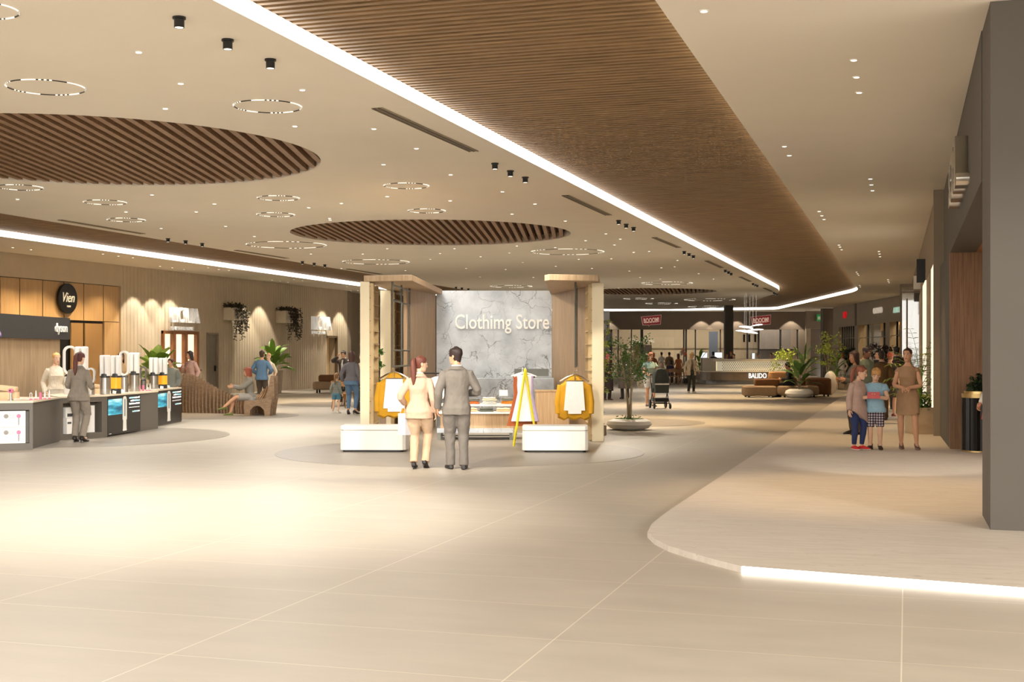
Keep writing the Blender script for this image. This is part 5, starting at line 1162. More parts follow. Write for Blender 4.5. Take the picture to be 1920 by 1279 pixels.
# wing shaped pendants over the bar
for i, (px, py, w_) in enumerate(((1399, 614.5, 26), (1418, 611, 24), (1396, 622, 34), (1412, 620, 40), (1406, 624, 30))):
    D = 66.5 + 1.2 * i; c = A(px, py, D); o = thing('pendant_lamp', ['left upper', 'right upper', 'left lower', 'right lower', 'lowest'][i] + ' white wing shaped pendant lamp over the island bar', 'lamp', (c.x, c.y, c.z), RZ + .2, 'wing pendants over the bar')
    L_ = w_ / FPX * D; mb = MB(); rings = []
    for k in range(9):
        t = k / 8; hw = .2 * math.sin(PI * (.06 + .88 * t)) + .03; x = (t - .5) * L_; zz = .10 * (t - .5) * (1 if i % 2 else -1) + .03 * math.cos(PI * (t - .5)); rings.append([(x, -hw, zz), (x, hw, zz), (x, hw, zz + .022), (x, -hw, zz + .022)])
    mb.loft(rings); mb.tf(Matrix.Rotation(-.16, 4, 'X')); mb.build('wing', glow('pendant glow', (255, 250, 240), 1.4), o); MB().tube([(0, 0, .03), (0, 0, ZC - c.z)], .01, 5).build('cord', M_CHROME, o)
for px, py in ((1395, 632), (1405, 632), (1416, 632)):
    c = A(px, py, 76); o = thing('pendant_lamp', 'small dark tube pendant, %s of the three inside the far shop' % {1395: 'left', 1405: 'middle', 1416: 'right'}[px], 'lamp', (c.x, c.y, c.z), 0, 'dark tube pendants'); MB().cyl((0, 0, -.3), .06, .45, 12).build('shade', M_BLACK, o); MB().tube([(0, 0, .15), (0, 0, ZC - c.z)], .008, 4).build('cord', M_BLACK, o)
# balloons and cafe furniture
for px, py, c_, lb in ((1281, 656.5, (236, 160, 120), 'peach balloon, top one of the cluster by the far shop'), (1277.5, 662, (226, 206, 186), 'cream balloon, left one of the cluster by the far shop'), (1284.5, 664.5, (236, 136, 96), 'orange balloon, lowest of the cluster by the far shop')):
    D = 77; c = A(px, py, D); o = thing('balloon', lb, 'balloon', (c.x, c.y, c.z), 0, 'balloons'); MB().lathe([(.01, -.14), (.05, -.11), (.105, -.02), (.115, .05), (.09, .11), (.03, .135)], n=18).build('balloon_skin', mat('balloon %d' % px, c_, .3), o, True); MB().tube([(0, 0, -.13), (.02, 0, -.5), (0, 0, -c.z + .0)], .004, 4).build('string', M_WHITE, o)
def chair_cafe(label, loc, rz, m_, group):
    o = thing('cafe_chair', label, 'chair', (loc.x, loc.y, 0), rz, group)
    MB().lathe([(.2, .43), (.22, .45), (.21, .47)], n=20).build('seat', m_, o, True)
    for sx_ in (-1, 1):
        for sy_ in (-1, 1): MB().tube([(sx_ * .16, sy_ * .15, .44), (sx_ * .21, sy_ * .21, 0)], [.018, .012], 8).build('leg', m_, o, True)
    rings = []
    for k in range(13):
        q = PI * (.08 + .84 * k / 12); rings.append([(math.cos(q) * r, math.sin(q) * r, z + .05 * math.sin(q)) for r, z in ((.235, .62), (.255, .62), (.265, .80), (.245, .80))])
    MB().loft(rings).build('backrest', m_, o, True)
    for q in (.15, .5, .85): MB().tube([(math.cos(PI * q) * .19, math.sin(PI * q) * .19, .45), (math.cos(PI * q) * .24, math.sin(PI * q) * .24, .66)], .012, 6).build('spindle', m_, o, True)
    return o
def table_cafe(label, loc, m_):
    o = thing('cafe_table', label, 'table', (loc.x, loc.y, 0), 0); MB().lathe([(.35, .72), (.36, .735), (.35, .75)], n=28).build('tabletop', m_, o); MB().cyl((0, 0, .02), .03, .7, 12).build('pedestal', M_BLACK, o); MB().lathe([(.22, 0), (.2, .02)], n=20).build('base', M_BLACK, o); return o
M_RAT = mat('brown rattan', (132, 96, 62), .7, var=.2, scale=40); M_OCH = mat('ochre wood chair', (168, 124, 66), .5)
chair_cafe('brown cafe chair between the girl and the jeans woman', pxz(637, 38.5), .6, M_OCH, 'cafe chairs by the left sofa'); chair_cafe('brown cafe chair behind the jeans woman', pxz(656, 40), -.9, M_RAT, 'cafe chairs by the left sofa'); table_cafe('small round cafe table by the man on the phone', pxz(646, 41), M_OCH)
for i, (px, D, rz) in enumerate(((1246, 70, 2.8), (1254, 69, 3.4), (1264, 68.5, 2.9), (1275, 69, 3.5), (1285, 70, 2.6), (1292, 71, 3.3), (1240, 72, .3), (1270, 72.5, .2))):
    chair_cafe(['first', 'second', 'third', 'fourth', 'fifth', 'sixth', 'rear left', 'rear middle'][i] + ' rattan chair of the far cafe' + (' counted from the stroller' if i < 6 else ' row'), pxz(px, D), rz + YAW, M_RAT, 'rattan chairs of the far cafe')
for px, D, lb in ((1247, 71.2, 'left round table of the far cafe'), (1268, 71, 'middle round table of the far cafe'), (1291, 70, 'right round table of the far cafe')): table_cafe(lb, pxz(px, D), M_RAT)
# ================================================================= stroller
c = G(1238, 766); o = thing('stroller', 'black stroller with a domed hood pushed by the woman in sage tee', 'stroller', (c.x, c.y, 0), YAW + .1)
M_STR = mat('stroller fabric', (56, 60, 56), .8, bump=.1, bscale=90)
rings = []
for k in range(9):
    q = PI * k / 8; y = -.05 + .36 * (k / 8 - .5)
prof = [(-.215, .52), (.215, .52), (.225, .66), (.225, .95), (.20, 1.10), (.12, 1.19), (0, 1.22), (-.12, 1.19), (-.20, 1.10), (-.225, .95), (-.225, .66)]
MB().loft([[(x * k, y, .52 + (z - .52) * kz) for x, z in prof] for y, k, kz in ((-.20, .90, .86), (-.17, .98, .96), (-.05, 1, 1), (.12, 1, .97), (.2, .9, .85))]).build('hood', M_STR, o, True)
MB().loft([[(x * .97, y, z) for x, z in ((-.215, .47), (.215, .47), (.225, .76), (-.225, .76))] for y in (-.26, .34)]).build('carrycot', M_STR, o, bevel=.02)
MB().box((0, -.265, .735), (.43, .012, .045)).build('reflective_band', M_CHROME, o)
MB().loft([[(x, y, z) for x, z in ((-.19, .20), (.19, .20), (.2, .32), (-.2, .32))] for y in (-.22, .24)]).build('basket', M_BLACK, o, bevel=.01)
mb = MB()
for s_ in (-1, 1): mb.tube([(s_ * .21, -.27, .14), (s_ * .22, -.2, .2), (s_ * .23, .1, .45), (s_ * .23, .28, .78), (s_ * .22, .46, 1.0)], .014, 8); mb.tube([(s_ * .22, .34, .16), (s_ * .23, .1, .45), (s_ * .23, -.1, .6)], .013, 8)
mb.tube([(-.22, .46, 1.0), (.22, .46, 1.0)], .016, 8).tube([(-.2, -.26, .16), (.2, -.26, .16)], .013, 6).tube([(-.22, .34, .16), (.22, .34, .16)], .013, 6).build('chassis', M_BLACK, o, True)
for s_ in (-1, 1):
    for y, r in ((-.27, .085), (.34, .13)):
        M = Matrix.Translation(V(s_ * .24, y, r)) @ Matrix.Rotation(PI / 2, 4, 'Y'); w_ = MB().lathe([(r * .72, -.02), (r * .95, -.024), (r, -.012), (r, .012), (r * .95, .024), (r * .72, .02)], n=24).tf(M).build('wheel', M_BLACK, o, True)
        MB().lathe([(r * .7, -.012), (r * .7, .012)], n=20).tf(M).build('hub', mat('hub grey', (80, 80, 80), .4), w_)
# ================================================================= hand held things
def hold(name, label, cat, loc, rz, parts):
    o = thing(name, label, cat, loc, rz)
    for nm, mb, m_ in parts: mb.build(nm, m_, o, bevel=.002)
    return o
def wrist(key, sd, off=(0, 0, 0)):
    root, J, S, HM = ppl[key]; M = XF[root.name]; return M @ ((J['w' + sd] + Vector(off)) * (S[0][0]))
# ================================================================= signs of the far shops
M_RED = mat('sign red', (150, 44, 46), .5, emit=.15); M_PNK = mat('sign pale letter', (236, 208, 190), .5, emit=.25)
for pxc, yc, w_, lb in ((1221, 600.5, 37, 'red speech bubble sign reading BOOOM on the far header, left of the grey column'), (1426.5, 600.5, 37, 'red speech bubble sign reading BOOOM on the far header behind the pendants')):
    D = DF - .02; c = A(pxc, yc, D); sc = w_ / FPX * D; o = thing('wall_sign', lb, 'sign', (c.x, c.y, c.z), RZ, 'red speech bubble signs')
    for k, (nm, m_, gr, y0) in enumerate((('outline', M_PNK, .03, -.08), ('bubble', M_RED, 0, -.11))):
        pl_ = [(-.5, .16), (.49, .26), (.46, -.20), (-.06, -.23), (-.12, -.30), (-.13, -.235), (-.42, -.24)]; MB().loft([[(x * sc * (1 + gr), y, z * sc * (1 + gr * 2)) for x, z in pl_] for y in (y0, 0)]).build(nm, m_, o)
    place_text('lettering', 'BOOOM!', c + TOCAM * .13, TOCAM, .5, .05, M_PNK, o, width=sc * .78, height=sc * .24, tilt=.09, bold=.012)
    mb = MB()
    for k in range(9): mb.box((-.28 * sc + k * .07 * sc, -.125, -.135 * sc + k * .006 * sc), (.045 * sc, .02, .035 * sc))
    mb.build('small_lettering', M_PNK, o)
c = A(1535.5, 596, 95.4); o = thing('exit_sign', 'green exit sign over the dark door at the far right', 'sign', (c.x, c.y, c.z), RZ); MB().box((0, -.1, 0), (.36, .12, .5)).build('box', mat('exit green', (16, 110, 50), .4, emit=.5), o)
mb = MB()
for x, h in ((-.1, .26), (-.03, .2), (.04, .26), (.1, .3)): mb.box((x, -.165, -.02), (.035, .01, h))
mb.build('lettering', M_WHITE, o)
c = AW(1585.5, -.04); an = AN; o = thing('wall_sign', 'slanted red letter sign on the far right shop header', 'sign', (c.x, c.y, zat(592, 86)), 0); place_text('lettering', 'NU', V(c.x, c.y, zat(592, 86)), an, .6, .12, mat('bright red letter', (206, 24, 32), .4, emit=.5), o, width=.95, height=.42, shear=.35)
c = AW(1647, -.04); o = thing('wall_sign', 'row of five white ring letters on the right shop header', 'sign', (c.x, c.y, zat(582, 75)), 0); place_text('lettering', 'OOOOO', V(c.x, c.y, zat(582, 75)), an, .6, .08, mat('pale letter', (226, 214, 196), .4, emit=.35), o, width=2.2, height=.34)
c = AW(1683, -.04); o = thing('wall_sign', 'white and green letter sign next to the glass screen on the right shop header', 'sign', (c.x, c.y, zat(581, 70.5)), 0); place_text('lettering', 'ALBEN', V(c.x, c.y, zat(581, 70.5)), an, .6, .08, mat('mint letter', (190, 224, 206), .4, emit=.4), o, width=1.5, height=.30)
o = thing('wall_sign', 'metal letters on the grey header over the wood alcove at the right', 'sign', (.66, 18, 3.9), 0); place_text('lettering', 'SOUL', V(.63, 17.4, 3.92), V(-1, 0, 0), .6, .16, M_CHROME, o, width=3.0, height=.62, bold=.02)
for y, z0, z1, m_, lb in ((35.6, 3.5, 4.12, M_BLACK, 'black blade sign projecting from the right wall'), (41.5, 3.62, 4.02, M_WHITE, 'white blade sign projecting from the right wall beyond the black one')):
    o = thing('blade_sign', lb, 'sign', (XR(y) - .06, y, (z0 + z1) / 2), 0); MB().box((-.05, 0, 0), (.22, .08, z1 - z0)).build('board', m_, o); MB().box((.08, 0, 0), (.06, .04, .06)).build('bracket', M_BLACK, o)
# ================================================================= people
TORSO = {'m': [(.83, .10, .08, .01), (.87, .158, .108, .012), (.93, .160, .108, .01), (1.04, .146, .10, .0), (1.15, .150, .105, -.004), (1.24, .166, .115, -.006), (1.31, .176, .108, 0), (1.36, .166, .092, .006), (1.40, .128, .076, .008), (1.43, .086, .064, .008), (1.455, .060, .056, .006)],
         'f': [(.82, .10, .08, .012), (.86, .166, .112, .016), (.92, .166, .110, .012), (1.03, .124, .088, .002), (1.12, .124, .092, -.004), (1.21, .140, .122, -.016), (1.29, .146, .102, -.004), (1.34, .136, .082, .006), (1.38, .104, .068, .008), (1.412, .070, .056, .008), (1.44, .050, .048, .006)]}
HEADR = [(-.118, .020, .026, -.040), (-.105, .036, .046, -.036), (-.075, .050, .070, -.022), (-.04, .0600, .084, -.008), (0, .0680, .0925, .002), (.035, .0725, .097, .006), (.07, .0700, .092, .009), (.095, .058, .076, .011), (.112, .038, .05, .012), (.12, .012, .016, .012)]
def ell(c, rx, ry, n=20, p=1.0):
    return [V(c[0] + rx * math.copysign(abs(math.cos(t)) ** p, math.cos(t)), c[1] + ry * math.copysign(abs(math.sin(t)) ** p, math.sin(t)), c[2]) for t in [2 * PI * i / n for i in range(n)]]
def ik(a, c, l1, l2, pole):
    d = c - a; L = max(.05, min(d.length, l1 + l2 - .002)); u = d.normalized(); x = (l1 * l1 - l2 * l2 + L * L) / (2 * L); h = math.sqrt(max(0, l1 * l1 - x * x))
    p = pole - u * pole.dot(u); p = p.normalized() if p.length > 1e-6 else V(0, 1, 0)
    return a + u * x + p * h, a + u * L
def remesh(mb, voxel, smooth=3, fac=.5):
    me = mb.mesh('tmp', MATS['skin mid']); t = bpy.data.objects.new('tmp', me); COL.objects.link(t)
    r = t.modifiers.new('r', 'REMESH'); r.mode = 'VOXEL'; r.voxel_size = voxel
    if smooth: s_ = t.modifiers.new('s', 'SMOOTH'); s_.factor = fac; s_.iterations = smooth
    dg = bpy.context.evaluated_depsgraph_get(); dg.update()
    out = bpy.data.meshes.new_from_object(t.evaluated_get(dg)); bpy.data.objects.remove(t); bpy.data.meshes.remove(me)
    return out
def folds(me, amp, f=9.0, seed=0):
    n = len(me.vertices); co = [0.0] * (3 * n); no = [0.0] * (3 * n)
    me.vertices.foreach_get('co', co); me.vertex_normals.foreach_get('vector', no)
    for i in range(0, 3 * n, 3):
        x, y, z = co[i:i + 3]; q = V(x * f + seed, y * f, z * f * .8 + .5 * math.sin(x * 11)); d = amp * (noise.noise(q) + .5 * noise.noise(q * 2.3))
        co[i] = x + no[i] * d; co[i + 1] = y + no[i + 1] * d; co[i + 2] = z + no[i + 2] * d
    me.vertices.foreach_set('co', co); me.update()
def hand(mb, w, d, pn, curl, fwd, k=1.0, n=6):
    d = d.normalized(); pn = (pn - d * pn.dot(d)); pn = pn.normalized() if pn.length > 1e-4 else V(0, 1, 0); s_ = d.cross(pn)
    if s_.dot(fwd) < 0: s_ = -s_
    def ring(t, wd, th):
        c = w + d * t * k
        return [c + s_ * (wd * k * math.cos(a_)) + pn * (th * k * math.sin(a_)) for a_ in [2 * PI * i / 10 for i in range(10)]]
    mb.loft([ring(-.02, .026, .02), ring(.02, .034, .017), ring(.06, .042, .015), ring(.092, .040, .012), ring(.097, .03, .007)])
    for i, (o_, ln) in enumerate(((.030, .072), (.010, .080), (-.010, .074), (-.029, .058))):
        b_ = w + d * .085 * k + s_ * o_ * k; dr = (d + s_ * o_ * 1.2).normalized(); pts = [b_]; c_ = curl * (1 + .12 * i)
        for j, fr in enumerate((.42, .33, .25)):
            ang = c_ * (.5 + .5 * j) + (c_ * .4); dd = dr * math.cos(ang) + pn * math.sin(ang); pts.append(pts[-1] + dd * ln * fr * k)
        mb.tube(pts, [.0095 * k, .0088 * k, .0078 * k, .006 * k], n)
    b_ = w + d * .022 * k + s_ * .026 * k; d1 = (s_ * .75 + d * .6 + pn * .25).normalized(); d2 = (d * .95 + s_ * .25 + pn * (.2 + .3 * curl)).normalized()
    mb.tube([b_, b_ + d1 * .036 * k, b_ + d1 * .036 * k + d2 * .03 * k, b_ + d1 * .036 * k + d2 * .054 * k], [.0125 * k, .011 * k, .0095 * k, .007 * k], n)
SKIN = {'light': (232, 190, 160), 'mid': (214, 164, 130), 'tan': (190, 136, 100), 'dark': (120, 80, 58)}
for k_, c_ in SKIN.items(): mat('skin ' + k_, c_, .55, var=.04, scale=12)
M_EYEW = mat('eye white', (238, 234, 228), .3, var=0); M_EYED = mat('eye dark', (44, 30, 24), .3, var=0); M_LIP = mat('lip rose', (176, 92, 84), .5, var=0); M_BROW = mat('brow brown', (84, 56, 40), .8, var=0)
def cloth(rgb, rough=.85): return mat('cloth %d %d %d' % tuple(rgb), rgb, rough, var=.05, scale=14, bump=.12, bscale=160)
def hairm(rgb): return mat('hair %d %d %d' % tuple(rgb), rgb, .55, var=.22, scale=60, stretch=(1, 1, .12), bump=.3, bscale=120)
def plaid():
    if 'plaid' in MATS: return MATS['plaid']
    m, nt, b = _new('plaid'); N, K = nt.nodes.new, nt.links.new
    tc = N('ShaderNodeTexCoord'); sx = N('ShaderNodeSeparateXYZ'); K(tc.outputs['Object'], sx.inputs[0]); out = None
    for ax in (0, 2):
        mu = N('ShaderNodeMath'); mu.operation = 'MULTIPLY'; mu.inputs[1].default_value = 150; K(sx.outputs[ax], mu.inputs[0])
        si = N('ShaderNodeMath'); si.operation = 'SINE'; K(mu.outputs[0], si.inputs[0]); gt = N('ShaderNodeMath'); gt.operation = 'GREATER_THAN'; gt.inputs[1].default_value = -.1; K(si.outputs[0], gt.inputs[0])
        if out is None: out = gt
        else: ad = N('ShaderNodeMath'); ad.operation = 'ADD'; K(out.outputs[0], ad.inputs[0]); K(gt.outputs[0], ad.inputs[1]); out = ad
    dv = N('ShaderNodeMath'); dv.operation = 'MULTIPLY'; dv.inputs[1].default_value = .5; K(out.outputs[0], dv.inputs[0])
    r = N('ShaderNodeValToRGB'); r.color_ramp.interpolation = 'CONSTANT'; e = r.color_ramp.elements; e[0].color = lin((222, 214, 216)); e[1].position = .75; e[1].color = lin((44, 38, 54)); x = e.new(.3); x.color = lin((120, 108, 122))
    K(dv.outputs[0], r.inputs[0]); K(r.outputs[0], b.inputs['Base Color']); b.inputs['Roughness'].default_value = .9; MATS['plaid'] = m; return m
def stripes(c1, c2):
    k = 'stripes %s' % (c1,)
    if k in MATS: return MATS[k]
    m, nt, b = _new(k); N, K = nt.nodes.new, nt.links.new; tc = N('ShaderNodeTexCoord'); sx = N('ShaderNodeSeparateXYZ'); K(tc.outputs['Object'], sx.inputs[0])
    mu = N('ShaderNodeMath'); mu.operation = 'MULTIPLY'; mu.inputs[1].default_value = 170; K(sx.outputs[2], mu.inputs[0]); si = N('ShaderNodeMath'); si.operation = 'SINE'; K(mu.outputs[0], si.inputs[0])
    r = N('ShaderNodeValToRGB'); r.color_ramp.elements[0].position = .4; r.color_ramp.elements[1].position = .6; r.color_ramp.elements[0].color = lin(c1); r.color_ramp.elements[1].color = lin(c2); K(si.outputs[0], r.inputs[0]); K(r.outputs[0], b.inputs['Base Color']); b.inputs['Roughness'].default_value = .9; MATS[k] = m; return m
def person(label, pos, face=0.0, H=1.72, sex='f', skin='mid', hair=('short', (50, 34, 26)), top=None, bottom=None, shoes=None, pose=None, lod=0, z0=0.0, headk=1.0, group=None, name='person', shirt=None, scarf=None):
    """face: 0 looks at the viewer, positive turns towards picture right (degrees). All lengths below are for a height of 1.72."""
    P = dict(pel=V(0, 0, .90), lean=0, side=0, twist=0, fl=V(.10, 0, .08), fr=V(-.10, 0, .08), hl=V(.235, -.04, .86), hr=V(-.235, -.04, .86), kl=V(.12, -1, 0), kr=V(-.12, -1, 0), el=V(.35, 1, -.3), er=V(-.35, 1, -.3), head=(0, 0, 0), ty=(12, -12), tp=(0, 0), curl=(.45, .45), pl=V(-1, 0, 0), pr=V(1, 0, 0))
    if pose: P.update(pose)
    s = H / 1.72; root = thing(name, label, 'person', (pos[0], pos[1], z0), YAW + math.radians(face), group)
    S = Matrix.Scale(s, 4)
    T = Matrix.Translation(P['pel']) @ Matrix.Rotation(math.radians(P['lean']), 4, 'X') @ Matrix.Rotation(math.radians(P['side']), 4, 'Y') @ Matrix.Translation(V(0, 0, -.90))
    TW = T @ Matrix.Rotation(math.radians(P['twist']), 4, 'Z')
    def tm(z):   # twist grows up the body
        k = max(0, min(1, (z - .95) / .35)); return T @ Matrix.Rotation(math.radians(P['twist']) * k, 4, 'Z')
    hw = .085 if sex == 'm' else .088; sw, sz = (.176, 1.345) if sex == 'm' else (.150, 1.325)
    nseg = 20 if lod == 0 else 12; vox = (.0075, .013, .022)[lod]; R_ = P['pel'] - V(0, 0, .90)
    J = {}
    for sd, x in (('l', 1), ('r', -1)):
        hip = T @ V(x * hw, .01, .895); J['h' + sd] = hip; J['k' + sd], J['a' + sd] = ik(hip, P['f' + sd], .42, .405, P['k' + sd])
        sh = TW @ V(x * sw, .006, sz); J['s' + sd] = sh; J['e' + sd], J['w' + sd] = ik(sh, P['h' + sd], .285, .25, P['e' + sd])
    def torso(mb, z0_, z1_, g, shape=None, taper=1.0):
        rows = [r for r in TORSO[sex] if z0_ <= r[0] <= z1_]; tb = TORSO[sex]
        def at(z):
            for a_, b_ in zip(tb, tb[1:]):
                if a_[0] <= z <= b_[0]:
                    t = (z - a_[0]) / (b_[0] - a_[0]); return tuple(a_[i] + (b_[i] - a_[i]) * t for i in range(4))
            return tb[0] if z < tb[0][0] else tb[-1]
        zs = sorted({z0_, z1_} | {r[0] for r in rows}); rings = []
        for z in zs:
            _, rx, ry, cy_ = at(z)
            if z < .9: rx, ry = at(.9)[1:3]; rx *= shape(z) if shape else 1; ry *= shape(z) if shape else 1; rx, ry = (rx + .022, ry + .022) if g > .011 and z0_ < .83 else (rx, ry)
            elif shape: rx *= shape(z); ry *= shape(z)
            rings.append([tm(z) @ p for p in ell((0, cy_, z), rx + g, ry + g, nseg, .9)])
        mb.loft(rings)
    def arm(mb, sd, r, f=1.0, cap=True):
        a_, e_, w_ = J['s' + sd], J['e' + sd], J['w' + sd]; x = 1 if sd == 'l' else -1
        a0 = TW @ V(x * sw * .5, .006, sz + .005)
        if f >= .99: mb.tube([a0, a_, a_.lerp(e_, .5), e_.lerp(a_, .08), e_.lerp(w_, .08), e_.lerp(w_, .35), w_], [r[0] * .72, r[0] * .94, r[0] * .88, r[1], r[1], r[1] * .98, r[2]], nseg)
        elif f > .5:
            t = (f - .5) * 2; mb.tube([a0, a_, a_.lerp(e_, .5), e_.lerp(a_, .08), e_.lerp(w_, .08), e_.lerp(w_, t)], [r[0] * .72, r[0] * .94, r[0] * .88, r[1], r[1], r[2] + (r[1] - r[2]) * (1 - t)], nseg)
        elif f > .02: mb.tube([a0, a_, a_.lerp(e_, f)], [r[0] * .72, r[0] * .96, r[0] * 1.05], nseg)
        else: mb.sphere(a_.lerp(a0, .35), r[0] * .95, nseg, 8)
    def leg(mb, sd, r, f=1.0, end=None):
        h_, k_, a_ = J['h' + sd], J['k' + sd], J['a' + sd]; top_ = h_ + (h_ - k_).normalized() * .02
        pts = [top_, h_.lerp(k_, .25), h_.lerp(k_, .6), k_.lerp(h_, .06)]; rr = [r[0], r[0], r[0] * .8 + r[1] * .2, r[1]]
        if len(r) < 3: f = min(f, .5)
        if f <= .5: t = f * 2; pts = [top_, h_.lerp(k_, t * .5), h_.lerp(k_, t)]; rr = [r[0], r[0] * .98, r[1]]
        else:
            t = (f - .5) * 2; pts += [k_.lerp(a_, .06), k_.lerp(a_, .3 * t + .06), k_.lerp(a_, t)]; rr += [r[1], r[2] if len(r) > 3 else (r[1] + r[2]) / 2, r[-1]]
        mb.tube(pts, rr, nseg)
    fem = sex == 'f'
    # ---- body
    mb = MB(); torso(mb, TORSO[sex][0][0], TORSO[sex][-1][0], 0)
    for sd in 'lr':
        arm(mb, sd, (.048, .036, .025) if fem else (.056, .043, .030)); leg(mb, sd, (.086, .054, .054, .034) if fem else (.088, .058, .056, .038))
        x = 1 if sd == 'l' else -1; ft = math.radians(P['ty'][0 if sd == 'l' else 1]); fd = V(math.sin(ft), -math.cos(ft), 0); a_ = J['a' + sd]
        mb.tube([a_ + V(0, 0, -.01), a_ + fd * .06 + V(0, 0, -.045), a_ + fd * .14 + V(0, 0, -.058)], [.033, .028, .017], 10)
    nb = TW @ V(0, .006, 1.43); hy, hp, hr_ = (math.radians(v) for v in P['head'])
    HM = Matrix.Translation(TW @ V(0, .0, 1.475 if not fem else 1.465)) @ (TW.to_3x3().to_4x4()) @ Matrix.Rotation(-math.radians(P['lean']) * .7, 4, 'X') @ Matrix.Rotation(hy, 4, 'Z') @ Matrix.Rotation(hp, 4, 'X') @ Matrix.Rotation(hr_, 4, 'Y') @ Matrix.Translation(V(0, -.022, .115 * headk)) @ Matrix.Scale(headk, 4)
    nr = .056 if sex == 'm' else .046
    mb.tube([nb - V(0, 0, .04), nb + V(0, 0, .01), HM @ V(0, .025, -.06), HM @ V(0, .01, -.02)], [nr * 1.15, nr, nr * .98, nr * .9], nseg)
    mb.loft([[HM @ p for p in ell((0, c_, z), rx, ry, nseg)] for z, rx, ry, c_ in HEADR])
    if lod < 2: mb.tube([HM @ V(0, -.088, .022), HM @ V(0, -.103, -.012), HM @ V(0, -.108, -.034), HM @ V(0, -.094, -.044)], [.007, .009, .0115, .007], 8)
    for x in (-1, 1): mb.loft([[HM @ (V(x * .068, .008, -.012) + V(x * .012 * t, .012 * t, 0) + p) for p in [V(0, .018 * math.cos(q), .032 * math.sin(q)) * (1 if t else .8) for q in [2 * PI * i / 8 for i in range(8)]]] for t in (0, .6, 1)])
    me = remesh(mb, vox, 2)
    b2 = MB(); hn = 6 if lod == 0 else 4
    for sd, i in (('l', 0), ('r', 1)):
        d = J['w' + sd] - J['e' + sd]
        if 'd' + sd in P: d = P['d' + sd]
        hand(b2, J['w' + sd], d, P['p' + sd], P['curl'][i], P.get('t' + sd, V(0, -1, .15)), 1.0 if H > 1.4 else 1.0, hn)
    nh = len(b2.f)
    if lod < 2:
        for x in (-1, 1):
            b2.merge(MB().sphere((x * .031, -.079, .012), (.0155, .012, .0078), 10, 6), HM, 1); b2.merge(MB().sphere((x * .031, -.0885, .011), (.0082, .005, .0076), 8, 5), HM, 2)
            b2.merge(MB().tube([(x * .014, -.093, .032), (x * .032, -.092, .038), (x * .05, -.078, .033)], [.0025, .0035, .002], 6), HM, 4)
        b2.merge(MB().tube([(-.026, -.079, -.064), (-.008, -.0905, -.061), (.008, -.0905, -.061), (.026, -.079, -.064)], [.003, .0065, .0065, .003], 6), HM, 3)
    me.materials.clear(); bm = bmesh.new(); bm.from_mesh(me)
    t2 = b2.mesh('t2', MATS['skin mid']); bm.from_mesh(t2); bpy.data.meshes.remove(t2); bm.to_mesh(me); bm.free()
    for m_ in (MATS['skin ' + skin], M_EYEW, M_EYED, M_LIP, M_BROW): me.materials.append(m_)
    def put(me, nm, m_=None, par=None):
        me.name = nm
        if m_ is not None: me.materials.clear(); me.materials.append(m_)
        me.transform(S); me.polygons.foreach_set('use_smooth', [True] * len(me.polygons)); o = bpy.data.objects.new(nm, me); COL.objects.link(o); o.parent = par or root; return o
    put(me, 'body')
    # ---- lower garment
    def skirt_rings(mb, zt, zh, g, flare, asym=0):
        cN = [(zt, 0)]; k_ = (J['kl'] + J['kr']) / 2; rings = []; nn = 8
        for i in range(nn + 1):
            t = i / nn; z = zt + (zh - zt) * t
            c0 = T @ V(0, .01, z) if z > .9 else None
            base = T @ V(0, .01, .9)
            if c0 is None:
                u = (.9 - z) / .42; c0 = base.lerp(k_, min(1.2, u)) if u > 0 else base
            rr = [r for r in TORSO[sex]]
            def at(z):
                for a_, b_ in zip(rr, rr[1:]):
                    if a_[0] <= z <= b_[0]: q = (z - a_[0]) / (b_[0] - a_[0]); return a_[1] + (b_[1] - a_[1]) * q, a_[2] + (b_[2] - a_[2]) * q
                return rr[1][1], rr[1][2]
            rx, ry = at(max(z, .9)); f = 1 + flare * max(0, .92 - z) / .4
            rings.append([p + V(0, 0, asym * p.x * (t ** 2)) for p in ell(c0, (rx + g) * f, (ry + g) * f, nseg, .92)])
        mb.loft(rings)
    if bottom:
        kd, col = bottom[0], bottom[1]; opt = bottom[2] if len(bottom) > 2 else {}
        mb = MB(); ff = 1.0
        if kd == 'trousers':
            w_ = opt.get('w', 1.0); torso(mb, .80, 1.0, .016)
            for sd in 'lr': leg(mb, sd, (.102 * w_, .072 * w_, .066 * w_, .062 * w_), opt.get('len', 1.03))
        elif kd == 'leggings':
            torso(mb, .80, 1.0, .02)
            for sd in 'lr': leg(mb, sd, (.098, .066, .065, .046), opt.get('len', .96))
        elif kd == 'shorts':
            torso(mb, .80, 1.02, .018)
            for sd in 'lr': leg(mb, sd, opt.get('r', (.108, .1)), opt.get('len', .4))
        elif kd == 'skirt': skirt_rings(mb, 1.03, opt.get('hem', .55), .014, opt.get('flare', .05))
        me = remesh(mb, vox, 2)
        if lod == 0 and kd != 'skirt': folds(me, .010 if kd == 'trousers' else .002, 10, len(label))
        put(me, {'leggings': 'leggings'}.get(kd, kd), col if not isinstance(col, tuple) else cloth(col))
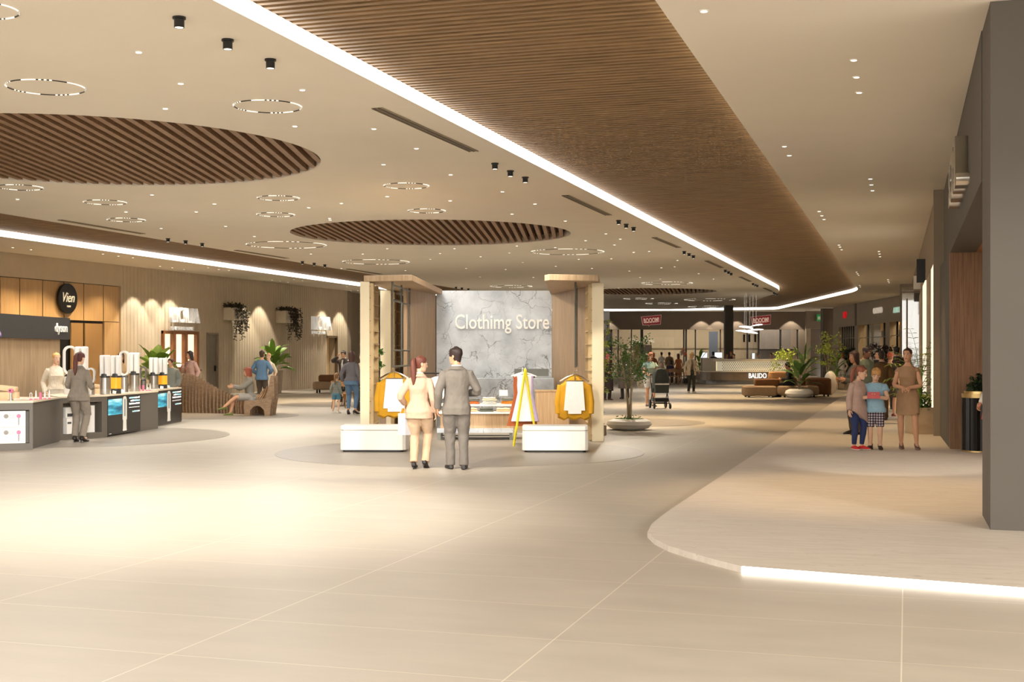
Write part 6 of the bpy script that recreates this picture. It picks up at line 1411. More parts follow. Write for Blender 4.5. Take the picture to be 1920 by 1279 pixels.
    # ---- upper garment
    def upper(kd, col, opt, nm):
        mb = MB(); g = opt.get('g', .012); fr = opt.get('sl', 1.0); hem = opt.get('hem', .90)
        loose = opt.get('loose', 0)
        shp = (lambda z: 1 + loose * max(0, 1.25 - z)) if loose else None
        if kd == 'dress':
            skirt_rings(mb, 1.1, opt.get('hem', .55), g + .004, opt.get('flare', .0)); [leg(mb, sd_, (.100, .088), (.895 - opt.get('hem', .55)) / .83 * .97) for sd_ in 'lr']; torso(mb, .95, opt.get('neck', 1.405), g)
        elif opt.get('asym'):
            torso(mb, .95, opt.get('neck', 1.42), g, shp); skirt_rings(mb, 1.0, hem, g + loose * .05, .02, opt['asym'])
        else:
            torso(mb, hem, opt.get('neck', 1.43 if sex == 'm' else 1.415), g, shp)
        rr = ((.058, .048, .040) if fem else (.068, .055, .046)); q = opt.get('slw', 1.0); rr = tuple(v * q for v in rr)
        for sd in 'lr': arm(mb, sd, rr, fr if not isinstance(fr, tuple) else fr[0 if sd == 'l' else 1])
        me = remesh(mb, vox, opt.get('smooth', 3))
        if lod == 0: folds(me, opt.get('fold', .008), 11, len(label))
        if opt.get('open'):
            wt, wb = opt['open']; bm = bmesh.new(); bm.from_mesh(me); Ti = TW.inverted(); kill = []
            for f in bm.faces:
                c = Ti @ f.calc_center_median(); t = max(0, min(1, (1.42 - c.z) / .6))
                if (c.y < -.03 and abs(c.x) < wt + (wb - wt) * t and c.z < 1.45) or (c.z < hem + .02 and f.normal.z < -.7 and abs(c.x) < .15): kill.append(f)
            bmesh.ops.delete(bm, geom=kill, context='FACES'); bm.to_mesh(me); bm.free()
        o = put(me, nm, col if not isinstance(col, tuple) else cloth(col))
        if opt.get('open'): so = o.modifiers.new('thickness', 'SOLIDIFY'); so.thickness = .008
        return o
    if shirt: upper('shirt', shirt[0], dict(g=.006, sl=.1, hem=.92, neck=1.455 if sex == 'm' else 1.44), 'shirt')
    if top: upper(top[0], top[1], top[2] if len(top) > 2 else {}, {'dress': 'dress'}.get(top[0], top[0]))
    if top and top[0] == 'jacket' and lod < 2:
        mb = MB(); rings = []
        for z, g in ((1.43, .016), (1.455, .012), (1.468, .010), (1.468, .004), (1.44, .004)):
            rings.append([TW @ p for p in ell((0, .012 + (1.46 - z) * .1, z - (0 if fem is False else .012)), (.058 if not fem else .05) + g + max(0, 1.45 - z) * .5, (.054 if not fem else .048) + g + max(0, 1.45 - z) * .35, 24)])
        mb.loft(rings, False); put(mb.mesh('collar', M_WHITE), 'collar', cloth((236, 236, 240)))
        mb = MB(); rings = []
        for z, g in ((1.405, .034), (1.425, .03), (1.445, .024), (1.455, .019), (1.448, .014)):
            rings.append([TW @ p for p in ell((0, .014 + (1.46 - z) * .1, z - (0 if fem is False else .012)), (.058 if not fem else .05) + g + max(0, 1.45 - z) * .75, (.054 if not fem else .048) + g + max(0, 1.45 - z) * .5, 24)])
        mb.loft(rings, False); put(mb.mesh('lapel_collar', M_WHITE), 'lapel_collar', cloth(top[1]) if isinstance(top[1], tuple) else top[1])
    # ---- shoes
    if shoes:
        kd, col = shoes
        for sd, i in (('l', 0), ('r', 1)):
            a_ = J['a' + sd]; M = Matrix.Translation(a_) @ Matrix.Rotation(math.radians(P['ty'][i]), 4, 'Z') @ Matrix.Rotation(math.radians(P['tp'][i]), 4, 'X')
            mb = MB(); hl = kd == 'heel'; up = .045 if hl else 0
            prof = ((.068, .020, .030), (.060, .032, .062), (.02, .036, .082 if kd != 'boot' else .12), (-.04, .041, .086 if kd in ('boot', 'sneaker') else .070 if kd != 'heel' else .05), (-.10, .046, .068 if kd in ('boot', 'sneaker') else .052 if not hl else .04), (-.15, .045, .054 if kd in ('boot', 'sneaker') else .042), (-.185, .032, .032), (-.2, .014, .022))
            rings = []
            for y, hw_, h_ in prof:
                lift = up * max(0, min(1, (y + .10) / .14)); zb = -.08 - (up if hl else 0) + lift
                rings.append([V(math.copysign(abs(math.cos(q)) ** .7, math.cos(q)) * hw_, y, zb + h_ / 2 + math.copysign(abs(math.sin(q)) ** .7, math.sin(q)) * h_ / 2) for q in [2 * PI * k / 14 for k in range(14)]])
            mb.loft(rings)
            if kd == 'boot': mb.lathe([(.044, 0), (.046, .06), (.045, .075)], (0, .012, -.03), 16)
            if hl: mb.tube([(0, .055, -.08 + .0), (0, .062, -.125)], [.014, .006], 8)
            mb.tf(M); sh_ = put(mb.mesh('shoe', M_BLACK), 'shoe', cloth(col, .5))
            if kd == 'sneaker':
                mb = MB(); rings = []
                for y, hw_, h_ in prof[:-1] + ((-.206, .018, .02),): rings.append([V(math.cos(q) * (hw_ + .004), y, -.08 + .012 + math.sin(q) * .012) for q in [2 * PI * k / 10 for k in range(10)]])
                mb.loft(rings); mb.tf(M); put(mb.mesh('sole', M_WHITE), 'sole', cloth((238, 232, 222), .6), sh_)
    # ---- hair
    if hair:
        st, hc = hair[0], hair[1]; ho = hair[2] if len(hair) > 2 else {}
        mb = MB(); n = 32 if lod == 0 else 20; rows = 10 if lod == 0 else 6
        def hr_at(z):
            tb = HEADR
            for a_, b_ in zip(tb, tb[1:]):
                if a_[0] <= z <= b_[0]:
                    t = (z - a_[0]) / (b_[0] - a_[0]); return tuple(a_[i] + (b_[i] - a_[i]) * t for i in (1, 2, 3))
            return (tb[-1][1:] if z > .1 else (.055, .08, .0))
        low = {'short': (.07, -.005, -.085), 'tied': (.078, .02, -.07), 'long': (.07, -.12, ho.get('len', -.30)), 'bob': (.06, -.10, -.125), 'boyish': (.045, .0, -.07)}.get(st, (.07, 0, -.08))
        th = {'short': .014, 'tied': .008, 'long': .016, 'bob': .02, 'boyish': .016}.get(st, .012); outer, inner = [], []
        for r in range(rows + 1):
            ro, ri = [], []
            for i in range(n):
                a_ = 2 * PI * i / n - PI / 2; ang = abs(((a_ + PI / 2 + PI) % (2 * PI)) - PI)     # 0 at the face, pi at the back
                w1 = max(0, min(1, (ang - (.9 if st in ('bob', 'long') else .62)) / .42)); w2 = max(0, min(1, (ang - 1.5) / .7)); zl = low[0] + (low[1] - low[0]) * w1; zl = zl + (low[2] - zl) * w2
                ztop = .128; t = r / rows; z = ztop + (zl - ztop) * t ** 1.15
                zz = max(z, .0 if st in ('long', 'bob') else (-.02 if st != 'tied' else -.045)); rx, ry, c_ = hr_at(min(zz, .119)); k = th * (1 - .5 * t if st in ('short', 'tied', 'boyish') else 1); cap_ = max(0, (z - .1) / .028)
                if z > .1: rx, ry = rx * (1 - cap_ * .55), ry * (1 - cap_ * .55)
                if st in ('short', 'tied', 'boyish') and z < zz: rx, ry = rx * (1 + (z - zz) * 2.2), ry * (1 + (z - zz) * 2.2)
                wob = (.004 * math.sin(13 * a_ + 9 * t) + .003 * math.sin(29 * a_)) if st != 'tied' else .0015 * math.sin(31 * a_)
                if st == 'long' and z < -.12: k += .012 * math.sin((z + .12) * 18) + .03 * max(0, (-.12 - z))
                ro.append(HM @ V((rx + k + wob) * math.cos(a_), c_ + (ry + k + wob) * math.sin(a_), z + th * .6 * (1 - t))); ri.append(HM @ V((rx - .003) * math.cos(a_), c_ + (ry - .003) * math.sin(a_), z))
            outer.append(ro); inner.append(ri)
        mb.loft(outer + inner[::-1], False); tp = [HM @ V(.012 * math.cos(2 * PI * i / n), .012 + .012 * math.sin(2 * PI * i / n), .132 + th * .6) for i in range(n)]
        mb.loft([outer[0], tp], False); mb.tri(tp)
        if st == 'tied':
            if ho.get('pony'):
                L_ = ho['pony']; sdx = ho.get('dx', 0); pts = [(0, .085, .055), (sdx * .3, .125, .06), (sdx * .7, .145, .02), (sdx, .140, -.08), (sdx * 1.1, .125, -.08 - L_ * .5), (sdx * 1.1, .115, -.08 - L_ * .8), (sdx * 1.0, .105, -.08 - L_)]
                mb.tube([HM @ V(*p) for p in pts], [.018, .026, .038, .044, .040, .026, .008], 14)
                mb.tube([HM @ V(p[0] + .014 * math.sin(k * 2.2), p[1] + .012, p[2]) for k, p in enumerate(pts)], [.01, .016, .026, .030, .028, .02, .004], 10)
            if ho.get('bun'): mb.sphere(HM @ V(0, .105, .045), .038, 14, 10)
        ho_ = put(mb.mesh('hair', M_BLACK), 'hair', hairm(hc))
        if st == 'tied' and ho.get('pony') and lod == 0:
            put(MB().tube([HM @ V(0, .095 + .02 * k, .057) for k in (0, 1)], .028, 12).mesh('hair_tie', M_BLACK), 'hair_tie', M_BLACK, ho_)
    if scarf:
        mb = MB(); rings = [[HM @ p for p in ell((0, c_ + .004, z), rx + .014, ry + .014, 20)] for z, rx, ry, c_ in HEADR[3:]]
        b3 = MB(); b3.loft(rings); b3.tube([HM @ V(0, .03, -.05), TW @ V(0, .0, 1.40)], [.085, .11], 16)
        me = remesh(b3, vox, 2); bm = bmesh.new(); bm.from_mesh(me); HI = HM.inverted(); kl = []
        for f in bm.faces:
            c = HI @ f.calc_center_median()
            if c.y < -.035 and abs(c.x) < .05 and -.105 < c.z < .065: kl.append(f)
        bmesh.ops.delete(bm, geom=kl, context='FACES'); bm.to_mesh(me); bm.free(); put(me, 'headscarf', cloth(scarf)).modifiers.new('thickness', 'SOLIDIFY').thickness = .006
    return root, J, S, HM
GREY_S, BEIGE_S = (120, 114, 107), (198, 166, 144)
# the couple in suits walking away from the viewer
ppl = {}
ppl['woman'] = person('woman in beige suit with long ponytail walking away, beside the man in grey', G(786, 879)[:2], 172, 1.62, 'f', 'light', ('tied', (104, 56, 44), dict(pony=.27, dx=-.035)), ('jacket', BEIGE_S, dict(hem=.76, g=.022, slw=1.12)), ('trousers', (198, 170, 142), dict(w=1.02)), ('heel', (40, 34, 34)),
    dict(fl=V(.07, .06, .125), fr=V(-.075, -.10, .13), tp=(-4, 18), ty=(6, -4), hr=V(-.245, -.02, .86), hl=V(.245, -.10, .98), el=V(.4, 1, -.2), head=(-52, 4, 0), curl=(.9, .4), dl=V(-.1, -.1, -1)), 0)
ppl['man'] = person('man in grey suit with dark hair walking away, beside the woman in beige', G(856, 880)[:2], 184, 1.73, 'm', 'mid', ('short', (46, 30, 28)), ('jacket', GREY_S, dict(hem=.77, g=.024, slw=1.1)), ('trousers', (114, 108, 102), dict(w=1.05)), ('boot', (44, 40, 40)),
    dict(fl=V(.085, -.04, .08), fr=V(-.10, .06, .08), ty=(14, -8), hl=V(.265, .0, .87), hr=V(-.18, -.22, 1.06), er=V(-.75, .9, -.3), head=(48, 0, 0), curl=(.5, .7)), 0)
ppl['customer'] = person('woman in grey trouser suit with long brown ponytail at the kiosk counter', G(148, 829)[:2], 176, 1.69, 'f', 'light', ('tied', (96, 52, 46), dict(pony=.26, dx=.0)), ('jacket', (136, 127, 116), dict(hem=.78, g=.02, slw=1.1)), ('trousers', (138, 128, 116), dict(w=1.0)), ('heel', (38, 32, 30)),
    dict(fl=V(.075, .0, .125), fr=V(-.08, .02, .125), ty=(8, -8), hl=V(.16, -.24, 1.04), hr=V(-.17, -.22, 1.02), el=V(.45, 1, -.4), er=V(-.45, 1, -.4), head=(-12, 10, 0), curl=(.7, .7)), 0)
ppl['seller'] = person('blond saleswoman in cream blouse and skirt behind the kiosk counter', at_px(104, 26.7), 38, 1.68, 'f', 'light', ('tied', (226, 176, 112), dict(bun=1)), ('blouse', (216, 204, 184), dict(hem=.92, g=.022, slw=1.2)), ('skirt', (190, 180, 164), dict(hem=.5)), ('flat', (60, 54, 50)), dict(hl=V(.22, -.06, .87), hr=V(-.23, -.04, .87), head=(6, 8, 0)), 0)
# three at the right
ppl['lady'] = person('woman in short taupe dress with hair in a bun holding her hands together', G(1702, 842, PH)[:2], -24, 1.66, 'f', 'mid', ('tied', (78, 50, 40), dict(bun=1)), ('dress', (172, 138, 104), dict(hem=.55, g=.012, sl=.12, neck=1.395, fold=.003)), None, ('heel', (120, 96, 84)),
    dict(fl=V(.15, -.04, .125), fr=V(-.11, .02, .125), ty=(16, 10), hl=V(.03, -.21, 1.06), hr=V(-.03, -.21, 1.06), el=V(1, .5, -.4), er=V(-1, .5, -.4), head=(-8, -2, 0), curl=(.9, .9), pl=V(-.2, .4, -1), pr=V(.2, .4, -1), pel=V(0, 0, .935)), 0, PH)
ppl['girl'] = person('girl in loose mauve knit poncho, blue leggings and red shoes looking at the tablet', G(1608, 843, PH)[:2], 26, 1.38, 'f', 'light', ('tied', (150, 88, 64), dict(pony=.16, dx=-.03)), ('knit', (190, 164, 152), dict(hem=.66, g=.03, loose=.35, slw=1.35, asym=-.75, fold=.004)), ('leggings', (44, 58, 104), dict()), ('sneaker', (212, 32, 36)),
    dict(fl=V(.085, -.02, .08), fr=V(-.07, .03, .08), ty=(20, -8), hr=V(-.25, -.04, .82), hl=V(.33, .0, 1.24), el=V(.6, .8, -.6), head=(34, 14, -6), curl=(.4, .4), side=3), 0, PH, 1.16)
ppl['boy'] = person('blond boy in pale blue tee and plaid shorts looking down at a tablet', G(1641, 843, PH)[:2], -18, 1.33, 'm', 'light', ('boyish', (206, 156, 96)), ('tee', (150, 190, 214), dict(hem=.80, g=.034, sl=.42, slw=1.35, loose=.14)), ('shorts', plaid(), dict(len=.49, r=(.104, .084))), ('boot', (58, 44, 38)),
    dict(fl=V(.10, .0, .08), fr=V(-.10, .02, .08), ty=(10, -24), hl=V(.05, -.25, 1.13), hr=V(-.09, -.25, 1.13), el=V(1, .2, -.7), er=V(-1, .2, -.7), head=(4, 22, 6), curl=(.8, .8), pl=V(-.5, .2, .5), pr=V(.5, .2, .5)), 0, PH, 1.2)

# ---------------------------------------------------------------- people at the left
SIT = lambda **k: dict(dict(pel=V(0, .1, .50), fl=V(.10, -.34, .08), fr=V(-.10, -.34, .08), kl=V(.1, -1, .6), kr=V(-.1, -1, .6), hl=V(.14, -.26, .66), hr=V(-.14, -.26, .66)), **k)
person('boy in grey hooded sweater standing behind the far kiosk counter', at_px(321, 35.0), -8, 1.52, 'm', 'mid', ('short', (70, 40, 30)), ('sweater', (132, 136, 128), dict(hem=.82, g=.03, slw=1.2)), ('trousers', (40, 38, 38)), ('sneaker', (60, 60, 60)), dict(head=(-10, 6, 0)), 1)
person('dark haired woman in dusty pink blouse standing by the slatted bench', at_px(358, 39.5), -35, 1.74, 'f', 'mid', ('long', (44, 26, 26), dict(len=-.34)), ('blouse', (186, 150, 138), dict(hem=.78, g=.03, slw=1.35, loose=.15)), ('trousers', (60, 52, 50)), ('flat', (50, 40, 36)), dict(hr=V(-.12, -.22, 1.25), er=V(-.6, .4, -.8), head=(-20, 6, 0), curl=(.5, .9)), 1)
person('woman half hidden behind the tall white hoop fan on the counter', at_px(227, 34), 20, 1.68, 'f', 'mid', ('long', (60, 34, 26)), ('blouse', (196, 164, 122), dict(hem=.84, g=.025)), ('trousers', (70, 60, 50)), ('flat', (50, 40, 36)), None, 1)
ppl['sitter'] = person('red haired woman in grey sweater sitting cross legged on the slatted bench', at_px(462, 34.6), -62, 1.68, 'f', 'mid', ('bob', (150, 78, 56)), ('sweater', (146, 142, 132), dict(hem=.86, g=.028, slw=1.3, neck=1.43)), ('shorts', (170, 166, 160), dict(len=.42)), ('flat', (110, 122, 56)),
    SIT(fl=V(.02, -.62, .24), fr=V(-.06, -.42, .08), kl=V(.0, -1, 1), hl=V(.10, -.40, .78), hr=V(-.10, -.34, .80), head=(-18, 2, 0), lean=4), 0)
person('man in blue denim shirt seen from behind beside the leafy pot', at_px(491, 41), 168, 1.74, 'm', 'mid', ('short', (66, 46, 32)), ('shirt', (92, 122, 150), dict(hem=.80, g=.03, slw=1.2)), ('trousers', (80, 66, 56)), ('boot', (60, 46, 36)), dict(hl=V(.22, -.18, 1.0), hr=V(-.20, -.18, 1.02), el=V(.8, .6, -.4), er=V(-.8, .6, -.4)), 1)
person('blond woman in long white dress facing the man in denim', at_px(504, 43), -20, 1.68, 'f', 'light', ('tied', (216, 160, 110), dict(bun=1)), ('dress', (236, 222, 196), dict(hem=.16, g=.02, sl=.6, flare=.12)), None, ('flat', (190, 150, 110)), None, 1)
ppl['kid'] = person('little girl with blond ponytail in striped sweater and blue shorts', G(631, 775)[:2], 158, 1.08, 'f', 'light', ('tied', (150, 112, 70), dict(pony=.2)), ('sweater', stripes((150, 150, 140), (104, 116, 116)), dict(hem=.86, g=.03, slw=1.3, loose=.1)), ('shorts', (88, 134, 156), dict(len=.34)), ('sneaker', (226, 222, 212)), dict(fl=V(.2, -.02, .08), fr=V(-.1, .03, .08), ty=(-25, -8), hl=V(.27, -.05, .86), hr=V(-.26, -.02, .86), head=(0, 4, 0)), 1, 0, 1.28)
person('man in dark jacket and white tee talking on a phone', at_px(645, 44), -22, 1.76, 'm', 'mid', ('short', (40, 32, 28)), ('jacket', (58, 46, 38), dict(hem=.84, g=.03, slw=1.15, open=(.03, .07))), ('trousers', (44, 38, 34)), ('boot', (40, 34, 30)), dict(hr=V(-.13, -.17, 1.50), er=V(-1, -.2, -.8), head=(10, 14, 0), curl=(.4, 1.1), dr=V(.1, .1, 1), pr=V(1, 0, 0)), 1, shirt=((236, 232, 226),))
person('woman in grey jumper and blue jeans seen from behind beside the left pillar', G(659, 777)[:2], 172, 1.72, 'f', 'mid', ('long', (84, 54, 46), dict(len=-.30)), ('jumper', (112, 108, 112), dict(hem=.90, g=.028, slw=1.25)), ('leggings', (92, 122, 152)), ('heel', (40, 30, 28)), dict(fl=V(.08, .04, .125), fr=V(-.08, -.08, .125), ty=(8, -28), hl=V(.25, .0, .90), head=(-14, 0, 0)), 1)
person('woman facing the jeans woman, mostly hidden behind the left pillar', at_px(679, 37), -10, 1.68, 'f', 'light', ('tied', (120, 70, 46), dict(bun=1)), ('blouse', (206, 176, 150), dict(hem=.84)), ('trousers', (60, 56, 56)), ('flat', (50, 40, 36)), None, 1)
# ---------------------------------------------------------------- middle distance
ppl['mum'] = person('long haired woman in sage tee and white shorts pushing a black stroller', G(1219, 762)[:2], 8, 1.70, 'f', 'mid', ('long', (150, 74, 52), dict(len=-.36)), ('tee', (136, 160, 152), dict(hem=.90, g=.028, sl=.42, slw=1.4)), ('shorts', (226, 222, 216), dict(len=.36)), ('flat', (80, 70, 60)), dict(fl=V(.09, -.1, .08), fr=V(-.08, .1, .08), hl=V(.16, -.36, 1.0), hr=V(-.12, -.30, 1.0), el=V(.6, .8, -.5), er=V(-.7, .6, -.5), head=(10, 4, 0), curl=(1, 1)), 0)
ppl['blazer'] = person('blond woman in cream blazer and dark trousers walking with a black handbag', G(1296, 737)[:2], 14, 1.72, 'f', 'mid', ('bob', (236, 210, 150)), ('jacket', (216, 200, 172), dict(hem=.74, g=.03, slw=1.15, open=(.03, .09))), ('trousers', (62, 60, 48), dict(w=.95)), ('sneaker', (226, 214, 196)), dict(fl=V(.07, -.10, .08), fr=V(-.07, .12, .10), tp=(0, 20), hl=V(.28, -.12, .9), hr=V(-.25, .04, .86), head=(18, 4, 0)), 1, shirt=((122, 108, 88),))
person('person in pink headscarf and dark coat holding a bottle behind the tree', at_px(1138, 46), 24, 1.66, 'f', 'tan', None, ('coat', (62, 52, 50), dict(hem=.34, g=.04, slw=1.3, loose=.2)), ('trousers', (60, 50, 46)), ('flat', (90, 60, 50)), dict(hl=V(.08, -.25, 1.06), hr=V(-.10, -.25, 1.02), head=(20, 12, 0)), 1, scarf=(190, 90, 100))
ppl['c1'] = person('person in loose grey coat walking away behind the planter tree', at_px(1172, 47), 190, 1.66, 'f', 'mid', ('long', (70, 56, 54)), ('coat', (112, 98, 92), dict(hem=.40, g=.05, slw=1.4, loose=.25)), ('trousers', (66, 58, 54)), ('boot', (60, 50, 46)), None, 1)
person('red haired person behind the pram woman by the far shop glass', at_px(1225, 76), 190, 1.72, 'f', 'mid', ('bob', (170, 74, 52)), ('jumper', (150, 90, 70), dict(hem=.84)), ('trousers', (60, 56, 56)), ('flat', (50, 40, 36)), None, 2)
person('person in white top and skirt standing with back turned by the far cafe wall', at_px(1240.5, 84), 185, 1.78, 'f', 'mid', ('tied', (52, 36, 36), dict(bun=1)), ('tee', (232, 228, 224), dict(hem=.9, g=.02, sl=.3)), ('skirt', (226, 222, 218), dict(hem=.45, flare=.1)), ('flat', (60, 50, 50)), dict(hr=V(-.22, -.2, 1.05)), 2)
person('man in olive shirt standing by the far cafe wall', at_px(1255, 84.6), 175, 1.76, 'm', 'tan', ('short', (46, 34, 32)), ('shirt', (140, 116, 84), dict(hem=.82, g=.025)), ('trousers', (60, 54, 60)), ('boot', (40, 36, 36)), None, 2)
person('person in navy top sitting at a cafe table with back turned', at_px(1257.5, 73), 180, 1.68, 'f', 'mid', ('bob', (56, 34, 32)), ('jumper', (44, 46, 78), dict(hem=.86, g=.03)), ('trousers', (40, 40, 50)), ('boot', (40, 36, 36)), SIT(), 2)
person('long haired woman in orange brown dress standing by the cafe chairs', at_px(1272, 74), 196, 1.66, 'f', 'tan', ('long', (92, 42, 30)), ('dress', (176, 106, 60), dict(hem=.42, g=.03, sl=.3, flare=.1)), None, ('boot', (90, 60, 46)), dict(hl=V(.3, -.1, .95)), 2)
person('person in an olive cap sitting behind the stroller by the far cafe', at_px(1239, 66), -6, 1.62, 'm', 'mid', ('short', (110, 104, 70)), ('jumper', (120, 112, 84), dict(hem=.86, g=.03)), ('trousers', (70, 64, 60)), ('boot', (50, 44, 40)), SIT(), 2)
# staff and guests of the island bar
person('barista in black waistcoat with back turned inside the island bar', at_px(1337.5, 77), 176, 1.78, 'm', 'mid', ('short', (34, 28, 30)), ('waistcoat', (36, 34, 34), dict(hem=.82, g=.03, sl=.0)), ('trousers', (40, 38, 38)), ('boot', (36, 34, 34)), dict(hl=V(.2, -.2, 1.05), hr=V(-.2, -.2, 1.05)), 2, shirt=((178, 160, 140),))
person('ginger haired person in green top at the island bar', at_px(1362, 76), 30, 1.66, 'f', 'mid', ('long', (130, 60, 40)), ('tee', (92, 124, 60), dict(hem=.84)), ('trousers', (50, 48, 46)), ('flat', (50, 40, 36)), None, 2)
person('man with orange brown hair standing against the far grey column', at_px(1371, 79), -10, 1.80, 'm', 'tan', ('short', (150, 70, 40)), ('shirt', (96, 66, 56), dict(hem=.84)), ('trousers', (60, 50, 46)), ('boot', (50, 40, 36)), None, 2)
person('person in light blue shirt leaning at the end of the island bar', at_px(1376, 74.6), -40, 1.64, 'm', 'mid', ('short', (60, 52, 60)), ('shirt', (110, 142, 196), dict(hem=.84, g=.03)), ('trousers', (50, 50, 60)), ('boot', (40, 36, 36)), None, 2)
person('fair haired man in white tee inside the island bar, talking to the woman in tan', at_px(1421, 74), 62, 1.70, 'm', 'light', ('short', (170, 150, 130)), ('tee', (222, 222, 216), dict(hem=.84, g=.03, sl=.45)), ('trousers', (70, 66, 62)), ('boot', (50, 46, 44)), None, 2)
person('woman in tan top inside the island bar, facing the man in white', at_px(1446, 74), -40, 1.70, 'f', 'mid', ('tied', (70, 44, 38), dict(bun=1)), ('blouse', (190, 146, 110), dict(hem=.84, g=.025)), ('skirt', (90, 76, 66)), ('flat', (50, 40, 36)), None, 2)
ppl['sofa_man'] = person('man in black sitting on the brown sofa behind the round planter', at_px(1478, 49.3), -100, 1.74, 'm', 'tan', ('short', (40, 26, 26)), ('jumper', (30, 28, 32), dict(hem=.86, g=.03, slw=1.2)), ('trousers', (32, 30, 32)), ('boot', (30, 28, 28)), SIT(lean=8, head=(0, 14, 0)), 1)
person('red haired person in white clothes by the tall shrub at the right shops', at_px(1579, 62.3), -50, 1.70, 'f', 'mid', ('bob', (190, 90, 50)), ('tee', (210, 200, 188), dict(hem=.88, g=.028)), ('trousers', (200, 190, 176)), ('flat', (180, 140, 100)), dict(hr=V(-.25, -.12, .92)), 1)
# ---------------------------------------------------------------- group at the right
person('woman with long black hair in dark grey top holding a phone behind the girl', at_px(1604, 25.5), -74, 1.66, 'f', 'tan', ('long', (58, 38, 36), dict(len=-.3)), ('jumper', (86, 82, 74), dict(hem=.84, g=.028, slw=1.2)), ('trousers', (86, 72, 60)), ('boot', (50, 40, 36)), dict(hl=V(.12, -.3, 1.12), hr=V(-.14, -.3, 1.12), el=V(.5, .8, -.5), er=V(-.5, .8, -.5), head=(0, 6, 0), curl=(.8, .8)), 0, PH)
person('man in green grey coat with a cream sleeve looking down behind the dark haired woman', at_px(1622, 29.5), 30, 1.76, 'm', 'dark', ('short', (44, 28, 30)), ('coat', (110, 116, 98), dict(hem=.6, g=.04, slw=1.3)), ('trousers', (70, 62, 54)), ('boot', (50, 40, 36)), dict(head=(14, 12, 0)), 1, PH)
person('person in black jacket beside the dark shrub at the right shops', at_px(1645, 36), -20, 1.68, 'm', 'mid', ('short', (40, 28, 28)), ('jacket', (50, 40, 38), dict(hem=.8, g=.03)), ('trousers', (44, 36, 34)), ('boot', (40, 34, 30)), None, 1, PH)
person('person in olive brown suit with back turned, middle of the group at the right', at_px(1653, 31), 172, 1.66, 'm', 'tan', ('short', (46, 32, 28)), ('jacket', (92, 70, 44), dict(hem=.72, g=.03, slw=1.15)), ('trousers', (84, 64, 42)), ('boot', (50, 40, 34)), None, 1, PH)
person('red haired woman in dark dress in front of the man in dark brown suit', at_px(1669, 33), 140, 1.64, 'f', 'mid', ('tied', (180, 80, 46), dict(bun=1)), ('dress', (74, 62, 52), dict(hem=.5, g=.02, sl=.5)), None, ('heel', (120, 40, 36)), None, 1, PH)
person('tall man in dark brown suit with back turned beside the glass screen', G(1681, 768, PH)[:2], 160, 1.80, 'm', 'tan', ('short', (28, 24, 26)), ('jacket', (70, 54, 42), dict(hem=.76, g=.03, slw=1.15)), ('trousers', (46, 38, 34)), ('boot', (34, 30, 28)), dict(fl=V(.11, 0, .08)), 1, PH)
person('person in white with red cuffs mostly hidden behind the grey column at the right edge', at_px(1864, 20.4), -60, 1.7, 'f', 'mid', ('bob', (60, 44, 36)), ('tee', (232, 228, 222), dict(hem=.9, g=.03, sl=1.0)), ('skirt', (200, 60, 50), dict(hem=.6)), ('flat', (60, 50, 46)), None, 1, 0)
# things carried by people
p = wrist('woman', 'l', (0, 0, -.08)); o = thing('shopping_bag', 'white and grey paper shopping bag in the left hand of the woman in beige', 'bag', (p.x, p.y, p.z - .37), YAW - 1.0)
MB().loft([[(x, y, z) for x, y in ((-.11, -.05), (.11, -.05), (.11, .05), (-.11, .05))] for z in (0, .30)]).build('bag_body', M_PAPER, o); MB().box((.111, 0, .15), (.004, .1, .30)).build('bag_gusset', mat('grey paper', (168, 168, 172), .8), o)
mb = MB()
for y in (-.045, .045): mb.tube([(-.06, y, .295), (-.05, y * .5, .365), (0, y * .2, .395), (.05, y * .5, .365), (.06, y, .295)], .004, 5)
mb.build('bag_handles', mat('cord white', (220, 216, 210), .8), o, True)
a_, b_ = wrist('boy', 'l'), wrist('boy', 'r'); m = (a_ + b_) / 2; fd = V(math.sin(YAW - .3), -math.cos(YAW - .3), 0)
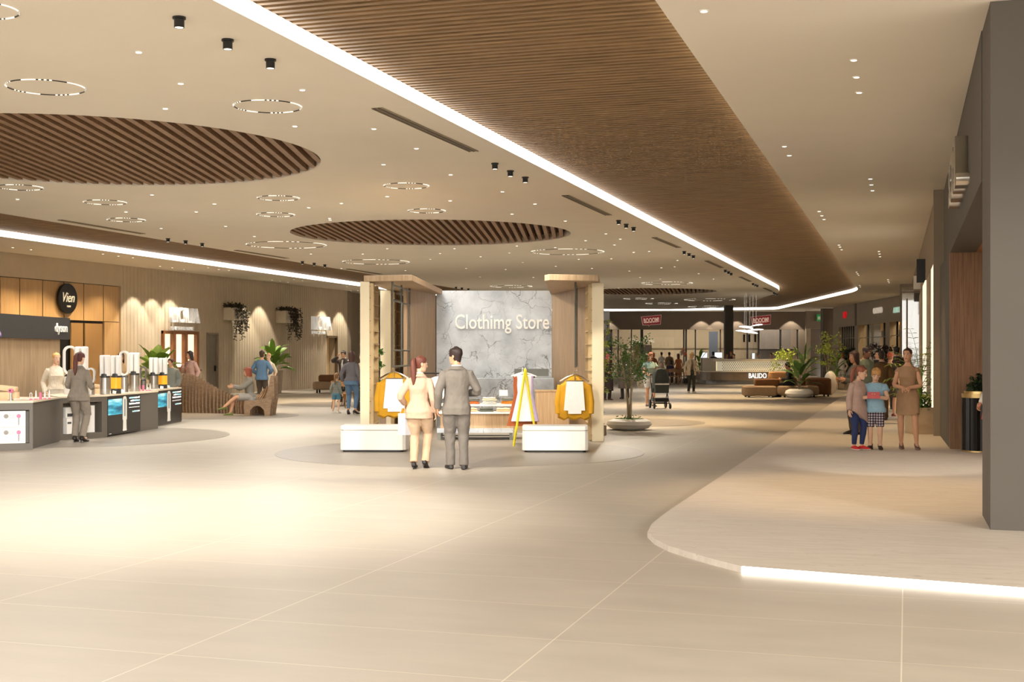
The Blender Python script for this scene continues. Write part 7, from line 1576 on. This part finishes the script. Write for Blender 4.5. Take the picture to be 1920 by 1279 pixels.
o = thing('tablet', 'tablet in a pink case held by the blond boy', 'tablet', tuple(m + fd * .055 + V(0, 0, .03)), YAW - math.radians(18))
mb = MB().box((0, 0, 0), (.20, .018, .135)).tf(Matrix.Rotation(-.75, 4, 'X')); mb.build('case', mat('pink tablet case', (222, 112, 118), .5), o, bevel=.004); mb = MB().box((0, .011, 0), (.18, .004, .115)).tf(Matrix.Rotation(-.75, 4, 'X')); mb.build('display', mat('tablet glass', (90, 100, 116), .15), o)
p = wrist('blazer', 'r', (0, 0, -.1)); o = thing('handbag', 'black handbag hanging from the right hand of the blond woman', 'bag', (p.x, p.y, p.z - .36), YAW + .4); MB().loft([[(x, y, z) for x, y in ((-.13 * k, -.05 * k), (.13 * k, -.05 * k), (.13 * k, .05 * k), (-.13 * k, .05 * k))] for z, k in ((0, 1), (.2, .9), (.22, .6))]).build('bag_body', mat('black leather', (34, 32, 34), .45), o, bevel=.01); MB().tube([(-.07, 0, .2), (-.05, 0, .33), (0, 0, .37), (.05, 0, .33), (.07, 0, .2)], .008, 6).build('bag_strap', M_BLACK, o, True)
# ================================================================= light, world, output
w = bpy.data.worlds.new('world'); SC.world = w; w.use_nodes = True
bg = w.node_tree.nodes['Background']; bg.inputs[0].default_value = lin((255, 248, 238)); bg.inputs[1].default_value = 2.7
SC.view_settings.view_transform = 'Standard'; SC.view_settings.look = 'None'; SC.view_settings.exposure = .14; SC.view_settings.gamma = 1; SC.view_settings.use_curve_mapping = False
cy = SC.cycles
cy.max_bounces = 6; cy.diffuse_bounces = 4; cy.glossy_bounces = 2; cy.transmission_bounces = 3; cy.transparent_max_bounces = 6
cy.use_denoising = True; cy.caustics_reflective = False; cy.caustics_refractive = False; cy.sample_clamp_indirect = 6; cy.use_adaptive_sampling = True; cy.adaptive_threshold = .04
sun = light('SUN', 'sun', (10, -10, 6), 2.0, (255, 247, 236), angle=math.radians(6))
dv = Vector((-.58, .815, -math.tan(math.radians(10)))); sun.rotation_euler = dv.to_track_quat('-Z', 'Y').to_euler()
